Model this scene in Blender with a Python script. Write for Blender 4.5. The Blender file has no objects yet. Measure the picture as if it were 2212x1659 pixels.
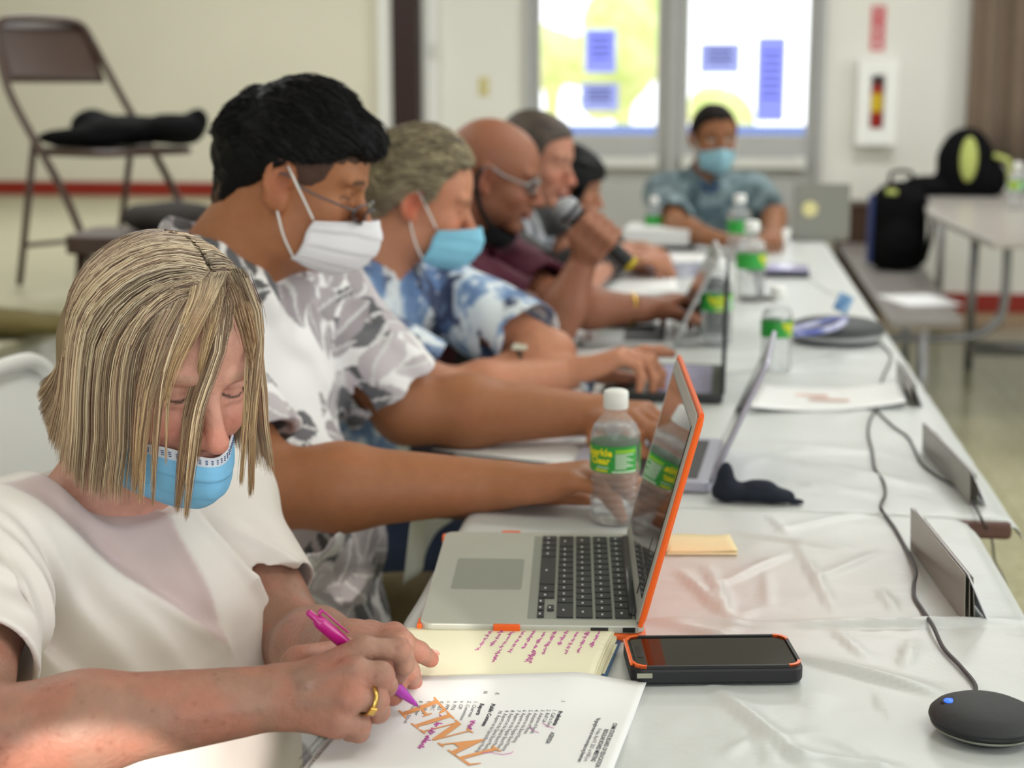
import bpy, math, random
import numpy as np
import openvdb
from mathutils import Vector, Matrix

# ------------------------------------------------------------------ camera, world, lights, exposure
SC = bpy.context.scene
COL = SC.collection
W_, H_, F_ = 2212.0, 1659.0, 3323.0
CZ = 1.27
PITCH = math.atan(645.5 / F_)
YAW = math.atan(447 / F_ * math.cos(PITCH))
FWD = np.array([-math.sin(YAW) * math.cos(PITCH), math.cos(YAW) * math.cos(PITCH), -math.sin(PITCH)])
RGT = np.array([math.cos(YAW), math.sin(YAW), 0.0])
UPV = np.cross(RGT, FWD)
EYE = np.array([0.0, 0.0, CZ])
cam = bpy.data.cameras.new('camera')
camo = bpy.data.objects.new('camera', cam)
COL.objects.link(camo)
cam.sensor_width = 36.0
cam.lens = F_ / W_ * 36.0
cam.clip_start = 0.02
camo.matrix_world = Matrix(((RGT[0], UPV[0], -FWD[0], 0), (RGT[1], UPV[1], -FWD[1], 0), (RGT[2], UPV[2], -FWD[2], CZ), (0, 0, 0, 1)))
cam.dof.use_dof = True
cam.dof.focus_distance = 1.38
cam.dof.aperture_fstop = 4.6
SC.camera = camo
SC.view_settings.view_transform = 'Standard'
SC.view_settings.look = 'None'
SC.view_settings.gamma = 1.0
SC.view_settings.use_curve_mapping = False
SC.view_settings.exposure = 0.0
SC.cycles.max_bounces = 10
SC.cycles.transmission_bounces = 10
SC.cycles.transparent_max_bounces = 12
SC.cycles.caustics_refractive = False
SC.cycles.caustics_reflective = False
SC.cycles.sample_clamp_indirect = 4.0

world = bpy.data.worlds.new('world')
SC.world = world
world.use_nodes = True
bg = world.node_tree.nodes['Background']
bg.inputs[0].default_value = (0.93, 0.97, 1.0, 1)
bg.inputs[1].default_value = 2.6

def area_light(name, loc, target, sx, sy, power, color=(1, 1, 1), spread=180):
    d = bpy.data.lights.new(name, 'AREA')
    d.shape = 'RECTANGLE'; d.size = sx; d.size_y = sy; d.energy = power; d.color = color
    d.spread = math.radians(spread)
    o = bpy.data.objects.new(name, d); COL.objects.link(o)
    o.location = loc
    v = Vector(target) - Vector(loc)
    o.rotation_euler = v.to_track_quat('-Z', 'Y').to_euler()
    return o

ROOM_X0, ROOM_X1, ROOM_Y0, ROOM_Y1, ROOM_Z = -6.2, 5.2, -4.2, 8.95, 3.1
STAGE_Z = 0.62
# fluorescent ceiling fixtures
LAMPS = [(-2.4, 0.6), (0.9, 0.6), (-2.4, 3.6), (0.9, 3.6), (-2.6, 6.6), (0.9, 6.6), (3.6, 2.4), (3.6, 6.0)]
for lx, ly in LAMPS:
    area_light('ceiling_lamp_light', (lx, ly, ROOM_Z - 0.09), (lx, ly, 0), 1.2, 0.55, {0.6: 11, 2.4: 14, 3.6: 21, 6.0: 32, 6.6: 42}[ly], (0.96, 0.98, 1.0))
# daylight through the tall windows behind and beside the camera
area_light('window_daylight_back', (1.2, ROOM_Y0 + 0.1, 1.7), (-0.4, 2.2, 0.9), 5.0, 2.0, 52, (0.9, 0.96, 1.0))
area_light('window_daylight_side', (ROOM_X1 - 0.1, 1.8, 1.7), (-0.3, 2.2, 0.8), 5.0, 1.8, 46, (0.9, 0.96, 1.0))

# ------------------------------------------------------------------ pixel helpers (reference frame 2212 x 1659)
def ray(x, y): return FWD + RGT * (x - W_ / 2) / F_ - UPV * (y - H_ / 2) / F_
def onz(x, y, z):
    r = ray(x, y); return EYE + r * (z - CZ) / r[2]
def ony(x, y, Y):
    r = ray(x, y); return EYE + r * Y / r[1]
def onx(x, y, X):
    r = ray(x, y); return EYE + r * X / r[0]
def ond(x, y, d): return EYE + ray(x, y) * d
def px(P):
    v = np.asarray(P, float) - EYE; d = v @ FWD
    return W_ / 2 + F_ * (v @ RGT) / d, H_ / 2 - F_ * (v @ UPV) / d, d

# ------------------------------------------------------------------ materials
def lin(c):
    if isinstance(c, str):
        c = [int(c[i:i + 2], 16) / 255 for i in (0, 2, 4)]
    return tuple((v / 12.92 if v <= 0.04045 else ((v + 0.055) / 1.055) ** 2.4) for v in c)
MATS = {}
def mat(name, color='808080', rough=0.5, metal=0.0, spec=0.5, noise=0.0, nscale=20.0, bump=0.0, bscale=60.0, attr=None,
        trans=0.0, ior=1.45, sss=0.0, sheen=0.0, emit=None, estr=0.0, color2=None, alpha=1.0, coat=0.0, bdist=0.002, stretch=None, sssr=(0.6, 0.25, 0.12)):
    if name in MATS: return MATS[name]
    m = bpy.data.materials.new(name); m.use_nodes = True
    nt = m.node_tree; N = nt.nodes; L = nt.links
    b = N['Principled BSDF']
    c = lin(color)
    b.inputs['Base Color'].default_value = (*c, 1)
    b.inputs['Roughness'].default_value = rough
    b.inputs['Metallic'].default_value = metal
    b.inputs['Specular IOR Level'].default_value = spec
    b.inputs['Transmission Weight'].default_value = trans
    b.inputs['IOR'].default_value = ior
    b.inputs['Alpha'].default_value = alpha
    b.inputs['Coat Weight'].default_value = coat
    b.inputs['Sheen Weight'].default_value = sheen
    if sss:
        b.inputs['Subsurface Weight'].default_value = sss
        b.inputs['Subsurface Radius'].default_value = sssr
        b.inputs['Subsurface Scale'].default_value = 0.012
    if emit:
        b.inputs['Emission Color'].default_value = (*lin(emit), 1); b.inputs['Emission Strength'].default_value = estr
    tc = N.new('ShaderNodeTexCoord')
    vec = tc.outputs['Object']
    if stretch:
        mp = N.new('ShaderNodeMapping'); mp.inputs['Scale'].default_value = stretch
        L.new(vec, mp.inputs['Vector']); vec = mp.outputs['Vector']
    src = None
    if attr:
        at = N.new('ShaderNodeAttribute'); at.attribute_name = attr; src = at.outputs['Color']
    if noise or color2:
        nz = N.new('ShaderNodeTexNoise'); nz.inputs['Scale'].default_value = nscale; nz.inputs['Detail'].default_value = 5
        L.new(vec, nz.inputs['Vector'])
        if color2:
            rp = N.new('ShaderNodeValToRGB')
            rp.color_ramp.elements[0].position = 0.38; rp.color_ramp.elements[1].position = 0.62
            rp.color_ramp.elements[0].color = (*c, 1); rp.color_ramp.elements[1].color = (*lin(color2), 1)
            L.new(nz.outputs['Fac'], rp.inputs['Fac']); src = rp.outputs['Color']
        if noise:
            mr = N.new('ShaderNodeMapRange'); mr.inputs['From Min'].default_value = 0.25; mr.inputs['From Max'].default_value = 0.75
            mr.inputs['To Min'].default_value = 1 - noise; mr.inputs['To Max'].default_value = 1 + noise
            L.new(nz.outputs['Fac'], mr.inputs['Value'])
            vm = N.new('ShaderNodeVectorMath'); vm.operation = 'SCALE'
            if src: L.new(src, vm.inputs[0])
            else: vm.inputs[0].default_value = c
            L.new(mr.outputs['Result'], vm.inputs['Scale']); src = vm.outputs['Vector']
    if src: L.new(src, b.inputs['Base Color'])
    if bump:
        n2 = N.new('ShaderNodeTexNoise'); n2.inputs['Scale'].default_value = bscale; n2.inputs['Detail'].default_value = 4
        L.new(vec, n2.inputs['Vector'])
        bp = N.new('ShaderNodeBump'); bp.inputs['Strength'].default_value = bump; bp.inputs['Distance'].default_value = bdist
        L.new(n2.outputs['Fac'], bp.inputs['Height']); L.new(bp.outputs['Normal'], b.inputs['Normal'])
    MATS[name] = m
    return m

# ------------------------------------------------------------------ mesh helpers
def rotz(a): c, s = math.cos(a), math.sin(a); return np.array([[c, -s, 0], [s, c, 0], [0, 0, 1.0]])
def rotx(a): c, s = math.cos(a), math.sin(a); return np.array([[1.0, 0, 0], [0, c, -s], [0, s, c]])
def roty(a): c, s = math.cos(a), math.sin(a); return np.array([[c, 0, s], [0, 1.0, 0], [-s, 0, c]])
def unit(v): v = np.asarray(v, float); return v / max(np.linalg.norm(v), 1e-9)

def link_mesh(name, V, Fs, m, parent=None, smooth=False, colors=None, loc=None, bevel=0.0, bseg=2, mats=None, midx=None, uv=None, autosm=None):
    me = bpy.data.meshes.new(name)
    V = np.asarray(V, float)
    me.from_pydata([tuple(v) for v in V], [], [tuple(int(i) for i in f) for f in Fs])
    me.update()
    me.materials.append(m)
    if mats:
        for q in mats: me.materials.append(q)
    if midx is not None:
        me.polygons.foreach_set('material_index', np.asarray(midx, np.int32))
    if smooth:
        me.polygons.foreach_set('use_smooth', np.ones(len(me.polygons), bool))
    if colors is not None:
        ca = me.color_attributes.new('Col', 'FLOAT_COLOR', 'POINT')
        c4 = np.ones((len(V), 4), np.float32); c4[:, :3] = colors
        ca.data.foreach_set('color', c4.ravel())
    o = bpy.data.objects.new(name, me); COL.objects.link(o)
    if parent is not None: o.parent = parent
    if loc is not None: o.location = loc
    if bevel:
        md = o.modifiers.new('bevel', 'BEVEL'); md.width = bevel; md.segments = bseg; md.limit_method = 'ANGLE'; md.angle_limit = math.radians(40)
        md.harden_normals = False
    return o

class MB:
    def __init__(s): s.V = []; s.F = []; s.n = 0; s.M = []
    def add(s, V, Fs, mi=0):
        V = np.asarray(V, float)
        s.V.append(V); s.F += [tuple(i + s.n for i in f) for f in Fs]; s.n += len(V); s.M += [mi] * len(Fs); return s
    def box(s, c, size, R=None, mi=0):
        h = np.array(size) / 2.0
        V = np.array([[x, y, z] for x in (-1, 1) for y in (-1, 1) for z in (-1, 1)]) * h
        if R is not None: V = V @ np.asarray(R).T
        return s.add(V + np.array(c), [(0, 1, 3, 2), (4, 6, 7, 5), (0, 4, 5, 1), (2, 3, 7, 6), (0, 2, 6, 4), (1, 5, 7, 3)], mi)
    def tube(s, pts, r, n=10, caps=True, mi=0):
        pts = np.asarray(pts, float); m = len(pts)
        rr = np.full(m, r) if np.isscalar(r) else np.asarray(r, float)
        T = np.gradient(pts, axis=0); T /= np.maximum(np.linalg.norm(T, axis=1, keepdims=True), 1e-9)
        a = np.array([0, 0, 1.0]) if abs(T[0][2]) < 0.9 else np.array([1.0, 0, 0])
        u = unit(np.cross(T[0], a)); V = []
        for i in range(m):
            u = unit(u - T[i] * (u @ T[i])); w = np.cross(T[i], u)
            for k in range(n):
                t = 2 * math.pi * k / n
                V.append(pts[i] + rr[i] * (math.cos(t) * u + math.sin(t) * w))
        Fs = [(i * n + k, i * n + (k + 1) % n, (i + 1) * n + (k + 1) % n, (i + 1) * n + k) for i in range(m - 1) for k in range(n)]
        if caps: Fs += [tuple(range(n - 1, -1, -1)), tuple((m - 1) * n + k for k in range(n))]
        return s.add(V, Fs, mi)
    def lathe(s, prof, c=(0, 0, 0), n=32, R=None, mi=0, caps=True):
        V = []; m = len(prof)
        for r, z in prof:
            for k in range(n):
                t = 2 * math.pi * k / n; V.append((r * math.cos(t), r * math.sin(t), z))
        V = np.array(V)
        if R is not None: V = V @ np.asarray(R).T
        Fs = [(i * n + k, i * n + (k + 1) % n, (i + 1) * n + (k + 1) % n, (i + 1) * n + k) for i in range(m - 1) for k in range(n)]
        if caps:
            if prof[0][0] > 1e-6: Fs.append(tuple(range(n - 1, -1, -1)))
            if prof[-1][0] > 1e-6: Fs.append(tuple((m - 1) * n + k for k in range(n)))
        return s.add(V + np.array(c), Fs, mi)
    def prism(s, poly, z0, z1, R=None, c=(0, 0, 0), mi=0):
        n = len(poly)
        V = np.array([(x, y, z0) for x, y in poly] + [(x, y, z1) for x, y in poly], float)
        if R is not None: V = V @ np.asarray(R).T
        Fs = [tuple(range(n - 1, -1, -1)), tuple(range(n, 2 * n))] + [(i, (i + 1) % n, n + (i + 1) % n, n + i) for i in range(n)]
        return s.add(V + np.array(c), Fs, mi)
    def build(s, name, m, parent=None, smooth=False, bevel=0.0, bseg=2, loc=None, mats=None, colors=None):
        V = np.concatenate(s.V)
        return link_mesh(name, V, s.F, m, parent, smooth, colors=colors, bevel=bevel, bseg=bseg, loc=loc, mats=mats, midx=s.M if mats else None)

def rrect(w, h, r, n=6, cx=0, cy=0):
    P = []
    for sx, sy, a0 in ((1, 1, 0), (-1, 1, 90), (-1, -1, 180), (1, -1, 270)):
        for k in range(n + 1):
            t = math.radians(a0 + 90 * k / n)
            P.append((cx + sx * (w / 2 - r) + r * math.cos(t), cy + sy * (h / 2 - r) + r * math.sin(t)))
    return P

def curve_pts(P, n=12):
    P = [np.asarray(p, float) for p in P]; out = []
    Q = [2 * P[0] - P[1]] + P + [2 * P[-1] - P[-2]]
    for i in range(1, len(Q) - 2):
        for k in range(n):
            t = k / n
            out.append(0.5 * (2 * Q[i] + (Q[i + 1] - Q[i - 1]) * t + (2 * Q[i - 1] - 5 * Q[i] + 4 * Q[i + 1] - Q[i + 2]) * t * t + (3 * Q[i] - Q[i - 1] - 3 * Q[i + 1] + Q[i + 2]) * t ** 3))
    out.append(P[-1]); return np.array(out)

def tag(o, label=None, cat=None, group=None, kind=None):
    if label: o['label'] = label
    if cat: o['category'] = cat
    if group: o['group'] = group
    if kind: o['kind'] = kind
    return o
def thing(name, loc, rz=0.0, label=None, cat=None, group=None):
    o = bpy.data.objects.new(name, None); COL.objects.link(o); o.location = tuple(loc); o.rotation_euler = (0, 0, rz)
    o.empty_display_size = 0.05
    return tag(o, label, cat, group)
def struct(o): o['kind'] = 'structure'; return o
def copy_tree(o, parent=None):
    c = o.copy(); COL.objects.link(c); c.parent = parent
    for ch in list(o.children): copy_tree(ch, c)
    return c

def text_mesh(name, s, size, m, parent, loc=(0, 0, 0), rot=None, extrude=0.0, align='LEFT', sx=1.0, bold=0.0, line=1.0):
    cu = bpy.data.curves.new(name, 'FONT'); cu.body = s; cu.size = size; cu.align_x = align; cu.extrude = extrude
    cu.offset = bold; cu.space_line = line; cu.resolution_u = 2
    o = bpy.data.objects.new(name + '_tmp', cu); COL.objects.link(o)
    dg = bpy.context.evaluated_depsgraph_get()
    me = bpy.data.meshes.new_from_object(o.evaluated_get(dg))
    me.name = name
    COL.objects.unlink(o); bpy.data.objects.remove(o)
    me.materials.clear(); me.materials.append(m)
    q = bpy.data.objects.new(name, me); COL.objects.link(q); q.parent = parent
    M = Matrix.Translation(loc)
    if rot is not None: M = M @ Matrix([list(r) for r in np.asarray(rot)]).to_4x4()
    q.matrix_local = M @ Matrix.Diagonal((sx, 1, 1, 1))
    return q

def sun_patch_spot(name, loc, target, ang, power):
    """narrow spot lamp added to imitate a small patch of direct sun"""
    d = bpy.data.lights.new(name, 'SPOT'); d.energy = power; d.spot_size = math.radians(ang); d.spot_blend = 0.25; d.shadow_soft_size = 0.01; d.color = (1.0, 0.93, 0.85)
    o = bpy.data.objects.new(name, d); COL.objects.link(o); o.location = tuple(loc)
    o.rotation_euler = (Vector(target) - Vector(loc)).to_track_quat('-Z', 'Y').to_euler(); return o
sun_patch_spot('sun_patch_lamp', (0.3, -3.9, 1.9), tuple(onz(110, 1880, 0.73)), 2.0, 1900)  # added spots standing in for sun on the forearm and the khaki trousers
sun_patch_spot('sun_patch_lamp', (1.6, -3.9, 2.4), tuple(onz(785, 1325, 0.58)), 0.8, 1100)
# ------------------------------------------------------------------ implicit surfaces -> one continuous mesh
class SDF:
    """list of primitives, smooth-blended, polygonised on a sparse grid"""
    def __init__(s): s.P = []; s.dfn = []
    def ell(s, c, r, R=None, k=0.01, op='u'):
        r = np.asarray(r, float) * np.ones(3); c = np.asarray(c, float)
        R = np.eye(3) if R is None else np.asarray(R, float)
        def f(p):
            q = (p - c) @ R
            k0 = np.sqrt(((q / r) ** 2).sum(-1)) + 1e-9; k1 = np.sqrt(((q / (r * r)) ** 2).sum(-1)) + 1e-9
            return k0 * (k0 - 1) / k1
        s.P.append((f, c, float(r.max()), k, op)); return s
    def cap(s, a, b, ra, rb=None, k=0.01, op='u', flat=None):
        a = np.asarray(a, float); b = np.asarray(b, float); rb = ra if rb is None else rb
        ba = b - a; L2 = max(ba @ ba, 1e-12)
        def f(p):
            pa = p - a; h = np.clip((pa @ ba) / L2, 0, 1)
            q = pa - h[..., None] * ba
            if flat is not None:      # squash along a direction: flat = (unit vector, factor)
                n, fac = flat
                q = q + (q @ n)[..., None] * n * (fac - 1)
            return np.sqrt((q * q).sum(-1)) - (ra + (rb - ra) * h)
        s.P.append((f, (a + b) / 2, math.sqrt(L2) / 2 + max(ra, rb), k, op)); return s
    def box(s, c, h, r=0.01, R=None, k=0.01, op='u'):
        c = np.asarray(c, float); h = np.asarray(h, float); R = np.eye(3) if R is None else np.asarray(R, float)
        def f(p):
            q = np.abs((p - c) @ R) - (h - r)
            return np.sqrt((np.maximum(q, 0) ** 2).sum(-1)) + np.minimum(q.max(-1), 0) - r
        s.P.append((f, c, float(np.linalg.norm(h)), k, op)); return s
    def plane(s, c, n, k=0.004):           # keep the side opposite to n
        c = np.asarray(c, float); n = unit(n)
        s.P.append((lambda p: (p - c) @ n, c, 1e3, k, 'i')); return s
    def fn(s, f, c=(0, 0, 0), r=1e3, k=0.004, op='i'):
        s.P.append((f, np.asarray(c, float), r, k, op)); return s
    def disp(s, f, amp=0.01): s.dfn.append((f, amp)); return s
    def ev(s, p, c=None, rad=1e9):
        d = np.full(p.shape[:-1], 1.0)
        for f, pc, pr, k, op in s.P:
            if c is not None and pr < 100 and np.linalg.norm(pc - c) > rad + pr * 1.05 + k + 0.012: continue
            e = f(p)
            if op == 'u':
                h = np.clip(0.5 + 0.5 * (d - e) / k, 0, 1); d = d + (e - d) * h - k * h * (1 - h)
            elif op == 's':
                h = np.clip(0.5 - 0.5 * (d + e) / k, 0, 1); d = d + (-e - d) * h + k * h * (1 - h)
            else:
                h = np.clip(0.5 - 0.5 * (d - e) / k, 0, 1); d = e * h + d * (1 - h) + k * h * (1 - h)
        if s.dfn:
            near = np.abs(d) < 0.03
            if near.any():
                q = p[near]; dd = np.zeros(len(q))
                for f, a in s.dfn: dd = dd + f(q)
                d[near] = d[near] - dd
        return d
    def mesh(s, vox, B=20):
        us = [(c, r) for f, c, r, k, op in s.P if op == 'u']
        lo = np.min([c - r for c, r in us], 0) - 3 * vox; hi = np.max([c + r for c, r in us], 0) + 3 * vox
        amp = sum(a for _, a in s.dfn)
        S = B * vox
        i0 = np.floor(lo / S).astype(int); i1 = np.ceil(hi / S).astype(int)
        I = np.stack(np.meshgrid(*[np.arange(a, b) for a, b in zip(i0, i1)], indexing='ij'), -1).reshape(-1, 3)
        cen = (I + 0.5 - 0.5 / B) * S
        sv = s.dfn; s.dfn = []
        D = np.concatenate([s.ev(cen[k:k + 20000]) for k in range(0, len(cen), 20000)])
        s.dfn = sv
        rad = S * 0.87
        bandv = 3 * vox
        g = openvdb.FloatGrid(bandv)
        loc = np.stack(np.meshgrid(*[np.arange(B)] * 3, indexing='ij'), -1) * vox
        for ii, cc, d in zip(I, cen, D):
            if d > rad * 1.5 + amp + 0.004: continue
            o = ii * B
            if d < -(rad * 1.5 + amp + 0.004):
                g.fill(tuple(int(v) for v in o), tuple(int(v) for v in o + B - 1), -bandv, True); continue
            e = s.ev(loc + o * vox, cc, rad)
            g.copyFromArray(np.clip(e, -bandv, bandv).astype(np.float32), ijk=tuple(int(v) for v in o))
        pts, quads = g.convertToQuads(0.0)
        return np.asarray(pts, float) * vox, np.asarray(quads)[:, ::-1]

def fast_mesh(name, V, Q, m, parent=None, colors=None, loc=(0, 0, 0), smooth=True):
    me = bpy.data.meshes.new(name)
    V = np.asarray(V, float) - np.asarray(loc)
    me.vertices.add(len(V)); me.vertices.foreach_set('co', V.astype(np.float32).ravel())
    n = Q.shape[1]
    me.loops.add(Q.size); me.loops.foreach_set('vertex_index', Q.astype(np.int32).ravel())
    me.polygons.add(len(Q)); me.polygons.foreach_set('loop_start', np.arange(0, Q.size, n, dtype=np.int32))
    me.polygons.foreach_set('loop_total', np.full(len(Q), n, np.int32))
    if smooth: me.polygons.foreach_set('use_smooth', np.ones(len(Q), bool))
    me.update(calc_edges=True); me.validate()
    me.materials.append(m)
    if colors is not None:
        ca = me.color_attributes.new('Col', 'FLOAT_COLOR', 'POINT')
        c4 = np.ones((len(V), 4), np.float32); c4[:, :3] = colors
        ca.data.foreach_set('color', c4.ravel())
    o = bpy.data.objects.new(name, me); COL.objects.link(o)
    if parent is not None: o.parent = parent
    return o

def laplace(V, Q, it=2, lam=0.5):
    n = len(V); k = Q.shape[1]
    for _ in range(it):
        acc = np.zeros_like(V); cnt = np.zeros(n)
        for a in range(k):
            i, j = Q[:, a], Q[:, (a + 1) % k]
            for c in range(3):
                acc[:, c] += np.bincount(i, V[j, c], n) + np.bincount(j, V[i, c], n)
            cnt += np.bincount(i, minlength=n) + np.bincount(j, minlength=n)
        V = V + lam * (acc / np.maximum(cnt, 1)[:, None] - V)
    return V

_rs = np.random.RandomState(7)
_PERM = _rs.rand(64, 64, 64)
def vnoise(p, scale=1.0, seed=0):
    q = np.asarray(p) * scale + seed * 7.31 + 500
    i = np.floor(q).astype(int); f = q - i; f = f * f * (3 - 2 * f)
    r = 0
    for a in (0, 1):
        for b in (0, 1):
            for c in (0, 1):
                w = (f[..., 0] if a else 1 - f[..., 0]) * (f[..., 1] if b else 1 - f[..., 1]) * (f[..., 2] if c else 1 - f[..., 2])
                r = r + w * _PERM[(i[..., 0] + a) % 64, (i[..., 1] + b) % 64, (i[..., 2] + c) % 64]
    return r
def fbm(p, scale=1.0, seed=0, oct=3):
    r = 0; a = 0.5
    for k in range(oct): r = r + a * vnoise(p, scale * 2 ** k, seed + k); a *= 0.5
    return r
def sst(x, a, b):
    t = np.clip((x - a) / (b - a), 0, 1); return t * t * (3 - 2 * t)
# ------------------------------------------------------------------ people
def frame(yaw, pitch, roll=0.0):
    y, p, r = math.radians(yaw), math.radians(pitch), math.radians(roll)
    f = np.array([math.cos(p) * math.cos(y), math.cos(p) * math.sin(y), math.sin(p)])
    l = unit(np.cross([0, 0, 1], f)); u = np.cross(f, l)
    l2 = l * math.cos(r) + u * math.sin(r)
    return np.stack([f, l2, np.cross(f, l2)], 1)

def dz(x, y, z): return onz(x, y, z)
def J3(t):
    if len(t) == 4: return onz(t[1], t[2], t[3]) if t[0] == 'z' else ond(t[1], t[2], t[3])
    return np.array(t, float)

class Head:
    def __init__(s, c, yaw, pitch, roll=0.0, sc=1.0):
        s.c = np.asarray(c, float); s.R = frame(yaw, pitch, roll); s.s = sc
    def __call__(s, *p): return s.c + s.R @ (np.array(p, float) * s.s)
    def loc(s, P): return ((np.asarray(P) - s.c) @ s.R) / s.s

def add_head(S, H, closed=True, nosew=1.0, jaw=1.0, mouth_open=0.0, fat=0.0):
    s = H.s; R = H.R; T = H
    def E(c, r, k=0.01, op='u', rot=None): S.ell(T(*c), np.array(r) * s, R if rot is None else R @ rot, k * s, op)
    E((-0.014, 0, 0.03), (0.094, 0.077, 0.087), 0.01)
    E((0.026, 0, 0.034), (0.068, 0.066, 0.066), 0.02)
    E((0.032, 0, -0.03), (0.056, 0.060, 0.072), 0.02)
    E((0.018, 0, -0.07), (0.060, 0.054 * jaw, 0.036), 0.02)
    if fat: E((0.02, 0, -0.09), (0.055, 0.052 + fat, 0.035), 0.02)
    E((0.066, 0, -0.103), (0.022, 0.026, 0.017), 0.018)
    for q in (-1, 1):
        E((0.056, q * 0.037, -0.032), (0.027, 0.024, 0.024), 0.016)
        S.cap(T(0.078, q * 0.047, 0.022), T(0.087, q * 0.014, 0.017), 0.0075 * s, 0.009 * s, 0.012 * s)
        E((0.1, q * 0.031, -0.002), (0.021, 0.019, 0.012), 0.012, 's')
        E((0.0695, q * 0.0315, -0.002), (0.0145, 0.0145, 0.0135), 0.003)
        # lid fold
        S.cap(T(0.0835, q * 0.022, 0.0065), T(0.0795, q * 0.043, 0.005), 0.0026 * s, 0.0026 * s, 0.003 * s)
        S.cap(T(0.0835, q * 0.022, -0.0105), T(0.0775, q * 0.043, -0.0095), 0.003 * s, 0.0025 * s, 0.005 * s)
        # ear: bowl, helix and lobe
        rot = rotz(-q * 0.35) @ roty(0.22)
        E((-0.008, q * 0.079, -0.006), (0.019, 0.0055, 0.030), 0.004, rot=rot)
        pts = []
        for t in np.linspace(-60, 215, 12):
            a = math.radians(t)
            pts.append((-0.010 - 0.0175 * math.cos(math.radians(t - 180)) * -1 * 1.0, q * (0.084 + 0.004 * math.sin(a)), 0.001 + 0.028 * math.sin(a)))
        pts = [(-0.009 - 0.018 * math.cos(math.radians(t)), q * (0.0835 + 0.004 * math.cos(math.radians(t))), 0.001 + 0.027 * math.sin(math.radians(t))) for t in np.linspace(-50, 190, 11)]
        for a, b in zip(pts[:-1], pts[1:]): S.cap(T(*a), T(*b), 0.0035 * s, 0.0035 * s, 0.002 * s)
        E((0.001, q * 0.080, -0.031), (0.007, 0.005, 0.010), 0.006)
        E((-0.003, q * 0.0885, 0.001), (0.0105, 0.0085, 0.0165), 0.003, 's')
    # nose
    S.cap(T(0.083, 0, 0.008), T(0.108, 0, -0.034), 0.0075 * s, 0.0105 * s, 0.012 * s)
    E((0.112, 0, -0.041), (0.012, 0.0125 * nosew, 0.0105), 0.006)
    for q in (-1, 1):
        E((0.099, q * 0.0125 * nosew, -0.043), (0.0115, 0.0075, 0.0085), 0.005)
        E((0.1055, q * 0.0075 * nosew, -0.0525), (0.006, 0.0038, 0.004), 0.003, 's')
    # mouth
    E((0.088, 0, -0.062), (0.012, 0.024, 0.014), 0.012)
    E((0.0945, 0, -0.0665), (0.0085, 0.021, 0.0045), 0.004)
    E((0.0925, 0, -0.0775), (0.0085, 0.019, 0.0055), 0.005)
    S.cap(T(0.1035, -0.018, -0.0725), T(0.1035, 0.018, -0.0725), 0.0016 * s + mouth_open, 0.0016 * s + mouth_open, 0.003 * s, 's')
    E((0.092, 0, -0.09), (0.008, 0.02, 0.005), 0.008, 's')

def head_colors(H, P, base, lip=(0.52, 0.22, 0.2), brow=(0.1, 0.07, 0.05), ear=(0.75, 0.3, 0.25), eyes_open=False, redn=0.35, browd=0.8, stubble=None):
    """colours of skin, brows, lips and painted ear shade: mixes added over the base colour"""
    L = H.loc(P); C = np.tile(np.asarray(base, float), (len(P), 1))
    inh = (np.abs(L[:, 0]) < 0.16) & (np.abs(L[:, 1]) < 0.12) & (np.abs(L[:, 2]) < 0.16)
    def mix(w, col):
        w = np.clip(w, 0, 1)[:, None] * inh[:, None]; nonlocal C
        C = C * (1 - w) + np.asarray(col) * w
    def blob(c, r): return np.exp(-(((L - np.array(c)) / np.array(r)) ** 2).sum(1))
    red = np.array(base) * np.array([1.08, 0.62, 0.58])
    for q in (-1, 1):
        mix(redn * blob((0.075, q * 0.038, -0.035), (0.04, 0.022, 0.02)), red)
        mix(min(1, redn * 2.0) * blob((-0.004, q * 0.085, -0.006), (0.022, 0.012, 0.034)), np.array(base) * np.array([1.1, 0.55, 0.5]))
        w = sst(-np.abs(L[:, 2] - (0.021 - 0.12 * np.maximum(np.abs(L[:, 1]) - 0.034, 0) * 1.0)), -0.0055, -0.002) * sst(np.abs(L[:, 1]), 0.011, 0.017) * sst(-np.abs(L[:, 1]), -0.053, -0.043) * (L[:, 0] > 0.055)
        if q > 0: mix(browd * w, brow)
        # eyes: lash line (looking down) or open eye
        ey = L[:, 1] * q - 0.0315
        fr = (L[:, 0] > 0.062) & (np.abs(ey) < 0.0145)
        zl = -0.0055 + 0.0035 * (ey / 0.0145) ** 2
        mix(fr * 0.9 * sst(-np.abs(L[:, 2] - zl), -0.0022, -0.0008), (0.03, 0.02, 0.018))
        if eyes_open:
            e = (ey / 0.0135) ** 2 + ((L[:, 2] + 0.001) / 0.0052) ** 2
            mix(fr * (e < 1), (0.75, 0.72, 0.68)); mix(fr * (e < 1) * ((ey ** 2 + (L[:, 2] + 0.001) ** 2) < 0.0052 ** 2), (0.03, 0.02, 0.015))
    for q in (-1, 1): mix(0.55 * blob((-0.003, q * 0.083, 0.001), (0.008, 0.008, 0.013)), np.array(base) * np.array([0.45, 0.25, 0.22]))  # ear bowl painted darker, its shade put into the skin colour
    mix(redn * 1.3 * blob((0.112, 0, -0.04), (0.02, 0.018, 0.018)), red)
    lz = (L[:, 2] + 0.072) / (0.0105 * (1 - np.clip(np.abs(L[:, 1]) / 0.027, 0, 1) ** 2) + 1e-4)
    mix(0.75 * sst(-np.abs(lz), -1.1, -0.8) * (np.abs(L[:, 1]) < 0.026) * (L[:, 0] > 0.08), lip)
    if stubble is not None:
        w = sst(-L[:, 2], 0.05, 0.075) * (L[:, 0] > 0.0); mix(stubble[1] * w, stubble[0])
    return C

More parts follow.
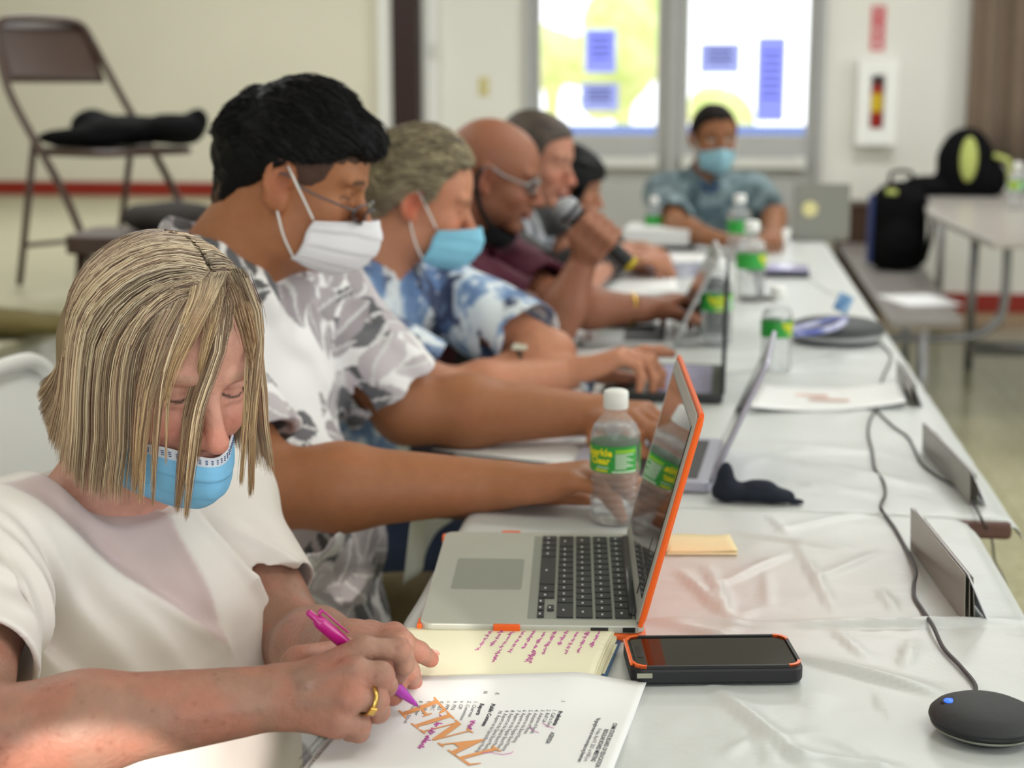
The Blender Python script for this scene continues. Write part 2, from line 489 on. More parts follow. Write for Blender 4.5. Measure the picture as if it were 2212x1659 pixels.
def hand(S, w, d, n, right=True, curls=((15, 25, 20),) * 4, spread=(6, 1, -4, -9), thumb=(35, 15, 10), s=1.0, thumb_in=25, wr=0.027):
    """wrist w, finger direction d, palm normal n. returns fingertips"""
    d = unit(d); n = unit(n - d * (n @ d)); t = np.cross(d, n) * (1 if right else -1)
    off = [0.029, 0.0095, -0.0105, -0.029]; reach = [0.088, 0.092, 0.087, 0.078]
    LEN = [(0.043, 0.026, 0.020), (0.047, 0.030, 0.021), (0.044, 0.028, 0.021), (0.035, 0.020, 0.019)]
    RAD = [0.0098, 0.010, 0.0095, 0.0083]
    tips = []
    P = lambda a, b, c: w + s * (a * d + b * t + c * n)
    S.cap(P(-0.02, 0, 0), P(0.015, 0, 0), wr * s * 0.92, wr * s * 0.9, 0.02, flat=(n, 1.35))
    for i in range(4):
        m = P(reach[i], off[i], -0.004 + 0.002 * abs(i - 1.2))
        S.cap(P(0.008, off[i] * 0.55, 0), m, 0.015 * s, 0.0128 * s, 0.014 * s)
        a = math.radians(spread[i]); f = d * math.cos(a) + t * math.sin(a)
        A = 0; q = m
        for k in range(3):
            A += math.radians(curls[i][k]); dr = f * math.cos(A) + n * math.sin(A)
            e = q + dr * LEN[i][k] * s
            r0 = RAD[i] * s * (1.08, 1.0, 0.92)[k]; r1 = RAD[i] * s * (1.0, 0.92, 0.80)[k]
            S.cap(q, e, r0, r1, 0.005 * s)
            if k < 2: S.ell(e - n * 0.001, RAD[i] * s * 1.04, None, 0.004 * s)
            q = e
        up = dr * math.cos(math.pi / 2) - (n * math.cos(A) - f * math.sin(A))
        tips.append((q + up * RAD[i] * 0.7 * s - dr * 0.004 * s, dr, up))
    S.ell(P(0.035, 0.022, 0.012), np.array([0.03, 0.017, 0.014]) * s, np.stack([d, t, n], 1), 0.012 * s)
    S.ell(P(0.04, -0.022, 0.009), np.array([0.034, 0.014, 0.011]) * s, np.stack([d, t, n], 1), 0.012 * s)
    a = math.radians(thumb[0]); ti = math.radians(thumb_in)
    q = P(0.016, 0.02, 0.008)
    for k, (L, r0, r1) in enumerate(((0.043, 0.0145, 0.012), (0.033, 0.012, 0.0108), (0.026, 0.0112, 0.0088))):
        if k: a -= math.radians(thumb[k])
        dr = unit(d * math.cos(a) + t * math.sin(a) * math.cos(ti) + n * math.sin(ti) * 0.9)
        e = q + dr * L * s
        S.cap(q, e, r0 * s, r1 * s, 0.007 * s); q = e
    tips.append((q, dr, -n))
    return tips

def chain(S, pts, rad, k=0.005):
    for i in range(len(pts) - 1): S.cap(pts[i], pts[i + 1], rad[i], rad[i + 1], k)

def torso(S, pel, chest, neck, shL, shR, g=0.0, bulk=1.0, belly=1.0, k=0.05, hip=1.0):
    """pelvis, chest centre, base of neck, shoulders; g = how far the surface stands off the body"""
    ax = unit(shL - shR); up = unit(neck - pel); up = unit(up - ax * (up @ ax)); fw = np.cross(ax, up)
    R = np.stack([fw, ax, up], 1)
    mid = (pel + chest) / 2
    of = fw * 0.115 * (belly - 1) * 0.9
    S.ell(pel + of, np.array([0.115 * belly, 0.165 * hip, 0.12]) + g, R, k)
    S.ell(mid + of, np.array([0.115 * belly, 0.145 * bulk, 0.15]) + g, R, k)
    S.ell(chest, np.array([0.105, 0.155, 0.17]) * bulk + g, R, k)
    S.cap(shL, shR, 0.052 * bulk + g, 0.052 * bulk + g, k)
    for sh in (shL, shR):
        S.cap(neck - up * 0.005, sh, 0.045 * bulk + g * 0.8, 0.045 * bulk + g, k * 0.7)
    return R

def limb(S, a, b, ra, rm, rb, k=0.02, g=0.0):
    m = a * 0.6 + b * 0.4
    S.cap(a, m, ra + g, rm + g, k); S.cap(m, b, rm + g, rb + g, k)

def sleeve(S, a, b, t_end, ra, rb, wall=0.003, depth=0.05, k=0.02):
    """short sleeve along the arm a-b ending at fraction t_end, with a hollow hem"""
    e = a + (b - a) * t_end; d = unit(b - a)
    S.cap(a, e + d * rb, ra, rb, k)
    return e, d, rb

def cut_sleeve(S, e, d, rb, wall=0.004, depth=0.035, fac=1.45):
    far = 0.16
    def f(p):                       # remove everything of the sleeve beyond its hem (local to the arm)
        q = p - e; x = q @ d; r = np.sqrt(np.maximum((q * q).sum(-1) - x * x, 0))
        return np.maximum(np.maximum(-x, r - rb * fac), x - far)
    S.P.append((f, e + d * far / 2, far, 0.002, 's'))
    S.cap(e - d * depth, e + d * 0.05, rb - wall * 2.0, rb - wall, 0.003, 's')

def folds(axis, freq, amp, seed=0, warp=0.03, ridge=1.0, region=None):
    axis = np.asarray(axis, float)
    def f(p):
        w = fbm(p, 9, seed, 2) * warp * 2
        t = (p @ axis + w) * freq
        v = np.sin(t * 2 * math.pi) * 0.5 + 0.5
        v = v ** ridge * amp * (0.3 + 1.1 * vnoise(p, 7, seed + 3))
        if region is not None: v = v * region(p)
        return v
    return f

def mask_mesh(H, name, m, parent, rows, thick=0.0016, nu=44, nv=40, pleats=3, pamp=0.0022, colors=None):
    """rows: control rows top->bottom, each five points (head frame, left..right) of the mask's surface"""
    G = np.array(rows, float); nr, nc = G.shape[:2]
    def crv(P, t):
        n = len(P) - 1; x = t * n; i = min(int(x), n - 1); f = x - i
        Q = lambda j: P[min(max(j, 0), n)] if 0 <= j <= n else (2 * P[0] - P[1] if j < 0 else 2 * P[n] - P[n - 1])
        a, b, c, e = Q(i - 1), Q(i), Q(i + 1), Q(i + 2)
        return 0.5 * (2 * b + (c - a) * f + (2 * a - 5 * b + 4 * c - e) * f * f + (3 * b - a - 3 * c + e) * f ** 3)
    V = []; UV = []
    for j in range(nv + 1):
        v = j / nv; row = [crv(G[:, c], v) for c in range(nc)]
        for i in range(nu + 1):
            u = i / nu; p = crv(row, u)
            pl = 0
            if pleats:
                ph = (v * (pleats + 1.0)) % 1.0
                pl = pamp * (ph if 0.12 < v < 0.9 else 0.2) * (1 - abs(2 * u - 1) ** 4 * 0.7)
            crk = 0.0012 * (fbm(np.array([u * 5.0, v * 5.0, 1.0]), 1.6, 4) - 0.4)
            c = np.array([p[0] - 0.01, p[1], p[2] * 0.3]); out = unit(c)
            V.append(p + out * (pl + crk * 2)); UV.append((u, v))
    W = [H(*p) for p in V]
    Fs = [(j * (nu + 1) + i, j * (nu + 1) + i + 1, (j + 1) * (nu + 1) + i + 1, (j + 1) * (nu + 1) + i) for j in range(nv) for i in range(nu)]
    o = link_mesh(name, np.array(W) - np.array(parent.location), Fs, m, parent, True, colors=None if colors is None else colors(np.array(UV)))
    md = o.modifiers.new('solid', 'SOLIDIFY'); md.thickness = thick; md.offset = 1
    return o

def strands(name, m, parent, paths, widths, colors, nrm=None, seg=10):
    """many hair locks as thin three-sided tubes in one mesh. paths (N, K, 3)"""
    P = np.asarray(paths, float); N, K = P.shape[:2]
    T = np.gradient(P, axis=1); T /= np.maximum(np.linalg.norm(T, axis=2, keepdims=True), 1e-9)
    a = np.tile(np.array([0.3, 0.9, 0.2]), (N, K, 1))
    u = np.cross(T, a); u /= np.maximum(np.linalg.norm(u, axis=2, keepdims=True), 1e-9); w = np.cross(T, u)
    taper = np.interp(np.linspace(0, 1, K), [0, 0.1, 0.75, 1], [0.8, 1, 1, 0.15])[None, :, None] * np.asarray(widths)[:, None, None]
    V = np.stack([P + taper * (math.cos(q) * u + math.sin(q) * w) for q in (0, 2.094, 4.189)], 2).reshape(-1, 3)
    base = (np.arange(N)[:, None, None] * K + np.arange(K - 1)[None, :, None]) * 3
    k = np.arange(3)[None, None, :]; k2 = (k + 1) % 3
    Q = np.stack([base + k, base + k2, base + 3 + k2, base + 3 + k], -1).reshape(-1, 4)
    C = np.repeat(np.asarray(colors), 3, axis=1) if np.asarray(colors).ndim == 3 else np.repeat(np.asarray(colors), K * 3, axis=0)
    return fast_mesh(name, V, Q, m, parent, colors=C.reshape(-1, 3), loc=parent.location)

def person_root(loc, label, group=None): return thing('person', loc, 0, label, 'person', group)

def skin_mat(name, rough=0.48, spots=0.12, sss=0.12):
    m = mat(name, 'b07a62', rough, attr='Col', noise=spots, nscale=70, bump=0.25, bscale=420, bdist=0.0012, sss=sss, spec=0.4)
    return m
# ------------------------------------------------------------------ the room
m_wall = mat('wall_paint', 'dcd8c6', 0.7, noise=0.02, nscale=3, bump=0.15, bscale=200)
m_wall2 = mat('wall_paint_far', 'e2e0d8', 0.7, noise=0.02, nscale=3, bump=0.1, bscale=200)
m_ceil = mat('ceiling_paint', 'e6e4dc', 0.8, noise=0.02, nscale=5)
m_red = mat('red_baseboard_paint', '8e2416', 0.45, noise=0.08, nscale=8)
m_grey = mat('door_grey_metal', 'b0b0ae', 0.45, noise=0.03, nscale=6)
m_greyl = mat('door_light_metal', 'd6d6d0', 0.4, noise=0.03, nscale=6)
m_white = mat('white_paint', 'eeeeea', 0.5, noise=0.02, nscale=6)
m_dark = mat('dark_brown_post', '2a1210', 0.5, noise=0.15, nscale=12)
m_brown = mat('brown_metal', '4a3830', 0.4, noise=0.06, nscale=20)
m_steel = mat('grey_tube_metal', '8c8c8e', 0.35, metal=0.6, noise=0.05, nscale=20)
m_black = mat('black_plastic', '151517', 0.45, noise=0.1, nscale=30)

def floor_mat():
    m = bpy.data.materials.new('terrazzo_floor'); m.use_nodes = True; N = m.node_tree.nodes; L = m.node_tree.links; b = N['Principled BSDF']
    tc = N.new('ShaderNodeTexCoord')
    v = N.new('ShaderNodeTexVoronoi'); v.inputs['Scale'].default_value = 90; L.new(tc.outputs['Object'], v.inputs['Vector'])
    r = N.new('ShaderNodeValToRGB'); r.color_ramp.elements[0].color = (*lin('a9a37f'), 1); r.color_ramp.elements[1].color = (*lin('c2bf9f'), 1)
    e = r.color_ramp.elements.new(0.3); e.color = (*lin('b8b494'), 1)
    sp = N.new('ShaderNodeSeparateColor'); L.new(v.outputs['Color'], sp.inputs['Color']); L.new(sp.outputs['Red'], r.inputs['Fac'])
    br = N.new('ShaderNodeTexBrick'); br.offset = 0; br.inputs['Scale'].default_value = 1.64; br.inputs['Brick Width'].default_value = 0.5; br.inputs['Row Height'].default_value = 0.5
    br.inputs['Mortar Size'].default_value = 0.004; br.inputs['Color1'].default_value = (1, 1, 1, 1); br.inputs['Color2'].default_value = (0.93, 0.93, 0.93, 1); br.inputs['Mortar'].default_value = (0.6, 0.58, 0.5, 1)
    L.new(tc.outputs['Object'], br.inputs['Vector'])
    mx = N.new('ShaderNodeMix'); mx.data_type = 'RGBA'; mx.blend_type = 'MULTIPLY'; mx.inputs['Factor'].default_value = 1
    L.new(r.outputs['Color'], mx.inputs['A']); L.new(br.outputs['Color'], mx.inputs['B']); L.new(mx.outputs['Result'], b.inputs['Base Color'])
    b.inputs['Roughness'].default_value = 0.22
    return m
m_floor = floor_mat()
m_stage = mat('stage_floor_paint', 'b4b096', 0.4, noise=0.06, nscale=2.5, bump=0.05, bscale=30)

def bbox_obj(name, lo, hi, m, parent=None, bevel=0.0):
    return MB().box((np.array(lo) + np.array(hi)) / 2, np.array(hi) - np.array(lo)).build(name, m, parent, bevel=bevel)

Y1 = ROOM_Y1
struct(bbox_obj('floor', (ROOM_X0, ROOM_Y0, -0.1), (ROOM_X1, Y1, 0), m_floor))
struct(bbox_obj('ceiling', (ROOM_X0, ROOM_Y0, ROOM_Z), (ROOM_X1, Y1, ROOM_Z + 0.1), m_ceil))
struct(bbox_obj('wall_left', (ROOM_X0 - 0.15, ROOM_Y0, 0), (ROOM_X0, Y1, ROOM_Z), m_wall))
xo0, xo1, zo = ony(1142, 290, Y1)[0], ony(1772, 290, Y1)[0], 2.25
XS = -1.80                                     # stage front edge
w = MB()
w.box(((ROOM_X0 + xo0) / 2, Y1 + 0.075, ROOM_Z / 2), (xo0 - ROOM_X0, 0.15, ROOM_Z))
w.box(((ROOM_X1 + xo1) / 2, Y1 + 0.075, ROOM_Z / 2), (ROOM_X1 - xo1, 0.15, ROOM_Z))
w.box(((xo0 + xo1) / 2, Y1 + 0.075, (ROOM_Z + zo) / 2), (xo1 - xo0, 0.15, ROOM_Z - zo))
struct(w.build('wall_far', m_wall2))
# right wall and back wall, each with one long window band that lets the daylight in
def win_wall(name, axis, pos, a0, a1, b0, b1, z0, z1):
    w = MB()
    def bx(p0, p1, q0, q1):
        if axis == 'x': w.box((pos, (p0 + p1) / 2, (q0 + q1) / 2), (0.15, p1 - p0, q1 - q0))
        else: w.box(((p0 + p1) / 2, pos, (q0 + q1) / 2), (p1 - p0, 0.15, q1 - q0))
    bx(a0, b0, 0, ROOM_Z); bx(b1, a1, 0, ROOM_Z); bx(b0, b1, 0, z0); bx(b0, b1, z1, ROOM_Z)
    return struct(w.build(name, m_wall))
win_wall('wall_right', 'x', ROOM_X1 + 0.075, ROOM_Y0, Y1, -0.9, 4.5, 0.75, 2.65)
win_wall('wall_back', 'y', ROOM_Y0 - 0.075, ROOM_X0, ROOM_X1, -1.4, 3.8, 0.75, 2.65)
# stage
struct(bbox_obj('floor_stage', (ROOM_X0, -1.5, 0.0), (XS, Y1, STAGE_Z - 0.03), m_white))
struct(bbox_obj('trim_1', (ROOM_X0, -1.5, STAGE_Z - 0.03), (XS + 0.012, Y1, STAGE_Z), m_stage, bevel=0.004))
struct(bbox_obj('wall_stage_back', (ROOM_X0, Y1 - 0.05, STAGE_Z), (-1.94, Y1, ROOM_Z), m_wall))
struct(bbox_obj('baseboard_stage', (ROOM_X0, Y1 - 0.07, STAGE_Z), (-1.94, Y1 - 0.05, STAGE_Z + 0.082), m_red, bevel=0.004))
struct(bbox_obj('trim_2', (-1.94, Y1 - 0.12, STAGE_Z), (-1.855, Y1, ROOM_Z), m_white, bevel=0.006))
struct(bbox_obj('trim_3', (-1.855, Y1 - 0.16, 0.0), (-1.70, Y1, ROOM_Z), m_dark, bevel=0.006))
struct(bbox_obj('trim_4', (-1.70, Y1 - 0.05, 0.0), (-1.61, Y1, ROOM_Z), m_white, bevel=0.006))
struct(bbox_obj('baseboard_far', (xo1 + 0.02, Y1 - 0.02, 0), (ROOM_X1, Y1, 0.11), m_red, bevel=0.004))

# double glass door
m_glass = mat('clear_glass', 'ffffff', 0.02, alpha=0.06, spec=0.5)
def door(n, x0, x1, z0, gl0, gl1):
    d = thing('door_%d' % n, ((x0 + x1) / 2, Y1 + 0.05, 0)); struct(d)
    y = 0.0; cx = (x0 + x1) / 2; w = MB()
    def bx(a, b, c, e, t=0.045, yy=0.0): w.box(((a + b) / 2 - cx, yy, (c + e) / 2), (b - a, t, e - c))
    bx(x0, gl0, 0.01, 2.12); bx(gl1, x1, 0.01, 2.12); bx(gl0, gl1, 0.01, z0); bx(gl0, gl1, 2.0, 2.12)
    w.build('door_frame', m_grey, d, bevel=0.004)
    g = MB(); g.box(((gl0 + gl1) / 2 - cx, 0, (z0 + 2.0) / 2), (gl1 - gl0, 0.006, 2.0 - z0)); g.build('pane', m_glass, d)
    zb = 1.27 - (345 - 184) * (Y1 - 0.05) / 3290.
    p = MB(); p.box((0, -0.065, zb), (x1 - x0 - 0.1, 0.05, 0.058)); p.box((-(x1 - x0) / 2 + 0.08, -0.04, zb), (0.05, 0.06, 0.075)); p.box(((x1 - x0) / 2 - 0.08, -0.04, zb), (0.05, 0.06, 0.075))
    p.build('push_bar', m_greyl, d, bevel=0.006)
    return d
gx = lambda x: ony(x, 200, Y1 + 0.05)[0]
z_g = ony(1300, 290, Y1 + 0.05)[2]
door(1, gx(1150), gx(1444), z_g, gx(1168), gx(1418))
door(2, gx(1457), gx(1764), z_g, gx(1487), gx(1742))
fr = MB()
for a, b in ((gx(1136), gx(1150)), (gx(1444), gx(1457)), (gx(1764), gx(1780))): fr.box(((a + b) / 2, Y1 + 0.04, 1.1), (b - a, 0.16, 2.25))
fr.box(((gx(1136) + gx(1780)) / 2, Y1 + 0.04, 2.19), (gx(1780) - gx(1136), 0.16, 0.12))
struct(fr.build('trim_5', m_grey, bevel=0.004))

def paper_backlit(name, color):
    m = bpy.data.materials.new(name); m.use_nodes = True; N = m.node_tree.nodes; L = m.node_tree.links
    out = N['Material Output']; b = N['Principled BSDF']; b.inputs['Base Color'].default_value = (*lin(color), 1); b.inputs['Roughness'].default_value = 0.7
    t = N.new('ShaderNodeBsdfTranslucent'); t.inputs['Color'].default_value = (*lin(color), 1)
    nz = N.new('ShaderNodeTexNoise'); nz.inputs['Scale'].default_value = 30
    mr = N.new('ShaderNodeMapRange'); mr.inputs['To Min'].default_value = 0.6; mr.inputs['To Max'].default_value = 0.75; L.new(nz.outputs['Fac'], mr.inputs['Value'])
    mx = N.new('ShaderNodeMixShader'); L.new(mr.outputs['Result'], mx.inputs['Fac']); L.new(b.outputs[0], mx.inputs[1]); L.new(t.outputs[0], mx.inputs[2]); L.new(mx.outputs[0], out.inputs['Surface'])
    return m
mp1, mp2 = paper_backlit('blue_notice_paper', 'bcc2ff'), paper_backlit('pale_blue_notice_paper', 'c8cef4')
ink = mat('printed_ink', '26262c', 0.8, noise=0.1)
inkb = mat('blue_ink', '3c3f8c', 0.8, noise=0.1)
for (a, b, c, e, mm, lab) in ((1264, 64, 1330, 156, mp1, 'blue portrait notice taped high on the left door pane'),
                              (1254, 180, 1336, 239, mp2, 'pale blue landscape notice taped low on the left door pane'),
                              (1511, 93, 1600, 159, mp2, 'small pale blue landscape notice on the right door pane'),
                              (1632, 80, 1699, 262, mp1, 'tall narrow blue notice on the right door pane')):
    A, B = ony(a, e, Y1 + 0.035), ony(b * 0 + c, b, Y1 + 0.035)
    s = thing('paper_notice', (A[0], Y1 + 0.04, A[2]), 0, lab, 'notice', 'notices taped on the glass doors')
    w_, h_ = B[0] - A[0], B[2] - A[2]
    MB().box((w_ / 2, 0, h_ / 2), (w_, 0.0012, h_)).build('sheet', mm, s)
    t = MB()
    for r_ in range(4 if h_ < 0.3 else 7):
        t.box((w_ / 2, -0.0012, h_ * (0.82 - 0.62 * r_ / (4 if h_ < 0.3 else 7))), (w_ * (0.7 - 0.12 * (r_ % 2)), 0.0006, 0.012))
    t.build('printing', inkb, s)

# outside
m_conc = mat('outside_concrete', 'd8d2c0', 0.8, noise=0.1, nscale=1.5)
m_leaf = mat('bush_leaves', 'b4c86c', 0.7, color2='d6d894', nscale=4, bump=0.5, bscale=8)
m_curb = mat('blue_painted_rail', '5a78c8', 0.5, noise=0.05)
struct(bbox_obj('ground_outside', (-14, Y1 + 0.15, -0.25), (16, 40, -0.02), m_conc))
def bush(c, r, seed, lab):
    P = []; rs = np.random.RandomState(seed); S = SDF()
    for k in range(14): S.ell(np.array(c) + rs.randn(3) * r * 0.42 * np.array([1.3, 0.8, 0.8]), r * (0.3 + 0.35 * rs.rand()), None, 0.15)
    S.cap((c[0], c[1], -0.05), c, 0.08, 0.12, 0.1)
    S.disp(lambda p: 0.16 * (fbm(p, 2.4, seed) - 0.4), 0.12)
    V, Q = S.mesh(0.09, 16)
    o = fast_mesh('bush', V, Q, m_leaf, loc=(c[0], c[1], 0)); o.location = (c[0], c[1], 0); tag(o, lab, 'bush', 'bushes outside')
for (x, y, Y, r, lab) in ((1195, 130, 19., 0.42, 'bright green bush seen through left edge of the left door pane'), (1350, 80, 21., 0.75, 'taller bright bush behind blue notice on left door pane'), (1560, 250, 17., 0.3, 'small bush low behind the right door pane')):
    bush(ony(x, y, Y), r, int(x), lab)
rl = MB(); a = ony(1180, 283, 11.0)[0]; b = ony(1760, 283, 11.0)[0]
rl.box(((a + b) / 2, 11.0, ony(1300, 281, 11.0)[2]), (b - a, 0.06, 0.07))
for k in range(4): rl.box((a + (b - a) * (k + 0.5) / 4, 11.0, 0.43), (0.05, 0.05, 0.92))
tag(rl.build('handrail', m_curb, bevel=0.005), 'blue painted rail outside, along the bottom of the door panes', 'railing')

# wall fittings
m_cream = mat('cream_switch_plate', 'c9bd78', 0.4, noise=0.03)
A = ony(1045, 187, Y1)
t = thing('light_switch', (A[0], Y1, A[2]), 0, 'cream light switch plate on the far wall left of the doors', 'light switch')
MB().box((0, -0.004, 0), (0.055, 0.008, 0.1)).build('plate', m_cream, t, bevel=0.002)
MB().box((0, -0.011, 0.003), (0.01, 0.01, 0.022)).build('toggle', m_white, t, bevel=0.001)
A, B = ony(1847, 313, Y1 - 0.08), ony(1941, 130, Y1 - 0.08)
cb = thing('extinguisher_cabinet', ((A[0] + B[0]) / 2, Y1, A[2]), 0, 'white wall cabinet with window holding a fire extinguisher', 'cabinet')
w_, h_ = B[0] - A[0], B[2] - A[2]
q = MB(); q.box((-w_ / 2 + 0.035, -0.06, h_ / 2), (0.07, 0.12, h_)); q.box((w_ / 2 - 0.035, -0.06, h_ / 2), (0.07, 0.12, h_)); q.box((0, -0.06, 0.045), (w_ - 0.14, 0.12, 0.09)); q.box((0, -0.06, h_ - 0.04), (w_ - 0.14, 0.12, 0.08))
q.build('cabinet_frame', m_white, cb)
MB().box((0, -0.005 - 0.004, 0.0 + h_ / 2), (w_ - 0.14, 0.004, h_ - 0.17)).build('back_panel', m_white, cb)
m_exr = mat('extinguisher_red', 'a01c14', 0.3); m_exy = mat('extinguisher_label_yellow', 'd8b81c', 0.4)
ex = thing('fire_extinguisher', ((A[0] + B[0]) / 2, Y1 - 0.06, A[2] + 0.092), 0, 'red fire extinguisher with yellow label inside the white cabinet', 'fire extinguisher')
MB().lathe([(0, 0), (0.033, 0.003), (0.036, 0.02), (0.036, 0.2), (0.03, 0.225), (0.013, 0.24), (0.011, 0.255), (0, 0.256)], n=20).build('cylinder', m_exr, ex, True)
MB().lathe([(0.0368, 0.09), (0.0368, 0.19)], n=20, caps=False).build('label_band', m_exy, ex, True)
MB().box((0, 0, 0.265), (0.05, 0.025, 0.025)).box((0.012, 0, 0.285), (0.07, 0.018, 0.012), roty(-0.3)).build('valve_handle', m_black, ex, bevel=0.003)
A, B = ony(1879, 110, Y1), ony(1914, 12, Y1)
sg = thing('fire_sign', ((A[0] + B[0]) / 2, Y1, A[2]), 0, 'narrow vertical red sign on the wall above the extinguisher cabinet', 'sign')
w_, h_ = B[0] - A[0], B[2] - A[2]
MB().box((0, -0.002, h_ / 2), (w_, 0.004, h_)).build('sign_board', mat('sign_red', 'c4525a', 0.5), sg)
RF = np.array([[1, 0, 0], [0, 0, -1], [0, 1, 0]], float)      # text facing -Y
for k, ch in enumerate('FIRE'):
    text_mesh('lettering', ch, 0.055, m_white, sg, (0, -0.005, h_ - 0.052 - 0.05 * k), RF, align='CENTER')
MB().prism([(0, 0.012), (0.018, 0.036), (-0.018, 0.036)], 0, 0.001, RF, (0, -0.005, 0)).build('arrow', m_white, sg)
A = ony(941, 110, Y1)
tag(MB().box((A[0], Y1 - 0.06, A[2]), (0.03, 0.02, 0.09)).build('door_hinge', m_greyl, bevel=0.002), 'small grey hinge on the white trim beside the dark post', 'hinge')

# brown curtain over the right part of the far wall
xc0, xc1 = ony(2092, 150, Y1 - 0.12)[0], 3.4
n = 260; V = []; Fc = []
zc0, zc1 = ony(2100, 352, Y1 - 0.12)[2], ROOM_Z - 0.06
for i in range(n + 1):
    x = xc0 + (xc1 - xc0) * i / n
    y = Y1 - 0.12 + 0.035 * math.sin(x * 42) + 0.015 * math.sin(x * 17 + 1)
    for k in range(9): V.append((x + 0.004 * math.sin(k + x * 9), y + 0.004 * math.sin(x * 30 + k * 0.8), zc0 + (zc1 - zc0) * k / 8))
for i in range(n):
    for k in range(8): Fc.append((i * 9 + k, (i + 1) * 9 + k, (i + 1) * 9 + k + 1, i * 9 + k + 1))
cu = link_mesh('curtain', V, Fc, mat('brown_curtain_cloth', '7a6858', 0.85, noise=0.08, nscale=6, bump=0.2, bscale=300, sheen=0.2), smooth=True)
md = cu.modifiers.new('s', 'SOLIDIFY'); md.thickness = 0.004
tag(cu, 'brown pleated curtain hanging over the right side of the far wall', 'curtain')
tag(MB().tube([(xc0 - 0.05, Y1 - 0.12, ROOM_Z - 0.05), (xc1, Y1 - 0.12, ROOM_Z - 0.05)], 0.012).build('curtain_rod', m_steel, smooth=True), 'steel rod carrying the brown curtain', 'curtain rod')

# ceiling fixtures
m_lampbody = mat('lamp_housing', 'e8e8e4', 0.5)
fx0 = None
for i, (lx, ly) in enumerate(LAMPS):
    if fx0 is None:
        fx0 = thing('ceiling_light', (lx, ly, ROOM_Z), 0)
        b = MB(); b.box((0, 0, -0.03), (1.3, 0.65, 0.06)); b.build('housing', m_lampbody, fx0, bevel=0.004)
        b = MB(); b.box((0, 0, -0.062), (1.2, 0.55, 0.004)); b.build('diffuser', mat('lamp_diffuser', 'ffffff', 0.5, emit='fff6e6', estr=2.0), fx0)
        o = fx0
    else: o = copy_tree(fx0); o.location = (lx, ly, ROOM_Z)
    tag(o, ['rectangular fluorescent panel on the ceiling above the stage edge, nearest the camera', 'fluorescent panel on the ceiling above the near table', 'fluorescent panel above the stage edge, middle of its row', 'fluorescent panel on the ceiling above the far tables', 'fluorescent panel above the stage edge, nearest the far wall', 'fluorescent panel on the ceiling in front of the glass doors', 'fluorescent panel by the right wall, nearer the camera', 'fluorescent panel above the grey cafeteria table'][i], 'ceiling light', 'fluorescent panels on the ceiling')

# ------------------------------------------------------------------ stage furniture: folding chair, low stool with bag, olive canvas bag
def folding_chair(name, loc, rz, lab, m=m_brown, grp=None):
    t = thing(name, loc, rz, lab, 'chair', grp)      # front of seat towards +X, seat height 0.45
    for s in (-1, 1):
        y = 0.215 * s
        f = MB().tube(curve_pts([(-0.30, y * 0.86, 0.80), (-0.2, y, 0.62), (0.06, y, 0.3), (0.22, y, 0.01)], 8), 0.0125, 10)
        f.build('front_leg', m, t, True)
        MB().tube([(-0.12, y * 0.9, 0.48), (-0.245, y * 0.9, 0.01)], 0.011, 10).build('rear_leg', m, t, True)
    MB().tube(curve_pts([(-0.30, -0.185, 0.80), (-0.315, -0.16, 0.845), (-0.32, -0.09, 0.862), (-0.32, 0.09, 0.862), (-0.315, 0.16, 0.845), (-0.30, 0.185, 0.80)], 6), 0.0125, 10).build('top_rail', m, t, True)
    b = MB(); P = []
    nx = 14
    for j in range(7):
        z = 0.66 + 0.19 * j / 6
        for i in range(nx + 1):
            u = i / nx * 2 - 1; P.append((-0.245 - (z - 0.66) * 0.42 - 0.018 * (1 - u * u), u * (0.19 - 0.02 * (j == 6)), z))
    Fb = [(j * (nx + 1) + i, j * (nx + 1) + i + 1, (j + 1) * (nx + 1) + i + 1, (j + 1) * (nx + 1) + i) for j in range(6) for i in range(nx)]
    bk = link_mesh('backrest', P, Fb, m, t, True); md = bk.modifiers.new('s', 'SOLIDIFY'); md.thickness = 0.006
    s_ = MB(); s_.prism(rrect(0.38, 0.39, 0.06), 0.432, 0.455, c=(0.02, 0, 0)); s_.build('seat', m, t, bevel=0.006)
    MB().tube([(-0.21, -0.19, 0.14), (-0.21, 0.19, 0.14)], 0.008).build('stretcher', m, t, True)
    MB().tube([(0.16, -0.21, 0.1), (0.16, 0.21, 0.1)], 0.008).build('stretcher', m, t, True)
    return t
# chair on the stage seen from its side, front pointing right
cc_ = ond(235, 325, 4.95)
ch = folding_chair('folding_chair', (cc_[0], cc_[1], STAGE_Z), math.radians(-30), 'brown metal folding chair on the stage with black bag on its seat')

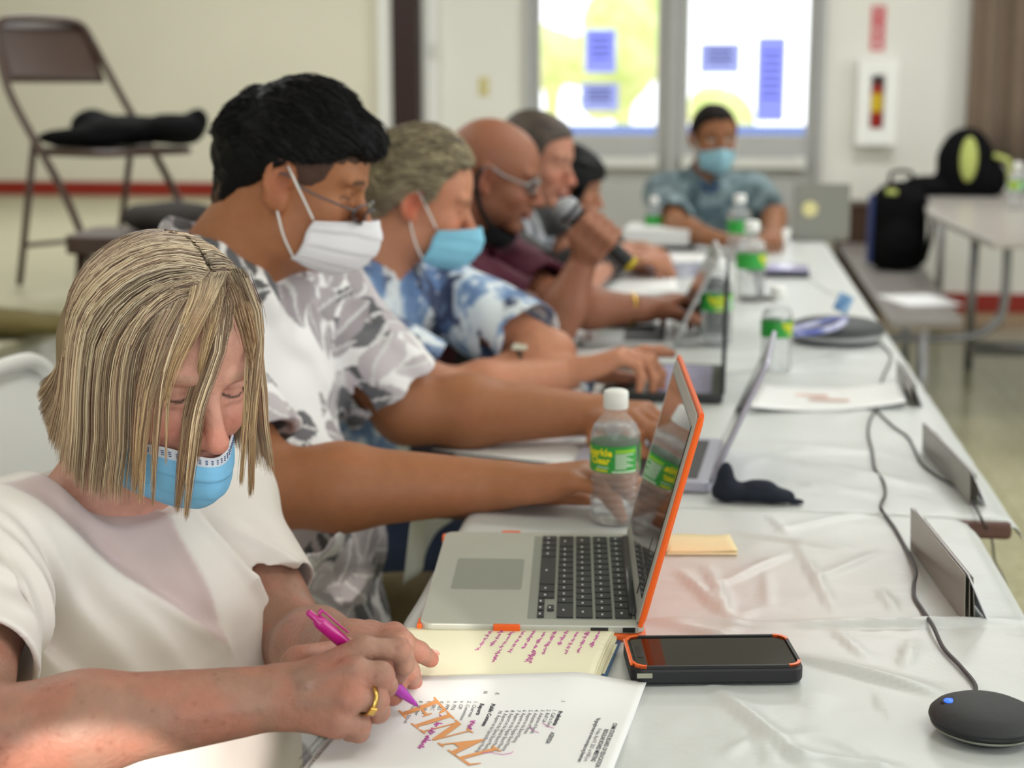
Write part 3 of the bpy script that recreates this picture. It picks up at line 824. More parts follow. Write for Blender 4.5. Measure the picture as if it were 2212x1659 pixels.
def lump(name, c, prims, m, vox, lab, cat, dn=None, amp=0.01, zmin=None, parent=None, grp=None):
    S = SDF()
    for a, r, k in prims: S.ell(np.array(c) + np.array(a), r, None, k)
    if dn: S.disp(dn, amp)
    if zmin is not None: S.plane((c[0], c[1], zmin), (0, 0, -1), 0.006)
    V, Q = S.mesh(vox, 16); V = laplace(V, Q, 1)
    o = fast_mesh(name, V, Q, m, loc=c, parent=parent)
    if parent is None: o.location = tuple(c)
    if lab: tag(o, lab, cat, grp)
    return o
m_bag = mat('black_bag_cloth', '0a0a0c', 0.85, noise=0.15, nscale=20, bump=0.3, bscale=120, spec=0.12)
m_olive = mat('olive_canvas', '6a5f36', 0.85, noise=0.12, nscale=12, bump=0.4, bscale=160)
cseat = np.array([cc_[0] + 0.06, cc_[1], STAGE_Z + 0.457])
bg1 = lump('shoulder_bag', cseat, [((0.0, 0, 0.05), (0.15, 0.14, 0.05), 0.03), ((0.16, 0.02, 0.055), (0.09, 0.12, 0.05), 0.03), ((-0.12, 0.04, 0.06), (0.07, 0.10, 0.06), 0.03), ((-0.1, -0.12, 0.03), (0.14, 0.05, 0.03), 0.03), ((0.22, 0.06, 0.09), (0.03, 0.03, 0.03), 0.03)],
     m_bag, 0.008, 'black soft bag lying on the seat of the folding chair on stage', 'bag', lambda p: 0.02 * (fbm(p, 12, 3) - 0.45), 0.015, zmin=cseat[2])
A = onz(300, 500, STAGE_Z + 0.25)
t = thing('low_stool', (A[0], A[1], STAGE_Z), 0.1, 'low dark brown stool on the stage behind the folding chair', 'stool')
MB().prism(rrect(0.34, 0.3, 0.04), 0.2, 0.25).build('seat', m_brown, t, bevel=0.006)
for sx in (-1, 1):
    for sy in (-1, 1): MB().tube([(sx * 0.13, sy * 0.11, 0.2), (sx * 0.145, sy * 0.125, 0.0)], 0.014).build('leg', m_brown, t, True)
lump('dark_bag', np.array([A[0] + 0.08, A[1], STAGE_Z + 0.25]), [((0.0, 0, 0.04), (0.12, 0.1, 0.045), 0.03), ((0.09, 0.02, 0.03), (0.06, 0.08, 0.035), 0.03)], mat('dark_grey_bag_cloth', '2c2624', 0.8, noise=0.15, bump=0.2), 0.01,
     'dark slumped bag on the low stool on the stage', 'bag', lambda p: 0.02 * (fbm(p, 12, 8) - 0.45), 0.015, zmin=STAGE_Z + 0.25)
A = onz(30, 738, STAGE_Z)
lump('canvas_bundle', np.array([A[0] - 0.02, A[1] + 0.08, STAGE_Z]), [((-0.15, 0.0, 0.035), (0.2, 0.1, 0.04), 0.03), ((0.05, 0.02, 0.03), (0.12, 0.08, 0.03), 0.03), ((-0.3, 0.05, 0.05), (0.12, 0.1, 0.05), 0.03)], m_olive, 0.009,
     'olive canvas bundle lying on the edge of the stage', 'canvas bundle', lambda p: 0.02 * (fbm(p, 14, 5) - 0.45), 0.015, zmin=STAGE_Z)

# ------------------------------------------------------------------ cafeteria table with bench on the right
m_ctop = mat('grey_laminate', 'a8a29c', 0.3, noise=0.03, nscale=40)
m_bench = mat('grey_bench_top', '8a8480', 0.35, noise=0.04, nscale=40)
def at(x, y, z): return onz(x, y, z)[:2]
tp = [at(1992, 413, 0.74), at(2003, 458, 0.74), at(2142, 519, 0.74)]
A, B = tp[0], tp[2]
t = thing('cafeteria_table', (tp[1][0], tp[1][1], 0), 0, 'grey folding cafeteria table with tube legs, right of the meeting table', 'table')
o0 = np.array([tp[1][0], tp[1][1]])
poly = [np.array(p) - o0 for p in (tp[1], tp[2], (tp[2][0] + 1.6, tp[2][1] + 0.05), (tp[0][0] + 1.9, tp[0][1] + 0.2), tp[0])]
MB().prism([tuple(p) for p in poly], 0.71, 0.74).build('tabletop', m_ctop, t, bevel=0.006)
for (x, y, zt) in ((2098, 640, 0.7), (2030, 560, 0.7)):
    g = onz(x, y + 25, 0.28)[:2] - o0
    MB().tube([(g[0], g[1], 0.71), (g[0], g[1], 0.0)], 0.02).build('leg', m_steel, t, True)
g = onz(2165, 720, 0.30)[:2] - o0
MB().tube(curve_pts([(g[0], g[1], 0.71), (g[0], g[1], 0.42), (g[0] - 0.04, g[1], 0.33), (g[0] - 0.16, g[1], 0.28), (g[0] - 0.5, g[1], 0.27)], 8), 0.018).build('leg', m_steel, t, True)
MB().tube([(g[0] - 0.1, g[1] + 0.1, 0.22), (g[0] + 1.0, g[1] + 0.1, 0.22)], 0.03).build('stretcher', m_steel, t, True)
bz = 0.43
P = [onz(x, y, bz)[:2] for x, y in ((1925, 692), (2080, 688), (1985, 560), (1870, 520), (1808, 520))]
t = thing('bench', (P[0][0], P[0][1], 0), 0, 'long grey bench beside the right edge of the meeting table', 'bench')
MB().prism([tuple(p - P[0]) for p in P], bz - 0.03, bz).build('bench_top', m_bench, t, bevel=0.006)
for (x, y) in ((2000, 705), (1965, 620)):
    g = onz(x, y, bz)[:2] - P[0] + np.array([0, 0.06])
    MB().tube([(g[0], g[1], bz - 0.03), (g[0], g[1], 0)], 0.02).build('leg', m_steel, t, True)
A = onz(1985, 650, bz)
bp = thing('paper', (A[0], A[1], bz + 0.001), 0.3, 'white sheets of paper lying on the grey bench', 'paper')
MB().box((0, 0, 0.002), (0.23, 0.3, 0.004)).build('sheets', mat('white_paper', 'eeeeee', 0.7, noise=0.01), bp)

# backpacks
m_bp = mat('backpack_black', '08080a', 0.85, noise=0.2, nscale=30, bump=0.2, spec=0.12)
m_bpb = mat('backpack_blue', '2a3568', 0.7, noise=0.1)
m_lime = mat('lime_patch', 'a8b060', 0.7, noise=0.05)
A = onz(1940, 588, bz)
b = thing('backpack', (A[0], A[1] + 0.08, bz), 0, 'black backpack with blue side standing on the grey bench', 'backpack')
S = SDF(); S.box((A[0], A[1] + 0.08, bz + 0.19), (0.125, 0.09, 0.185), 0.06, k=0.03); S.ell((A[0], A[1] + 0.01, bz + 0.12), (0.09, 0.06, 0.11), None, 0.03); S.ell((A[0] + 0.0, A[1] + 0.08, bz + 0.36), (0.09, 0.08, 0.05), None, 0.03)
S.disp(lambda p: 0.012 * (fbm(p, 14, 5) - 0.45), 0.01)
V, Q = S.mesh(0.009); fast_mesh('bag_body', V, Q, m_bp, b, loc=b.location)
MB().tube(curve_pts([(-0.05, -0.02, 0.4), (-0.04, -0.03, 0.45), (0.04, -0.03, 0.45), (0.05, -0.02, 0.4)], 5), 0.009).build('grab_handle', m_bp, b, True)
q = MB().box((-0.128, -0.02, 0.19), (0.02, 0.1, 0.32)).build('side_panel', m_bpb, b, bevel=0.009)
q = MB().tube(curve_pts([(0.1, -0.09, 0.34), (0.135, -0.14, 0.22), (0.11, -0.1, 0.05)], 6), 0.012).build('shoulder_strap', m_bp, b, True)
MB().tube([(-0.07, -0.07, 0.365), (-0.02, -0.075, 0.36)], 0.014).build('badge', m_lime, b, True)
A = onz(2085, 425, 0.74)
b = thing('backpack', (A[0], A[1] + 0.05, 0.74), 0, 'black backpack with lime patch lying on the grey cafeteria table', 'backpack')
S = SDF(); S.ell((A[0], A[1] + 0.05, 0.74 + 0.14), (0.14, 0.1, 0.19), None, 0.03); S.ell((A[0] + 0.1, A[1] + 0.05, 0.74 + 0.08), (0.1, 0.09, 0.1), None, 0.03); S.plane((0, 0, 0.742), (0, 0, -1))
S.ell((A[0] - 0.18, A[1] + 0.05, 0.74 + 0.04), (0.13, 0.09, 0.06), None, 0.03); S.disp(lambda p: 0.015 * (fbm(p, 14, 9) - 0.45), 0.01); S.plane((0, 0, 0.742), (0, 0, -1))
V, Q = S.mesh(0.01); fast_mesh('bag_body', V, Q, m_bp, b, loc=b.location)
MB().lathe([(0, 0), (0.035, 0.004), (0.042, 0.012), (0.035, 0.02), (0, 0.022)], n=20, R=rotx(math.pi / 2) @ np.diag([1, 1, 1.0]), c=(0, 0, 0)).build('lime_patch', m_lime, b, True, loc=(0.0, -0.085, 0.18)).scale = (1.0, 1, 2.6)
MB().tube(curve_pts([(0.12, -0.06, 0.2), (0.19, -0.07, 0.17), (0.2, -0.05, 0.08)], 6), 0.013).build('shoulder_strap', m_lime, b, True)
A = onz(1857, 520, 0.44)
t = thing('wooden_box', (A[0], A[1] + 0.1, 0), 0, 'dark brown wooden box behind the grey laptop at the table end', 'box')
MB().box((0, 0, 0.31), (0.24, 0.3, 0.62)).build('box_body', mat('dark_brown_wood', '3c2616', 0.6, noise=0.2, nscale=4, stretch=(1, 1, 6)), t, bevel=0.006)
MB().box((0, 0, 0.63), (0.26, 0.32, 0.02)).build('lid', mat('dark_brown_wood', '3c2616'), t, bevel=0.004)
# pale grey jacket shape on the cafeteria table
A = onz(2205, 420, 0.74)
lump('folded_jacket', np.array([A[0] + 0.12, A[1], 0.74]), [((0, 0, 0.06), (0.14, 0.12, 0.08), 0.03), ((0.02, 0.02, 0.14), (0.08, 0.09, 0.08), 0.03)], mat('pale_grey_cloth', 'b4b6bc', 0.8, bump=0.2), 0.012, 'pale grey bundled jacket at the right edge on the cafeteria table', 'jacket', lambda p: 0.02 * (fbm(p, 12, 2) - 0.45), 0.015, zmin=0.74)
# ------------------------------------------------------------------ meeting tables under white plastic sheets
TZ, TF = 0.735, 0.715                       # near table top, far table top
def plastic_mat():
    m = mat('white_plastic_sheet', 'cdd0cf', 0.36, spec=0.45, noise=0.015, nscale=4, bump=0.35, bscale=26, bdist=0.004)
    return m
m_cloth = plastic_mat()
m_woode = mat('brown_table_edge', '5a3a30', 0.45, noise=0.15, nscale=8)
m_leg = mat('table_leg_metal', '55504c', 0.4, metal=0.4, noise=0.05)
def ztop_fn(ridges, seed, amp=0.0012):
    R_ = [(np.array(a[:2]), np.array(b[:2]), h * 1.7, wd) for a, b, h, wd in ridges]
    def f(X, Y):
        P = np.stack([X, Y], -1)
        q = np.stack([X, Y, np.zeros_like(X)], -1)
        z = amp * (fbm(q, 9, seed, 3) - 0.44) * 2
        z = z + 0.0022 * np.maximum(0, 1 - np.abs(fbm(q, 5.0, seed + 9, 2) - 0.37) / 0.022) * sst(fbm(q, 3, seed + 2, 2), 0.3, 0.45)
        for a, b, h, wd in R_:
            ab = b - a; t = np.clip(((P - a) @ ab) / (ab @ ab), 0, 1); dd = P - a - t[..., None] * ab
            side = np.cross(ab / np.linalg.norm(ab), dd)
            r = np.linalg.norm(dd, axis=-1); fade = np.sin(np.pi * np.clip(t * 0.94 + 0.03, 0, 1)) ** 0.6
            z = z + h * fade * np.exp(-(r / (wd * np.where(side > 0, 1.0, 0.35))) ** 2)
        return z
    return f
def cloth(name, x0, x1, y0, y1, z, drop, ridges, seed, lab, step=0.006, rc=0.05, dropy=None, amp=0.0012, grp=None):
    """sheet lying on the table and hanging over its sides, with folds modelled in the surface"""
    zf = ztop_fn(ridges, seed, amp)
    def axis(a, b, dr):
        s = np.arange(a - dr[0], b + dr[1] + 1e-6, step); return s
    xs, ys = axis(x0, x1, drop), axis(y0, y1, dropy or (0, 0))
    X, Y = np.meshgrid(xs, ys)
    ex = np.maximum(np.maximum(x0 + 0.012 - X, X - x1 + 0.012), 0); ey = np.maximum(np.maximum(y0 + 0.012 - Y, Y - y1 + 0.012), 0)
    over = np.maximum(ex, ey)
    PX = np.clip(X, x0, x1); PY = np.clip(Y, y0, y1)
    cxr = np.maximum(np.abs(PX - (x0 + x1) / 2) - ((x1 - x0) / 2 - rc), 0); cyr = np.maximum(PY - (y1 - rc), 0)
    rr = np.sqrt(cxr ** 2 + cyr ** 2); f = np.where(rr > rc, rc / np.maximum(rr, 1e-6), 1.0)
    sx = np.sign(PX - (x0 + x1) / 2)
    PX = np.where((cxr > 0) & (cyr > 0), (x0 + x1) / 2 + sx * ((x1 - x0) / 2 - rc + cxr * f), PX)
    PY = np.where((cxr > 0) & (cyr > 0), (y1 - rc) + cyr * f, PY)
    hang = np.maximum(over - 0.012, 0)
    PX = PX + np.where(ex > 0, np.sign(X - (x0 + x1) / 2) * (0.010 * (1 - np.exp(-hang / 0.01)) + hang * 0.07 * (1 + 0.8 * np.sin(Y * 38 + 2 * np.sin(Y * 13)))), 0)
    Z = z + zf(PX, PY) * (hang < 0.001) + 0.0035 - np.where(over > 0, np.where(over < 0.012, over ** 2 / 0.024, 0.006), 0) - hang * 0.98
    V = np.stack([PX, PY, Z], -1).reshape(-1, 3)
    ny, nx = X.shape
    b = (np.arange(ny - 1)[:, None] * nx + np.arange(nx - 1)[None]).ravel()
    Q = np.stack([b, b + 1, b + 1 + nx, b + nx], -1)
    o = fast_mesh(name, V, Q, m_cloth); tag(o, lab, 'tablecloth', grp)
    md = o.modifiers.new('s', 'SOLIDIFY'); md.thickness = 0.0006; md.offset = -1
    return o
def g2(x, y, z=TZ): return onz(x, y, z)[:2]
A, B = onz(998, 1130, TZ), onz(2085, 1110, TZ)
TX0, TX1 = -0.302, 0.325
TY1 = onz(1500, 1094, TZ + 0.004)[1] + 0.0
TYM = onz(1500, 1351, TZ)[1]
yaw_c = math.tan(YAW)
rid = [((g2(1535, 1492)), (g2(1750, 1665)), 0.0035, 0.012), (g2(1700, 1640), g2(1960, 1680), 0.003, 0.012), (g2(1738, 1432), g2(2030, 1508), 0.0045, 0.014),
       (g2(1340, 1368), g2(1345, 1640), 0.002, 0.008), (g2(1430, 1355), g2(1640, 1405), 0.003, 0.012), (g2(1800, 1368), g2(1870, 1430), 0.002, 0.008),
       (g2(1965, 1390), g2(1950, 1450), 0.002, 0.008), (g2(1395, 1352), g2(1650, 1362), 0.004, 0.010), (g2(1650, 1362), g2(2230, 1352), 0.005, 0.010),
       (g2(1465, 1240), g2(1560, 1335), 0.003, 0.010), (g2(1525, 1230), g2(1572, 1345), 0.003, 0.008), (g2(1560, 1270), g2(1700, 1205), 0.0025, 0.010),
       (g2(1760, 1262), g2(1900, 1200), 0.002, 0.009), (g2(1720, 1180), g2(1800, 1330), 0.002, 0.008), (g2(1650, 1240), g2(1655, 1320), 0.002, 0.006),
       (g2(1590, 1160), g2(1840, 1195), 0.0025, 0.010), (g2(1690, 1150), g2(1900, 1110), 0.002, 0.010), (g2(1900, 1280), g2(1930, 1330), 0.002, 0.006), (g2(1660, 1120), g2(1700, 1160), 0.002, 0.006),
       (g2(1640, 1590), g2(1660, 1659), 0.0015, 0.006), (g2(1890, 1500), g2(1930, 1570), 0.0012, 0.006), (g2(1620, 1600), g2(1560, 1640), 0.0012, 0.006)]
t = thing('folding_table', ((TX0 + TX1) / 2, 0.9, 0), 0, 'narrow folding table nearest the camera, hidden under its white sheet', 'table')
def local_box(t, lo, hi, name, m, bevel=0.003):
    L = np.array(t.location); lo = np.array(lo) - L; hi = np.array(hi) - L
    return MB().box((lo + hi) / 2, hi - lo).build(name, m, t, bevel=bevel)
local_box(t, (TX0 + 0.012, 0.35, TZ - 0.028), (TX1 - 0.012, TY1 - 0.012, TZ - 0.002), 'tabletop', m_woode)
for sx in (TX0 + 0.08, TX1 - 0.08):
    for sy in (0.5, TY1 - 0.25):
        MB().tube([(sx - t.location[0], sy - t.location[1], 0), (sx - t.location[0], sy - t.location[1], TZ - 0.028)], 0.015).build('leg', m_leg, t, True)
cloth('tablecloth', TX0, TX1, 0.35, TY1, TZ, (0.16, 0.16), rid, 3, 'white wrinkled plastic sheet covering the near table under laptop, phone and puck', rc=0.06, dropy=(0, 0.012))
FX0, FX1 = -0.385, onz(2187, 1128, TF)[0]
FY0, FY1 = onz(2187, 1131, TF)[1], onz(1790, 519, TF)[1]
rid2 = [(g2(1660, 990, TF), g2(2000, 1060, TF), 0.003, 0.02), (g2(1600, 960, TF), g2(1900, 985, TF), 0.002, 0.03), (g2(1640, 1030, TF), g2(1900, 1080, TF), 0.003, 0.012), (g2(1560, 820, TF), g2(1760, 800, TF), 0.002, 0.03),
        (g2(1600, 700, TF), g2(1700, 640, TF), 0.002, 0.04)]
ymid = (FY0 + FY1) / 2
first = None
for k, (a, b) in enumerate(((FY0, ymid), (ymid, FY1))):
    t = thing('folding_table', ((FX0 + FX1) / 2, (a + b) / 2, 0), 0, ['wide brown-edged folding table behind the near one, under a white sheet', 'far folding table in the row, ending in front of the man in the teal shirt'][k], 'table')
    local_box(t, (FX0, a + 0.002, TF - 0.024), (FX1, b - 0.002, TF), 'tabletop', m_woode, 0.006)
    for sx in (FX0 + 0.08, FX1 - 0.08):
        for sy in (a + 0.3, b - 0.3):
            MB().tube([(sx - t.location[0], sy - t.location[1], 0), (sx - t.location[0], sy - t.location[1], TF - 0.024)], 0.015).build('leg', m_leg, t, True)
cloth('tablecloth', FX0 - 0.004, FX1 + 0.003, FY0 + 0.004, FY1, TF, (0.12, 0.03), rid2, 11, 'white plastic sheet covering the long far tables', step=0.012, rc=0.02, dropy=(0.004, 0.1), amp=0.0018)

ZN, ZF_ = TZ + 0.0045, TF + 0.0045          # surfaces of the sheets
# ------------------------------------------------------------------ orange-cased laptop
m_alu = mat('laptop_aluminium', 'bcbdb4', 0.38, metal=0.3, spec=0.5, noise=0.015, nscale=200)
m_pad = mat('trackpad', '9ea39a', 0.3, metal=0.3)
m_key = mat('black_keys', '1c1e20', 0.5, noise=0.1)
m_or = mat('orange_shell', 'f0641e', 0.3, spec=0.5, sss=0.1)
m_scr = mat('dark_glossy_screen', '06070a', 0.04, spec=0.9)
m_hinge = mat('hinge_black', '26292c', 0.35)
m_keyprint = mat('key_legend', 'c8c8c8', 0.6)
zt = ZN + 0.017
p0 = onz(905, 1345, zt); p1 = onz(1392, 1346, zt); p2 = onz(1000, 1150, zt)
LD = float(np.linalg.norm((p1 - p0)[:2])); LL = float(np.linalg.norm((onz(1396, 1150, zt) - p1)[:2])); LA = math.atan2(p1[1] - p0[1], p1[0] - p0[0]) - 0.035
Lp = thing('laptop', (p0[0], p0[1], ZN), LA, 'silver laptop in an orange snap-on case, nearest the camera', 'laptop')
D_, L_ = LD, LL + 0.004
def rr_slab(w, h, r, z0, z1, x0=0, y0=0): return MB().prism(rrect(w, h, r, 6, x0 + w / 2, y0 + h / 2), z0, z1)
case = rr_slab(D_ + 0.003, L_ + 0.003, 0.014, 0.0005, 0.0085, -0.0015, -0.0015).build('case_bottom', m_or, Lp, bevel=0.0025)
base = rr_slab(D_, L_, 0.012, 0.0085, 0.0165).build('base', m_alu, Lp, bevel=0.0015)
cl = MB()
cl.box((D_ * 0.39, -0.002, 0.0135), (0.026, 0.004, 0.008)); cl.box((D_ * 0.35, L_ + 0.001, 0.0135), (0.022, 0.004, 0.008)); cl.box((0.0, 0.012, 0.011), (0.005, 0.02, 0.007))
cl.box((-0.001, L_ - 0.01, 0.011), (0.004, 0.016, 0.007))
cl.build('case_clip', m_or, case, bevel=0.001)
pt = MB(); pt.box((D_ * 0.93, -0.0002, 0.0125), (0.012, 0.0012, 0.005)); pt.box((D_ * 0.80, -0.0002, 0.0125), (0.017, 0.0012, 0.004)); pt.build('port', m_black, base)
U = (L_ - 0.036) / 14.5; yk = L_ - 0.018; kx = D_ * 0.515
well = MB().box((kx + U * 2.45, L_ / 2, 0.01655), (U * 5.75, L_ - 0.034, 0.0004)).build('keyboard', mat('keyboard_well', '8f9288', 0.5, metal=0.3), Lp)
MB().prism(rrect(0.076 * D_ / 0.227, 0.105, 0.004, 4, D_ * 0.27, L_ / 2), 0.0165, 0.01675).build('trackpad', m_pad, Lp)
rows = [([1, 1, 1, 1.25, 5, 1.25, 1], 0, 1.0), ([2.25] + [1] * 10 + [2.25], 1, 1.0), ([1.75] + [1] * 11 + [1.75], 2, 1.0), ([1.5] + [1] * 12 + [1], 3, 1.0), ([1] * 13 + [1.5], 4, 1.0), ([14.5 / 14] * 14, 5, 0.56)]
cache = {}
def key(xc, yc, w, h):
    k = (round(w, 3), round(h, 2))
    if k not in cache:
        o = MB().prism(rrect(U * h - 0.0030, U * w - 0.0030, 0.0016, 3), 0, 0.0014).box((-U * h * 0.08, 0, 0.00145), (0.002, min(U * w * 0.25, 0.005), 0.0001), mi=1).build('key', m_key, well, bevel=0.0004, mats=[m_keyprint]); cache[k] = o
    else:
        o = cache[k].copy(); COL.objects.link(o); o.parent = well
    o.location = (xc, yc, 0.0168); return o
for ws, r, h in rows:
    x = kx + (r + h / 2 - (0.0 if r < 5 else 0.0)) * U; y = yk
    for w in ws: key(x, y - w * U / 2, w, h); y -= w * U
x = kx; y = yk - 11.5 * U
for (dx, dy) in ((0.25, 0.5), (0.25, 1.5), (0.75, 1.5), (0.25, 2.5)): key(x + dx * U, y - dy * U, 1, 0.5)
hx = D_ - 0.012
MB().tube([(hx + 0.002, 0.028, 0.0175), (hx + 0.002, L_ - 0.028, 0.0175)], 0.0052, 12).build('hinge', m_hinge, Lp, True)
lean = math.radians(14.5); LH = 0.214
Rl = roty(lean)                                  # lid: built upright in yz, leaning away from the user
lid = bpy.data.objects.new('lid', None)
def lidpart(mb, name, m, par, bevel=0.0):
    for i in range(len(mb.V)): mb.V[i] = (np.asarray(mb.V[i]) @ Rl.T) + np.array([hx + 0.004, 0, 0.0175])
    return mb.build(name, m, par, bevel=bevel)
Ryz = np.array([[0, 0, 1], [1, 0, 0], [0, 1, 0]], float)     # (x,y,z)->(z, x, y): prism in the yz plane
def slabyz(w, h, r, t0, t1, y0=0, z0=0): return MB().prism(rrect(w, h, r, 6, y0 + w / 2, z0 + h / 2), t0, t1, R=Ryz)
ld = lidpart(slabyz(L_, LH, 0.010, 0.0, 0.0035), 'lid', m_alu, Lp, 0.0008)
lidpart(slabyz(L_ + 0.004, LH + 0.004, 0.012, 0.0035, 0.0075, -0.002, -0.001), 'case_back', m_or, Lp, 0.002)
rim = MB()
for a, b in (((-0.002, 0.0), (-0.002, LH)), ((L_ + 0.002, 0.0), (L_ + 0.002, LH)), ((-0.001, LH + 0.002), (L_ + 0.001, LH + 0.002))):
    rim.tube([(0.0035, a[0], a[1]), (0.0035, b[0], b[1])], 0.0026, 8)
lidpart(rim, 'case_rim', m_or, Lp)
lidpart(MB().box((-0.0004, L_ / 2, LH / 2 + 0.004), (0.0008, L_ - 0.034, LH - 0.036)), 'screen', m_scr, Lp)
lidpart(MB().box((-0.0007, 0.062, 0.02 + 0.022), (0.0006, 0.004, 0.06)), 'bezel_mark', m_hinge, Lp)

# ------------------------------------------------------------------ bottles
m_water = mat('water_clear', 'fbffff', 0.0, trans=1.0, ior=1.2, spec=0.6, alpha=0.45)
m_pet = mat('bottle_plastic', 'f4f8f8', 0.03, alpha=0.16, spec=1.0, coat=1.0)
m_capw = mat('bottle_cap_white', 'e8e9e6', 0.45, sss=0.2)
m_green = mat('label_green', '2f9a3c', 0.4)
m_greenL = mat('label_light_green', '8fc832', 0.4)
m_yel = mat('label_yellow', 'f4e81e', 0.4)
m_lwh = mat('label_white', 'd8ead4', 0.5)
def bottle(loc, rz, lab):
    b = thing('water_bottle', loc, rz, lab, 'bottle', 'bottled waters on the tables')
    r = 0.0308
    prof = [(0, 0.002), (0.012, 0.003), (0.02, 0.0), (0.027, 0.0015), (r - 0.001, 0.006)]
    z = 0.01
    while z < 0.062: prof += [(r, z), (r, z + 0.0035), (r - 0.0022, z + 0.0055), (r - 0.0022, z + 0.0065)]; z += 0.0088
    prof += [(r, 0.066), (r - 0.0006, 0.068), (r - 0.0006, 0.102), (r, 0.104), (r, 0.110), (r - 0.001, 0.114), (r - 0.0042, 0.123), (r - 0.010, 0.131), (r - 0.0155, 0.136), (0.0138, 0.139), (0.0135, 0.1415), (0.0155, 0.142), (0.0155, 0.1435), (0.0128, 0.1445), (0.0128, 0.158), (0, 0.158)]
    MB().lathe(prof, n=40).build('bottle_body', m_pet, b, True)
    wp = [(max(a - 0.0007, 0), max(zz, 0.001) + 0.0007) for a, zz in prof if zz < 0.1235]
    wp.append((0, wp[-1][1])); MB().lathe(wp, n=40).build('water', m_water, b, True)
    c = MB(); n = 48; ring = []
    for zz in (0.1445, 0.1455, 0.162, 0.1655, 0.167):
        pass
    V = []; pr = [(0.0146, 0.1440), (0.0150, 0.1450), (0.0150, 0.1625), (0.0140, 0.1652), (0.0110, 0.1665), (0.0, 0.1668)]
    for i, (rr_, zz) in enumerate(pr):
        for k in range(96):
            q = rr_ * (1 + (0.018 if (k % 2 == 0 and i in (1, 2)) else 0)); a = 2 * math.pi * k / 96; V.append((q * math.cos(a), q * math.sin(a), zz))
    c.add(V, [(i * 96 + k, i * 96 + (k + 1) % 96, (i + 1) * 96 + (k + 1) % 96, (i + 1) * 96 + k) for i in range(len(pr) - 1) for k in range(96)])
    c.build('cap', m_capw, b, True)
    def band(z0, z1, a0, a1, rr_, name, m, par):
        n = 40; V = []
        for i in range(n + 1):
            a = math.radians(a0 + (a1 - a0) * i / n)
            for zz in (z0, z1): V.append((rr_ * math.cos(a), rr_ * math.sin(a), zz))
        o = link_mesh(name, V, [(2 * i, 2 * i + 2, 2 * i + 3, 2 * i + 1) for i in range(n)], m, par, True); return o
    lb = band(0.0685, 0.1015, 0, 345, r + 0.0003, 'label', m_green, b)
    band(0.0935, 0.0975, 290, 340, r + 0.0005, 'label_stripe', m_greenL, lb)
    band(0.0695, 0.0712, 283, 342, r + 0.0005, 'label_stripe', m_lwh, lb)
    def wrap(s, size, a, zz, m, bold=0.0, name='lettering'):
        o = text_mesh(name, s, size, m, lb, bold=bold)
        o.matrix_local = Matrix.Identity(4)
        for v in o.data.vertices:
            an = math.radians(a) + v.co.x / r; v.co = ((r + 0.0007) * math.cos(an), (r + 0.0007) * math.sin(an), zz + v.co.y)
    wrap('Sparkle', 0.0125, 214, 0.0895, m_yel, 0.0004); wrap('Clear', 0.0125, 226, 0.0795, m_yel, 0.0004)
    for k in range(8):
        band(0.0910 - 0.0024 * k, 0.0922 - 0.0024 * k, 290, 334 - 9 * ((k * 5) % 3), r + 0.0006, 'printed_line', m_lwh, lb)
    band(0.0745, 0.0757, 245, 275, r + 0.0006, 'printed_line', m_lwh, lb); band(0.0705, 0.0722, 240, 272, r + 0.0006, 'printed_line', m_yel, lb)
    return b
A = onz(1327, 1126, ZN)
b0 = bottle((A[0], A[1], ZN), math.radians(-16), 'near clear water bottle with white cap and green label beside the orange-cased laptop')
for x, y, rz, s, lab in ((1546, 745, 0.4, 1.12, 'water bottle with green label standing behind the tilted grey laptop screen'), (1675, 800, 1.3, 1.0, 'water bottle with yellow-green label in front of the conference speaker'),
                      (1620, 650, 1.5, 1.25, 'nearer of the two water bottles close together past mid table'), (1595, 560, 2.2, 1.25, 'farther of the two water bottles standing close together'), (1411, 528, 2.0, 1.0, 'water bottle beside the left elbow of the man in teal')):
    A = onz(x, y, ZF_); o = copy_tree(b0); o.location = (A[0], A[1], ZF_); o.rotation_euler = (0, 0, rz); o.scale = (s, s, s); o['label'] = lab
A = onz(2168, 450, 0.742); o = copy_tree(b0); o.location = (A[0] + 0.05, A[1], 0.7415); o.scale = (1.2, 1.2, 1.2); o['label'] = 'water bottle on the grey cafeteria table at the right edge'

# ------------------------------------------------------------------ phone
m_ph = mat('phone_case_black', '17181a', 0.5, noise=0.1, nscale=50)
c0, c1, c2 = onz(1364, 1444, ZN + 0.017), onz(1740, 1440, ZN + 0.017), onz(1372, 1392, ZN + 0.017)
PLn, PW = float(np.linalg.norm((c1 - c0)[:2])), 0.083
ph = thing('smartphone', (c0[0], c0[1], ZN + 0.0005), math.atan2(c1[1] - c0[1], c1[0] - c0[0]), 'smartphone in black case with orange corners lying face up', 'phone')
MB().prism(rrect(PLn, PW, 0.013, 8, PLn / 2, PW / 2), 0, 0.0155).build('phone_case', m_ph, ph, bevel=0.003)
MB().prism(rrect(PLn - 0.012, PW - 0.012, 0.009, 8, PLn / 2, PW / 2), 0.0155, 0.0163).build('screen', m_scr, ph)
bz = MB()
outer = rrect(PLn - 0.003, PW - 0.003, 0.0125, 8, PLn / 2, PW / 2); inner = rrect(PLn - 0.009, PW - 0.009, 0.0100, 8, PLn / 2, PW / 2)
nn = len(outer)
def ringpart(idx, name, m, z0, z1):
    q = MB()
    for i in idx:
        j = (i + 1) % nn; V = [(*outer[i], z0), (*outer[j], z0), (*inner[j], z0), (*inner[i], z0), (*outer[i], z1), (*outer[j], z1), (*inner[j], z1), (*inner[i], z1)]
        q.add(V, [(0, 1, 5, 4), (3, 7, 6, 2), (4, 5, 6, 7), (0, 4, 7, 3), (1, 2, 6, 5)])
    return q.build(name, m, ph)
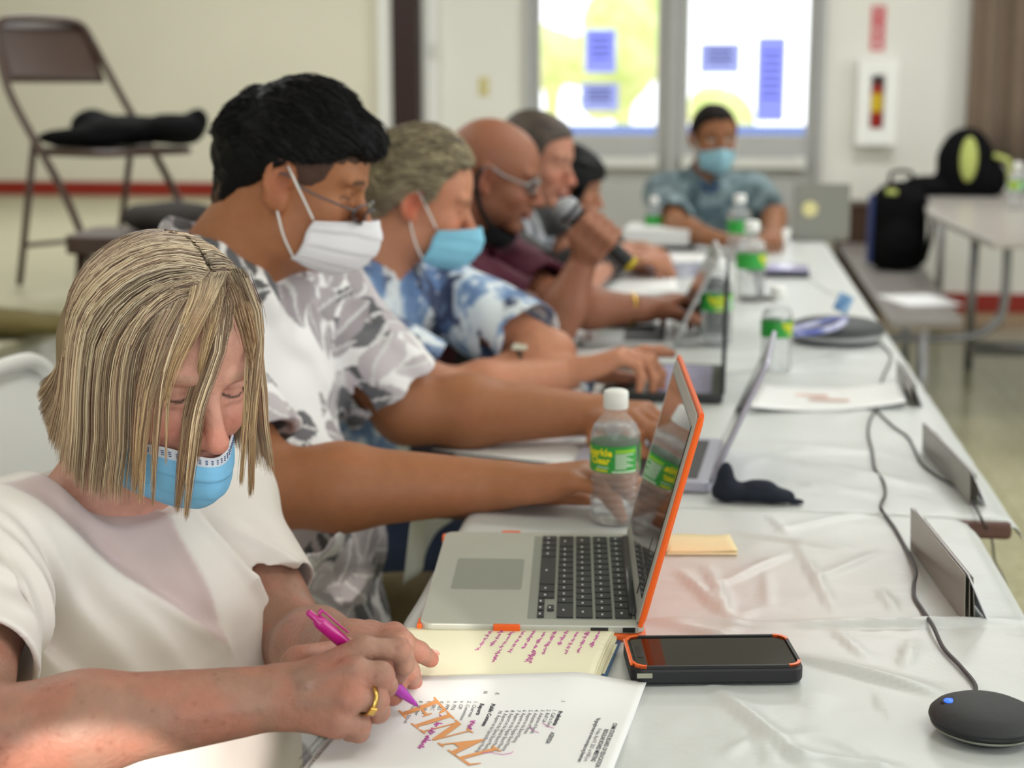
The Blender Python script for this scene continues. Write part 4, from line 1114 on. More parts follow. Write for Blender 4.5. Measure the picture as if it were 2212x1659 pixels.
ringpart([i for i in range(nn)], 'raised_lip', m_ph, 0.0150, 0.0175)
for q4 in range(4): ringpart(range(q4 * 9, q4 * 9 + 8), 'orange_corner', m_or, 0.0152, 0.0180)
MB().box((-0.0000 + 0.0015, PW / 2, 0.0165), (0.0035, PW - 0.02, 0.0028)).build('orange_end', m_or, ph, bevel=0.001)
MB().box((0.012, -0.0004, 0.0095), (0.014, 0.0015, 0.0045)).build('side_button', mat('button_grey', '9a9a88', 0.5), ph, bevel=0.0005)
MB().box((0.011, PW / 2, 0.0164), (0.006, 0.028, 0.0004)).build('notch', m_black, ph)

# ------------------------------------------------------------------ microphone puck with cable
m_mesh = mat('speaker_mesh', '26282a', 0.55, noise=0.2, nscale=900, bump=0.6, bscale=1400, bdist=0.0006)
m_ring = mat('silver_ring', '8c8f84', 0.35, metal=0.6)
pc = onz(2127, 1549, ZN + 0.014)
pk = thing('microphone_puck', (pc[0], pc[1], ZN), 0, 'black disc-shaped table microphone with a blue light', 'microphone')
R_ = 0.0455
MB().lathe([(R_, 0.0135), (R_ * 0.985, 0.0165), (R_ * 0.9, 0.0205), (R_ * 0.72, 0.0245), (R_ * 0.45, 0.0272), (R_ * 0.2, 0.0282), (0, 0.0284)], n=64).build('mesh_top', m_mesh, pk, True)
MB().lathe([(0, 0.0), (R_ * 0.6, 0.0), (R_ * 0.72, 0.001), (R_ * 0.86, 0.005), (R_ * 0.97, 0.0105), (R_, 0.0135)], n=64).build('base_shell', m_black, pk, True)
MB().lathe([(R_ * 0.905, 0.0062), (R_ * 0.93, 0.0066), (R_ * 0.965, 0.0088), (R_ * 0.955, 0.009)], n=64).build('silver_band', m_ring, pk, True)
bl = onz(2052, 1517, ZN + 0.024) - np.array(pk.location)
MB().lathe([(0.0, 0.0), (0.0075, 0.0), (0.0078, 0.001), (0.0055, 0.0022), (0, 0.0026)], n=24).build('button', m_black, pk, True, loc=(bl[0], bl[1], 0.0228))
MB().lathe([(0.0, 0.0), (0.0052, 0.0), (0.0048, 0.0008), (0, 0.0012)], n=24).build('blue_light', mat('blue_led', '2a5cff', 0.3, emit='2f62ff', estr=1.6), pk, True, loc=(bl[0], bl[1], 0.0250))
m_cable = mat('cable_dark', '2b2024', 0.4)
def cable(pts, r, lab, name='cable', grp=None, m=m_cable, start=None):
    P = [onz(x, y, z + r) for x, y, z in pts]
    if start is not None: P = [np.array(start)] + P
    C_ = curve_pts(P, 8)
    return tag(MB().tube(C_, r, 8).build(name, m, smooth=True), lab, 'cable', grp)
cable([(2108, 1486, ZN), (2075, 1440, ZN), (2038, 1400, ZN), (2015, 1352, ZN + 0.004), (1993, 1318, ZN), (1976, 1290, ZN), (1974, 1262, ZN + 0.003), (1979, 1235, ZN + 0.005), (1968, 1205, ZN + 0.003), (1950, 1172, ZN), (1932, 1140, ZN), (1910, 1110, ZN), (1902, 1096, ZN + 0.003), (1904, 1085, ZF_ + 0.006), (1912, 1068, ZF_), (1908, 1040, ZF_), (1890, 1012, ZF_), (1884, 975, ZF_), (1875, 935, ZF_), (1880, 905, ZF_), (1893, 880, ZF_), (1905, 820, ZF_), (1925, 770, ZF_), (1905, 745, ZF_)],
      0.0021, 'dark microphone cable snaking up the sheet from the puck', start=(pc[0] - 0.012, pc[1] + 0.041, ZN + 0.0105))
cable([(1893, 885, ZF_), (1912, 905, ZF_), (1935, 925, ZF_), (1962, 945, ZF_), (1975, 970, ZF_), (1990, 1000, ZF_), (2020, 1025, ZF_), (2060, 1050, ZF_), (2090, 1075, ZF_ + 0.002), (2108, 1098, ZF_ + 0.006), (2122, 1125, ZF_ + 0.004), (2142, 1165, ZF_ - 0.05), (2150, 1215, ZF_ - 0.12), (2172, 1262, ZF_ - 0.2), (2188, 1350, ZF_ - 0.35), (2215, 1450, 0.12), (2250, 1480, 0.0), (2330, 1500, 0.0)],
      0.0019, 'dark cable dropping over the right edge of the table')

# ------------------------------------------------------------------ nameplates (folded, seen from the end)
m_plate = mat('nameplate_metal', '8c877c', 0.25, metal=0.3, noise=0.05, nscale=10)
m_clear = mat('nameplate_edge', 'dcdce2', 0.3)
def nameplate(nb, fb, nr_h, zt_, off, lab):
    """nb, fb: near and far bottom-left corners; ridge above; outer panel leans right"""
    a, b = onz(nb[0], nb[1], zt_), onz(fb[0], fb[1], zt_)
    t = thing('nameplate', (a[0], a[1], zt_), 0, lab, 'nameplate', 'name tents along the right table edge')
    d = b - a; d[2] = 0; L = np.linalg.norm(d); d = d / L; n = np.array([d[1], -d[0], 0])     # n points right
    h = nr_h; O = np.zeros(3); lean_ = n * -0.002
    def sheet(p, q, th, name, m, l0=0.0, l1=L, par=t):
        up = unit(q - p); nn_ = np.cross(d, up); V = []
        for u in (l0, l1):
            for w_, s_ in ((p, 0), (q, 0), (q, th), (p, th)): V.append(w_ + d * u + nn_ * s_)
        return link_mesh(name, V, [(0, 1, 2, 3), (7, 6, 5, 4), (0, 4, 5, 1), (1, 5, 6, 2), (2, 6, 7, 3), (3, 7, 4, 0)], m, par, bevel=0.0003)
    top = np.array([0, 0, h]) + lean_
    sheet(O, top, 0.0012, 'front_panel', m_plate)
    sheet(O + n * 0.006 + (0, 0, 0.001), top + n * 0.006 - np.array([0, 0, h * 0.14]), 0.001, 'insert_card', m_plate, 0.004, L * 0.93)
    sheet(O + n * 0.011 + (0, 0, 0.001), top + n * 0.009 - np.array([0, 0, h * 0.08]), 0.001, 'insert_card', m_plate, 0.003, L * 0.88)
    sheet(O + n * off, top + n * 0.003, 0.0016, 'back_panel', m_clear)
    return t
nameplate((2082, 1344), (1966, 1186), 0.050, ZN, 0.024, 'metallic folded nameplate standing on the near table beside the cable')
nameplate((2094, 1092), (1992, 975), 0.045, ZF_, 0.022, 'blurred folded nameplate at the right edge behind the near table')
nameplate((1968, 878), (1936, 820), 0.04, ZF_, 0.02, 'small folded nameplate at the right end of the printed sheet')

# ------------------------------------------------------------------ sticky notes, black mask
A, B, C_ = onz(1440, 1200, ZN), onz(1594, 1200, ZN), onz(1588, 1157, ZN)
t = thing('sticky_notes', (A[0], A[1], ZN + 0.0005), math.atan2(B[1] - A[1], B[0] - A[0]), 'pale yellow sticky note pad behind the orange laptop lid', 'sticky notes')
w_ = float(np.linalg.norm(B - A)); V = []; n = 10
for i in range(n + 1):
    for j in range(5):
        u, v = i / n, j / 4; V.append((u * w_, v * 0.068, 0.004 + 0.002 * u ** 3 + 0.0012 * math.sin(u * 5) * v))
Fq = [(i * 5 + j, (i + 1) * 5 + j, (i + 1) * 5 + j + 1, i * 5 + j + 1) for i in range(n) for j in range(4)]
q = link_mesh('top_sheet', V, Fq, mat('sticky_yellow', 'f4e3b4', 0.7, noise=0.02), t, True); md = q.modifiers.new('s', 'SOLIDIFY'); md.thickness = 0.0004
MB().box((w_ / 2, 0.034, 0.0016), (w_ - 0.001, 0.067, 0.003)).build('pad', mat('sticky_yellow', 'f3dfa0'), t)
A = onz(1625, 1088, ZF_)
m_navy = mat('dark_navy_fabric', '141c2a', 0.85, noise=0.12, bump=0.3, bscale=500, bdist=0.0005)
c = np.array([A[0], A[1] + 0.012, ZF_])
lump('cloth_mask', c, [((-0.032, 0, 0.012), (0.022, 0.02, 0.016), 0.01), ((-0.036, 0.0, 0.03), (0.012, 0.012, 0.024), 0.012), ((0.0, 0, 0.012), (0.03, 0.022, 0.013), 0.01), ((0.03, -0.004, 0.010), (0.026, 0.018, 0.012), 0.008), ((0.055, -0.006, 0.003), (0.014, 0.01, 0.004), 0.004), ((0.01, 0.0, 0.02), (0.02, 0.014, 0.01), 0.008)],
     m_navy, 0.0015, 'crumpled dark navy cloth mask on the sheet behind the sticky notes', 'face mask', lambda p: 0.004 * (fbm(p, 60, 3) - 0.45), 0.004, zmin=ZF_ + 0.0005)

# ------------------------------------------------------------------ notebook and agenda page
m_cream_p = mat('notebook_page', 'f0ebcd', 0.7, noise=0.01)
m_bluec = mat('notebook_cover_blue', '3a6088', 0.5)
m_paperw = mat('white_paper', 'eeeeee', 0.7)
m_pink = mat('pink_ink', 'c45aa8', 0.7, noise=0.1)
a, b, c, d_ = onz(872, 1352, ZN + 0.012), onz(1327, 1349, ZN + 0.015), onz(1275, 1470, ZN + 0.013), onz(850, 1475, ZN + 0.012)
nb = thing('notebook', (a[0], a[1], ZN), 0, 'open cream notebook with pink handwriting and a blue cover', 'notebook')
o0 = np.array([a[0], a[1], ZN])
def quadgrid(P00, P10, P11, P01, nu, nv, zf):
    V = []
    for j in range(nv + 1):
        for i in range(nu + 1):
            u, v = i / nu, j / nv
            p = (P00 * (1 - u) + P10 * u) * (1 - v) + (P01 * (1 - u) + P11 * u) * v; p = p.copy(); p[2] = zf(u, v); V.append(p)
    return V, [(j * (nu + 1) + i, (j + 1) * (nu + 1) + i, (j + 1) * (nu + 1) + i + 1, j * (nu + 1) + i + 1) for j in range(nv) for i in range(nu)]
# v: 0 at the far edge, 1 towards the viewer; the block curls down at the right end
e1, e2 = onz(1268, 1488, ZN + 0.01), onz(845, 1500, ZN + 0.008)
zfun = lambda u, v: 0.0105 + 0.0015 * math.sin(math.pi * min(1, v)) - 0.0045 * max(0, v - 0.15) ** 1.2 * (0.3 + 0.7 * u) + 0.0025 * u * math.exp(-((v - 0.45) / 0.35) ** 2)
V, Fq = quadgrid(a - o0, b - o0, e1 - o0, e2 - o0, 30, 16, zfun)
pg = link_mesh('page', V, Fq, m_cream_p, nb, True); md = pg.modifiers.new('s', 'SOLIDIFY'); md.thickness = 0.0003
# page block with visible leaf edges on the right
bl = MB()
for k in range(9):
    f = k / 9; V = []
    P = [b - o0, (b * 0.6 + e1 * 0.4) - o0, e1 - o0]
    for i in range(13):
        v = i / 12; p = (b - o0) * (1 - v) + (e1 - o0) * v
        zz = zfun(1, v) * (1 - f) + 0.0012 * f; off = 0.0035 * math.sin(k * 1.7) * 0.3 + f * 0.006
        V += [(p[0] + off, p[1] - 0.002 * f, zz), (p[0] + off - 0.12, p[1] - 0.002, zz * 0.9)]
    bl.add(V, [(2 * i, 2 * i + 1, 2 * i + 3, 2 * i + 2) for i in range(12)])
q = bl.build('page_block', m_cream_p, nb); q['kind'] = 'stuff'; md = q.modifiers.new('s', 'SOLIDIFY'); md.thickness = 0.0005
V = [p - o0 for p in (a, b + np.array([0.008, 0, 0]), e1 + np.array([0.010, 0, 0]), e2)]; V = [(p[0], p[1], 0.0008) for p in V]
q = link_mesh('cover', V, [(0, 3, 2, 1)], m_bluec, nb); md = q.modifiers.new('s', 'SOLIDIFY'); md.thickness = 0.0016; md.offset = 1
def scribble(P00, ex, ey, zf, lines, parent, name, m, w=0.0005, seed=1):
    """handwriting: looping strokes; lines = (x, y, length) along ex in metres"""
    rs = np.random.RandomState(seed); q = MB()
    for (x, y, L, hgt) in lines:
        s = 0.0
        while s < L:
            wl = 0.006 + rs.rand() * 0.012; n = int(wl / 0.0007); pts = []
            ph = rs.rand() * 6
            for i in range(n):
                u = i / max(n - 1, 1)
                xx = x + s + u * wl + 0.0005 * math.cos(ph + i * 1.6); yy = y + hgt * (0.5 * math.sin(ph + i * 1.1) + (0.9 if rs.rand() < 0.12 else 0)) + 0.0004 * rs.randn()
                p = P00 + ex * xx + ey * yy; pts.append((p[0], p[1], zf(p) + 0.0005))
            if len(pts) > 2: q.tube(curve_pts(pts, 2), w, 3, caps=False)
            s += wl + 0.003
    return q.build(name, m, parent)
exn = unit((e1 - b) * np.array([1, 1, 0])); eyn = unit((a - b) * np.array([1, 1, 0]))
Ln = np.linalg.norm((a - b)[:2]); Ld = np.linalg.norm((e1 - b)[:2])
def zpage(p):
    q = p[:2] - (b - o0)[:2]; M = np.stack([(a - b)[:2], (e1 - b)[:2]], 1); u, v = np.linalg.solve(M, q); return zfun(1 - u, v)
lines = [(0.010 + 0.002 * (k % 3), 0.012 + 0.0105 * k, 0.042 + 0.012 * ((k * 7) % 3), 0.0022) for k in range(11)] + [(0.07, 0.062, 0.022, 0.0022)]
scribble((b - o0), exn, eyn, zpage, lines, pg, 'handwriting', m_pink, 0.00033)

# agenda page in front
zp = ZN + 0.0016
pa, pb, pc_, pd = onz(905, 1462, ZN + 0.014), onz(1398, 1470, ZN + 0.004), onz(1325, 1662, zp), onz(530, 1662, zp)
# real page: width along pa-pb; extends below the picture's lower edge
ext = 0.13
pcx = pc_ + unit(pc_ - pb) * ext; pdx = pd + unit(pc_ - pb) * ext * 0.9
ag = thing('agenda_page', (pa[0], pa[1], ZN), 0, 'white printed agenda page with orange letters FINAL, under the writing hand', 'paper')
o1 = np.array([pa[0], pa[1], ZN])
plx = onz(640, 1548, zp)
P00 = pa + (pa - pb) * 0.22
def zag(u, v):
    t = min(max((v - 0.05) / 0.22, 0), 1); k = min(max((u - 0.72) / 0.26, 0), 1)
    return 0.0020 + 0.0122 * (1 - t * t * (3 - 2 * t)) * (1 - 0.85 * k * k * (3 - 2 * k))
V, Fq = quadgrid(P00 - o1, pb - o1, pcx - o1, P00 + (pcx - pb) * 1.02 - o1 + np.array([0.0, 0.0, 0]), 36, 24, zag)
sh = link_mesh('sheet', V, Fq, m_paperw, ag, True); md = sh.modifiers.new('s', 'SOLIDIFY'); md.thickness = 0.00025
def zsh(p):
    q = np.array([p[0], p[1]]) - (P00 - o1)[:2]; M = np.stack([(pb - P00)[:2], (pcx - pb)[:2]], 1); u, v = np.linalg.solve(M, q); return zag(min(max(u, 0), 1), min(max(v, 0), 1))
m_orp = mat('orange_print', 'e8a268', 0.75)
SER = {'F': [[(0, 0), (.42, 0), (.42, .04), (.29, .06), (.29, .47), (.52, .47), (.56, .38), (.6, .38), (.6, .64), (.56, .64), (.52, .54), (.29, .54), (.29, .93), (.56, .93), (.66, .78), (.7, .78), (.68, 1), (0, 1), (0, .96), (.13, .94), (.13, .06), (0, .04)]],
       'I': [[(0, 0), (.42, 0), (.42, .04), (.29, .06), (.29, .94), (.42, .96), (.42, 1), (0, 1), (0, .96), (.13, .94), (.13, .06), (0, .04)]],
       'N': [[(0, 0), (.32, 0), (.32, .04), (.2, .06), (.2, .82), (.72, 0), (.82, 0), (.82, .94), (.95, .96), (.95, 1), (.62, 1), (.62, .96), (.76, .94), (.76, .3), (.3, 1), (0, 1), (0, .96), (.14, .94), (.14, .06), (0, .04)]],
       'A': [[(0, 0), (.3, 0), (.3, .04), (.2, .06), (.28, .3), (.56, .3), (.64, .06), (.52, .04), (.52, 0), (.96, 0), (.96, .04), (.84, .06), (.5, 1), (.44, 1), (.12, .06), (0, .04)]],
       'L': [[(0, 0), (.7, 0), (.76, .3), (.72, .3), (.62, .08), (.29, .07), (.29, .94), (.42, .96), (.42, 1), (0, 1), (0, .96), (.13, .94), (.13, .06), (0, .04)]]}
def flat_poly(polys, org, ex, ey, z, name, m, parent):
    q = MB()
    for poly in polys:
        V = []
        for (x, y) in poly:
            p = org + ex * x + ey * y; V.append((p[0], p[1], zsh(p) + 0.0006))
        q.add(V, [tuple(range(len(V)))])
    return q.build(name, m, parent)
def pgp(x, y): return onz(x, y, ZN + 0.003) - o1
# big word runs from (900,1520) to (1050,1655); letter tops towards the upper right
org = pgp(860, 1543); endp = pgp(1016, 1655); exF = (endp - org) * np.array([1, 1, 0]); Lf = np.linalg.norm(exF); exF /= Lf
eyF = np.array([-exF[1], exF[0], 0]); 
hF = 0.036; adv = 0
tot = .7 + .46 + 1.0 + .92 + .78
sc_ = Lf / tot / 1.0
for ch in 'FINAL':
    P = [[(x * 1.0, y) for x, y in q] for q in SER[ch]]
    flat_poly(P, org + exF * adv * sc_, exF * sc_, eyF * hF, 0, 'orange_letter', m_orp, sh)
    adv += {'F': .7, 'I': .46, 'N': 1.0, 'A': .92, 'L': .78}[ch]
# printed text runs down the page: lines perpendicular to the page top (page lies sideways to the camera)
tx = unit((pcx - pb) * np.array([1, 1, 0])); ty = np.array([-tx[1], tx[0], 0])      # reading direction, and up
ink2 = mat('printed_grey_ink', '4a4a52', 0.8)
def page_text(s, x, y, size, m=ink2, par=None, bold=0.0):
    o = text_mesh('printed_text', s, size, m, sh, bold=bold); o.matrix_local = Matrix.Identity(4)
    p0_ = pgp(x, y)
    for v in o.data.vertices:
        p = p0_ + tx * v.co.x + ty * v.co.y; v.co = (p[0], p[1], zsh(p) + 0.0005)
    return o
page_text('CNMI STATE BOARD OF EDUCATION', 1325, 1560, 0.0052, bold=0.0001)
page_text('REGULAR BOARD MEETING', 1306, 1573, 0.0052, bold=0.0001)
page_text('Friday, April 9, 2021 at 4:00 p.m.', 1292, 1572, 0.0050)
page_text('Via google meet at www.cnmipss.org livestream', 1290, 1549, 0.0046, bold=0.0001)
page_text('AGENDA', 1190, 1580, 0.0055, bold=0.0001)
page_text('I.', 1213, 1525, 0.0050)
page_text('Preliminaries', 1207, 1539, 0.0050, bold=0.0002)
for k, s in enumerate(['1. Call to Order', '2. Roll Call', '3. Adoption of Agenda', '4. Adoption of Minutes', '5. Report on the Board Meeting', '6. Report on the Regular Board Meeting', '7. Report on the Regular Board Meeting', '8. Report on the Special Board Meeting', '9. Report on the Special Board Meeting', '10. Report on the Special Board Meeting']):
    page_text(s, 1195 - 13.0 * k, 1537 + 0.3 * k, 0.0048)
page_text('II.', 1071, 1516, 0.005); page_text('Public Comments', 1062, 1531, 0.005, bold=0.0002)
page_text('III.', 1046, 1514, 0.005); page_text('Reports', 1038, 1531, 0.005, bold=0.0002)
for k, s in enumerate(['1. Chairman', '2. Committees', 'a. CIP', 'b. FPA', 'c. PPP', 'd. AES', 'e. SRC', 'f. Student', 'g. Teacher', 'h. Private School']):
    page_text(s, 1025 - 14.5 * k, 1528 + 0.2 * k, 0.0046)
page_text('Adjournment', 845, 1520, 0.005, bold=0.0002)
for k, s in enumerate(['Public comments may be emailed to the', 'Board of Education. We ask that remarks', 'be limited to 3 minutes']):
    page_text(s, 722 - 17 * k, 1585 + 2 * k, 0.0048)
def sheet_scrib(x, y, L, h, seed, dirx=tx, name='handwriting'):
    return scribble(pgp(x, y), dirx, np.array([-dirx[1], dirx[0], 0]), zsh, [(0, 0, L, h)], sh, name, m_pink, 0.00045, seed)
sheet_scrib(952, 1548, 0.045, 0.003, 5); sheet_scrib(1022, 1556, 0.012, 0.004, 6); sheet_scrib(925, 1588, 0.012, 0.003, 9)
for P in ([(1172, 1560), (1180, 1566), (1196, 1572)], [(1145, 1568), (1150, 1576), (1164, 1582)], [(1040, 1625), (1060, 1624), (1085, 1629), (1104, 1626), (1108, 1622)]):
    MB().tube([(*pgp(x, y)[:2], zsh(pgp(x, y)) + 0.0006) for x, y in P], 0.0003, 3).build('check_mark', m_pink, sh)

# ------------------------------------------------------------------ loose paper, laptops and small things on the far table
def paper(pts, z, lab, m=m_paperw, th=0.0012, curl=0.0, grp='loose sheets on the far tables'):
    P = [onz(x, y, z) for x, y in pts]; t = thing('paper', (P[0][0], P[0][1], z + 0.0006), 0, lab, 'paper', grp); o_ = P[0]
    V, Fq = quadgrid(P[0] - o_, P[1] - o_, P[2] - o_, P[3] - o_, 14, 6, lambda u, v: th + curl * (2 * u - 1) ** 2)
    q = link_mesh('sheet', V, Fq, m, t, True); md = q.modifiers.new('s', 'SOLIDIFY'); md.thickness = th
    return t, o_
t, o_ = paper([(1640, 842), (1944, 836), (1956, 884), (1610, 893)], ZF_, 'white sheet with faint orange print lying across the table middle', curl=0.012)
for (x, y, s) in ((1745, 858, 0.02), (1790, 868, 0.022)):
    p = onz(x, y, ZF_) - o_; MB().box((p[0], p[1], 0.0035), (0.07, 0.012, 0.0006)).build('faint_print', mat('faint_orange', 'e8b8a8', 0.8), t)
paper([(932, 975), (1100, 950), (1290, 962), (1240, 1010)], ZF_, 'white sheets under the forearms of the man in the leaf shirt', curl=0.002)
paper([(1110, 925), (1300, 905), (1300, 935), (1180, 960)], ZF_, 'white sheet beyond the typing hand of the man in the leaf shirt', curl=0.001)
paper([(1285, 598), (1455, 592), (1465, 632), (1270, 640)], ZF_, 'white sheet in front of the silver ring-bound papers', curl=0.002)
paper([(1385, 552), (1525, 548), (1530, 565), (1378, 568)], ZF_, 'narrow white sheet beyond the printed grey sheet')
t, o_ = paper([(1362, 574), (1515, 566), (1518, 598), (1355, 604)], ZF_, 'grey printed sheet with dense dark marks beyond the microphone', mat('grey_printed_paper', 'b8bac8', 0.7, color2='5c6078', nscale=26))
t, o_ = paper([(1225, 712), (1452, 706), (1458, 742), (1215, 746)], ZF_, 'thick white document beside the silver laptop, under a dark tablet', th=0.012)
paper([(1215, 760), (1330, 752), (1420, 775), (1230, 800)], ZF_, 'white sheet beside the pointing hand', curl=0.002)
A, B = onz(1290, 707, ZF_ + 0.016), onz(1420, 702, ZF_ + 0.016)
t = thing('tablet', (A[0], A[1], ZF_ + 0.0145), 0.05, 'dark tablet lying on the thick white document', 'tablet')
MB().prism(rrect(0.13, 0.06, 0.008, 4, 0.065, 0.03), 0, 0.008).build('tablet_body', mat('dark_maroon_plastic', '2a1216', 0.4), t, bevel=0.002)
P = [onz(1366, 744, ZF_ + 0.004), onz(1442, 748, ZF_ + 0.004)]
tag(MB().tube([P[0], P[1]], 0.004, 8).build('blue_pen', mat('pen_blue', '39449a', 0.4), smooth=True), 'blue pen lying below the silver laptop', 'pen')

m_silver = mat('silver_laptop', 'b4b4b2', 0.35, metal=0.4, noise=0.02)
m_dkscr = mat('dark_screen', '1c1a20', 0.12, spec=0.8)
m_dklap = mat('dark_laptop', '26282a', 0.4)
def laptop(loc, rz, D, L, H, lean_deg, lab, mb, mk, ms, thick=0.014, scr_m=None, logo=None):
    """user on -x side, hinge on +x side, long side along y"""
    t = thing('laptop', loc, rz, lab, 'laptop')
    bs = MB().prism(rrect(D, L, 0.012, 5, D / 2, L / 2), 0.001, thick).build('base', mb, t, bevel=0.002)
    MB().box((D * 0.68, L / 2, thick + 0.0004), (D * 0.44, L * 0.86, 0.0008)).build('keyboard', mk, t)
    MB().prism(rrect(D * 0.26, L * 0.34, 0.004, 3, D * 0.26, L / 2), thick, thick + 0.0006).build('trackpad', m_pad, t)
    Rq = roty(math.radians(lean_deg)); off = np.array([D - 0.004, 0, thick])
    def lp(mb_, name, m, par, bevel=0.0):
        for i in range(len(mb_.V)): mb_.V[i] = (np.asarray(mb_.V[i]) @ Rq.T) + off
        return mb_.build(name, m, par, bevel=bevel)
    ld = lp(slabyz(L, H, 0.010, 0.0, 0.007), 'lid', ms, t, 0.0015)
    lp(MB().box((-0.0004, L / 2, H / 2 + 0.004), (0.0008, L - 0.024, H - 0.028)), 'screen', scr_m or m_dkscr, ld)
    if logo: lp(MB().lathe([(0, 0), (0.03, 0), (0.03, 0.0006), (0, 0.0006)], n=24, R=Ryz, c=(0.007, L * 0.5 + logo[0], H / 2 + logo[1])), 'round_logo', logo[2], ld)
    return t
m_lilac = mat('lilac_keys', 'b8b4d0', 0.5, color2='8e8ab0', nscale=60)
A, B = onz(1536, 1046, ZF_ + 0.014), onz(1562, 957, ZF_ + 0.014)
ang = math.atan2(B[1] - A[1], B[0] - A[0]) - math.pi / 2
L2 = float(np.linalg.norm((B - A)[:2])) + 0.02
ux = rotz(ang) @ np.array([1, 0, 0]); D2 = 0.205
laptop(tuple((A - ux * D2)[:2]) + (ZF_,), ang, D2, L2, 0.188, 23, 'grey laptop under the hands of the man in the leaf shirt', mat('light_grey_laptop', 'b0b0c0', 0.35, metal=0.3), mat('black_keybed', '202024', 0.5), mat('light_grey_laptop', 'b0b0c0'), 0.016, mat('reflecting_screen', '4a4850', 0.08, spec=0.9))
A = onz(1562, 856, ZF_ + 0.014); vd = unit(np.array([A[0], A[1], 0])); ang = math.atan2(vd[1], vd[0]) - math.pi / 2
ux = rotz(ang) @ np.array([1, 0, 0])
laptop(tuple((A - ux * 0.215)[:2]) + (ZF_,), ang, 0.215, 0.31, 0.215, 0.6, 'laptop in front of the man in the blue shirt, its lid seen edge-on', m_dklap, m_lilac, m_dklap, 0.015)
A = onz(1456, 742, ZF_ + 0.012); ang = math.radians(2)
ux = rotz(ang) @ np.array([1, 0, 0])
laptop(tuple((A - ux * 0.2)[:2]) + (ZF_,), ang, 0.2, 0.29, 0.215, 26, 'silver laptop leaning back in front of the bald man', m_silver, m_key, m_silver, 0.013)
A = onz(1490, 735, ZF_)
tag(MB().prism(rrect(0.055, 0.12, 0.012, 5), 0, 0.12).build('black_pouch', m_bag, loc=(A[0] + 0.045, A[1] + 0.12, ZF_ + 0.0005), bevel=0.008), 'black pouch standing behind the leaning silver laptop', 'pouch')
# far grey laptop seen from behind
A, B = onz(1712, 519, ZF_), onz(1834, 520, ZF_)
Lw = float(np.linalg.norm((B - A)[:2])); ang = math.atan2(B[1] - A[1], B[0] - A[0])
t = thing('laptop', (A[0], A[1] - 0.005, ZF_), ang, 'far grey laptop seen from behind with a pale round logo', 'laptop')
m_glap = mat('grey_laptop_back', '7a7a72', 0.4, metal=0.3)
MB().prism(rrect(Lw, 0.2, 0.01, 4, Lw / 2, 0.1), 0.0005, 0.013).build('base', m_glap, t, bevel=0.002)
hl = 0.19
q = MB().prism(rrect(Lw, hl, 0.01, 5, Lw / 2, hl / 2), 0, 0.006, R=np.array([[1, 0, 0], [0, 0.1, 1], [0, 1, -0.1]], float) @ np.diag([1, 1, 1.0])); ldk = q.build('lid', m_glap, t, loc=(0, 0.0, 0.013), bevel=0.0015)
MB().lathe([(0, 0), (0.028, 0), (0.028, 0.001), (0, 0.001)], n=24, R=RF, c=(Lw * 0.29, 0.007, 0.1 + 0.013)).build('round_logo', mat('pale_yellow_logo', 'dcd49a', 0.5), t)
# white box of papers, far phone stand, purple tablet, cup
A, B = onz(1342, 538, ZF_), onz(1492, 541, ZF_)
t = thing('paper_tray', (A[0], A[1], ZF_), math.atan2(B[1] - A[1], B[0] - A[0]), 'stack of white paper in a dark tray near the far left bottle', 'paper tray')
wt = float(np.linalg.norm((B - A)[:2]))
MB().box((wt / 2, 0.13, 0.008), (wt + 0.01, 0.28, 0.014)).build('tray', m_black, t, bevel=0.003)
MB().box((wt / 2, 0.13, 0.042), (wt - 0.01, 0.26, 0.054)).build('paper_stack', mat('paper_stack_white', 'd8d8d6', 0.7, stretch=(1, 1, 40), noise=0.05), t, bevel=0.002)
A, B = onz(1632, 598, ZF_), onz(1742, 596, ZF_)
t = thing('tablet', (A[0], A[1], ZF_), 0.0, 'lilac tablet on a black folder at the far end of the table', 'tablet')
wt = float(np.linalg.norm((B - A)[:2]))
MB().box((wt / 2, 0.09, 0.008), (wt, 0.2, 0.015)).build('black_cover', m_black, t, bevel=0.003)
MB().box((wt / 2 + 0.01, 0.06, 0.0205), (wt - 0.02, 0.13, 0.009)).build('tablet_body', mat('lilac_screen', '9a94b8', 0.2), t, bevel=0.002)
A = onz(1622, 648, ZF_)
t = thing('phone_stand', (A[0] + 0.02, A[1], ZF_), 0, 'small grey stand with a dark base beside the paired bottles', 'stand')
MB().box((0, 0, 0.006), (0.09, 0.05, 0.01)).build('base', mat('dark_bronze', '4a4038', 0.4), t, bevel=0.003)
MB().tube([(0, 0.01, 0.01), (-0.012, 0.02, 0.075)], 0.006).build('post', m_steel, t, True)
MB().box((-0.014, 0.022, 0.08), (0.03, 0.008, 0.03), rotx(0.4)).build('clamp', m_steel, t, bevel=0.002)
A = onz(1690, 528, ZF_)
t = thing('paper_cup', (A[0], A[1], ZF_), 0, 'small white cup with reddish rim at the far table end', 'cup')
MB().lathe([(0, 0.001), (0.02, 0.001), (0.026, 0.055), (0.025, 0.055), (0.019, 0.006), (0, 0.006)], n=20).build('cup_wall', m_capw, t, True)
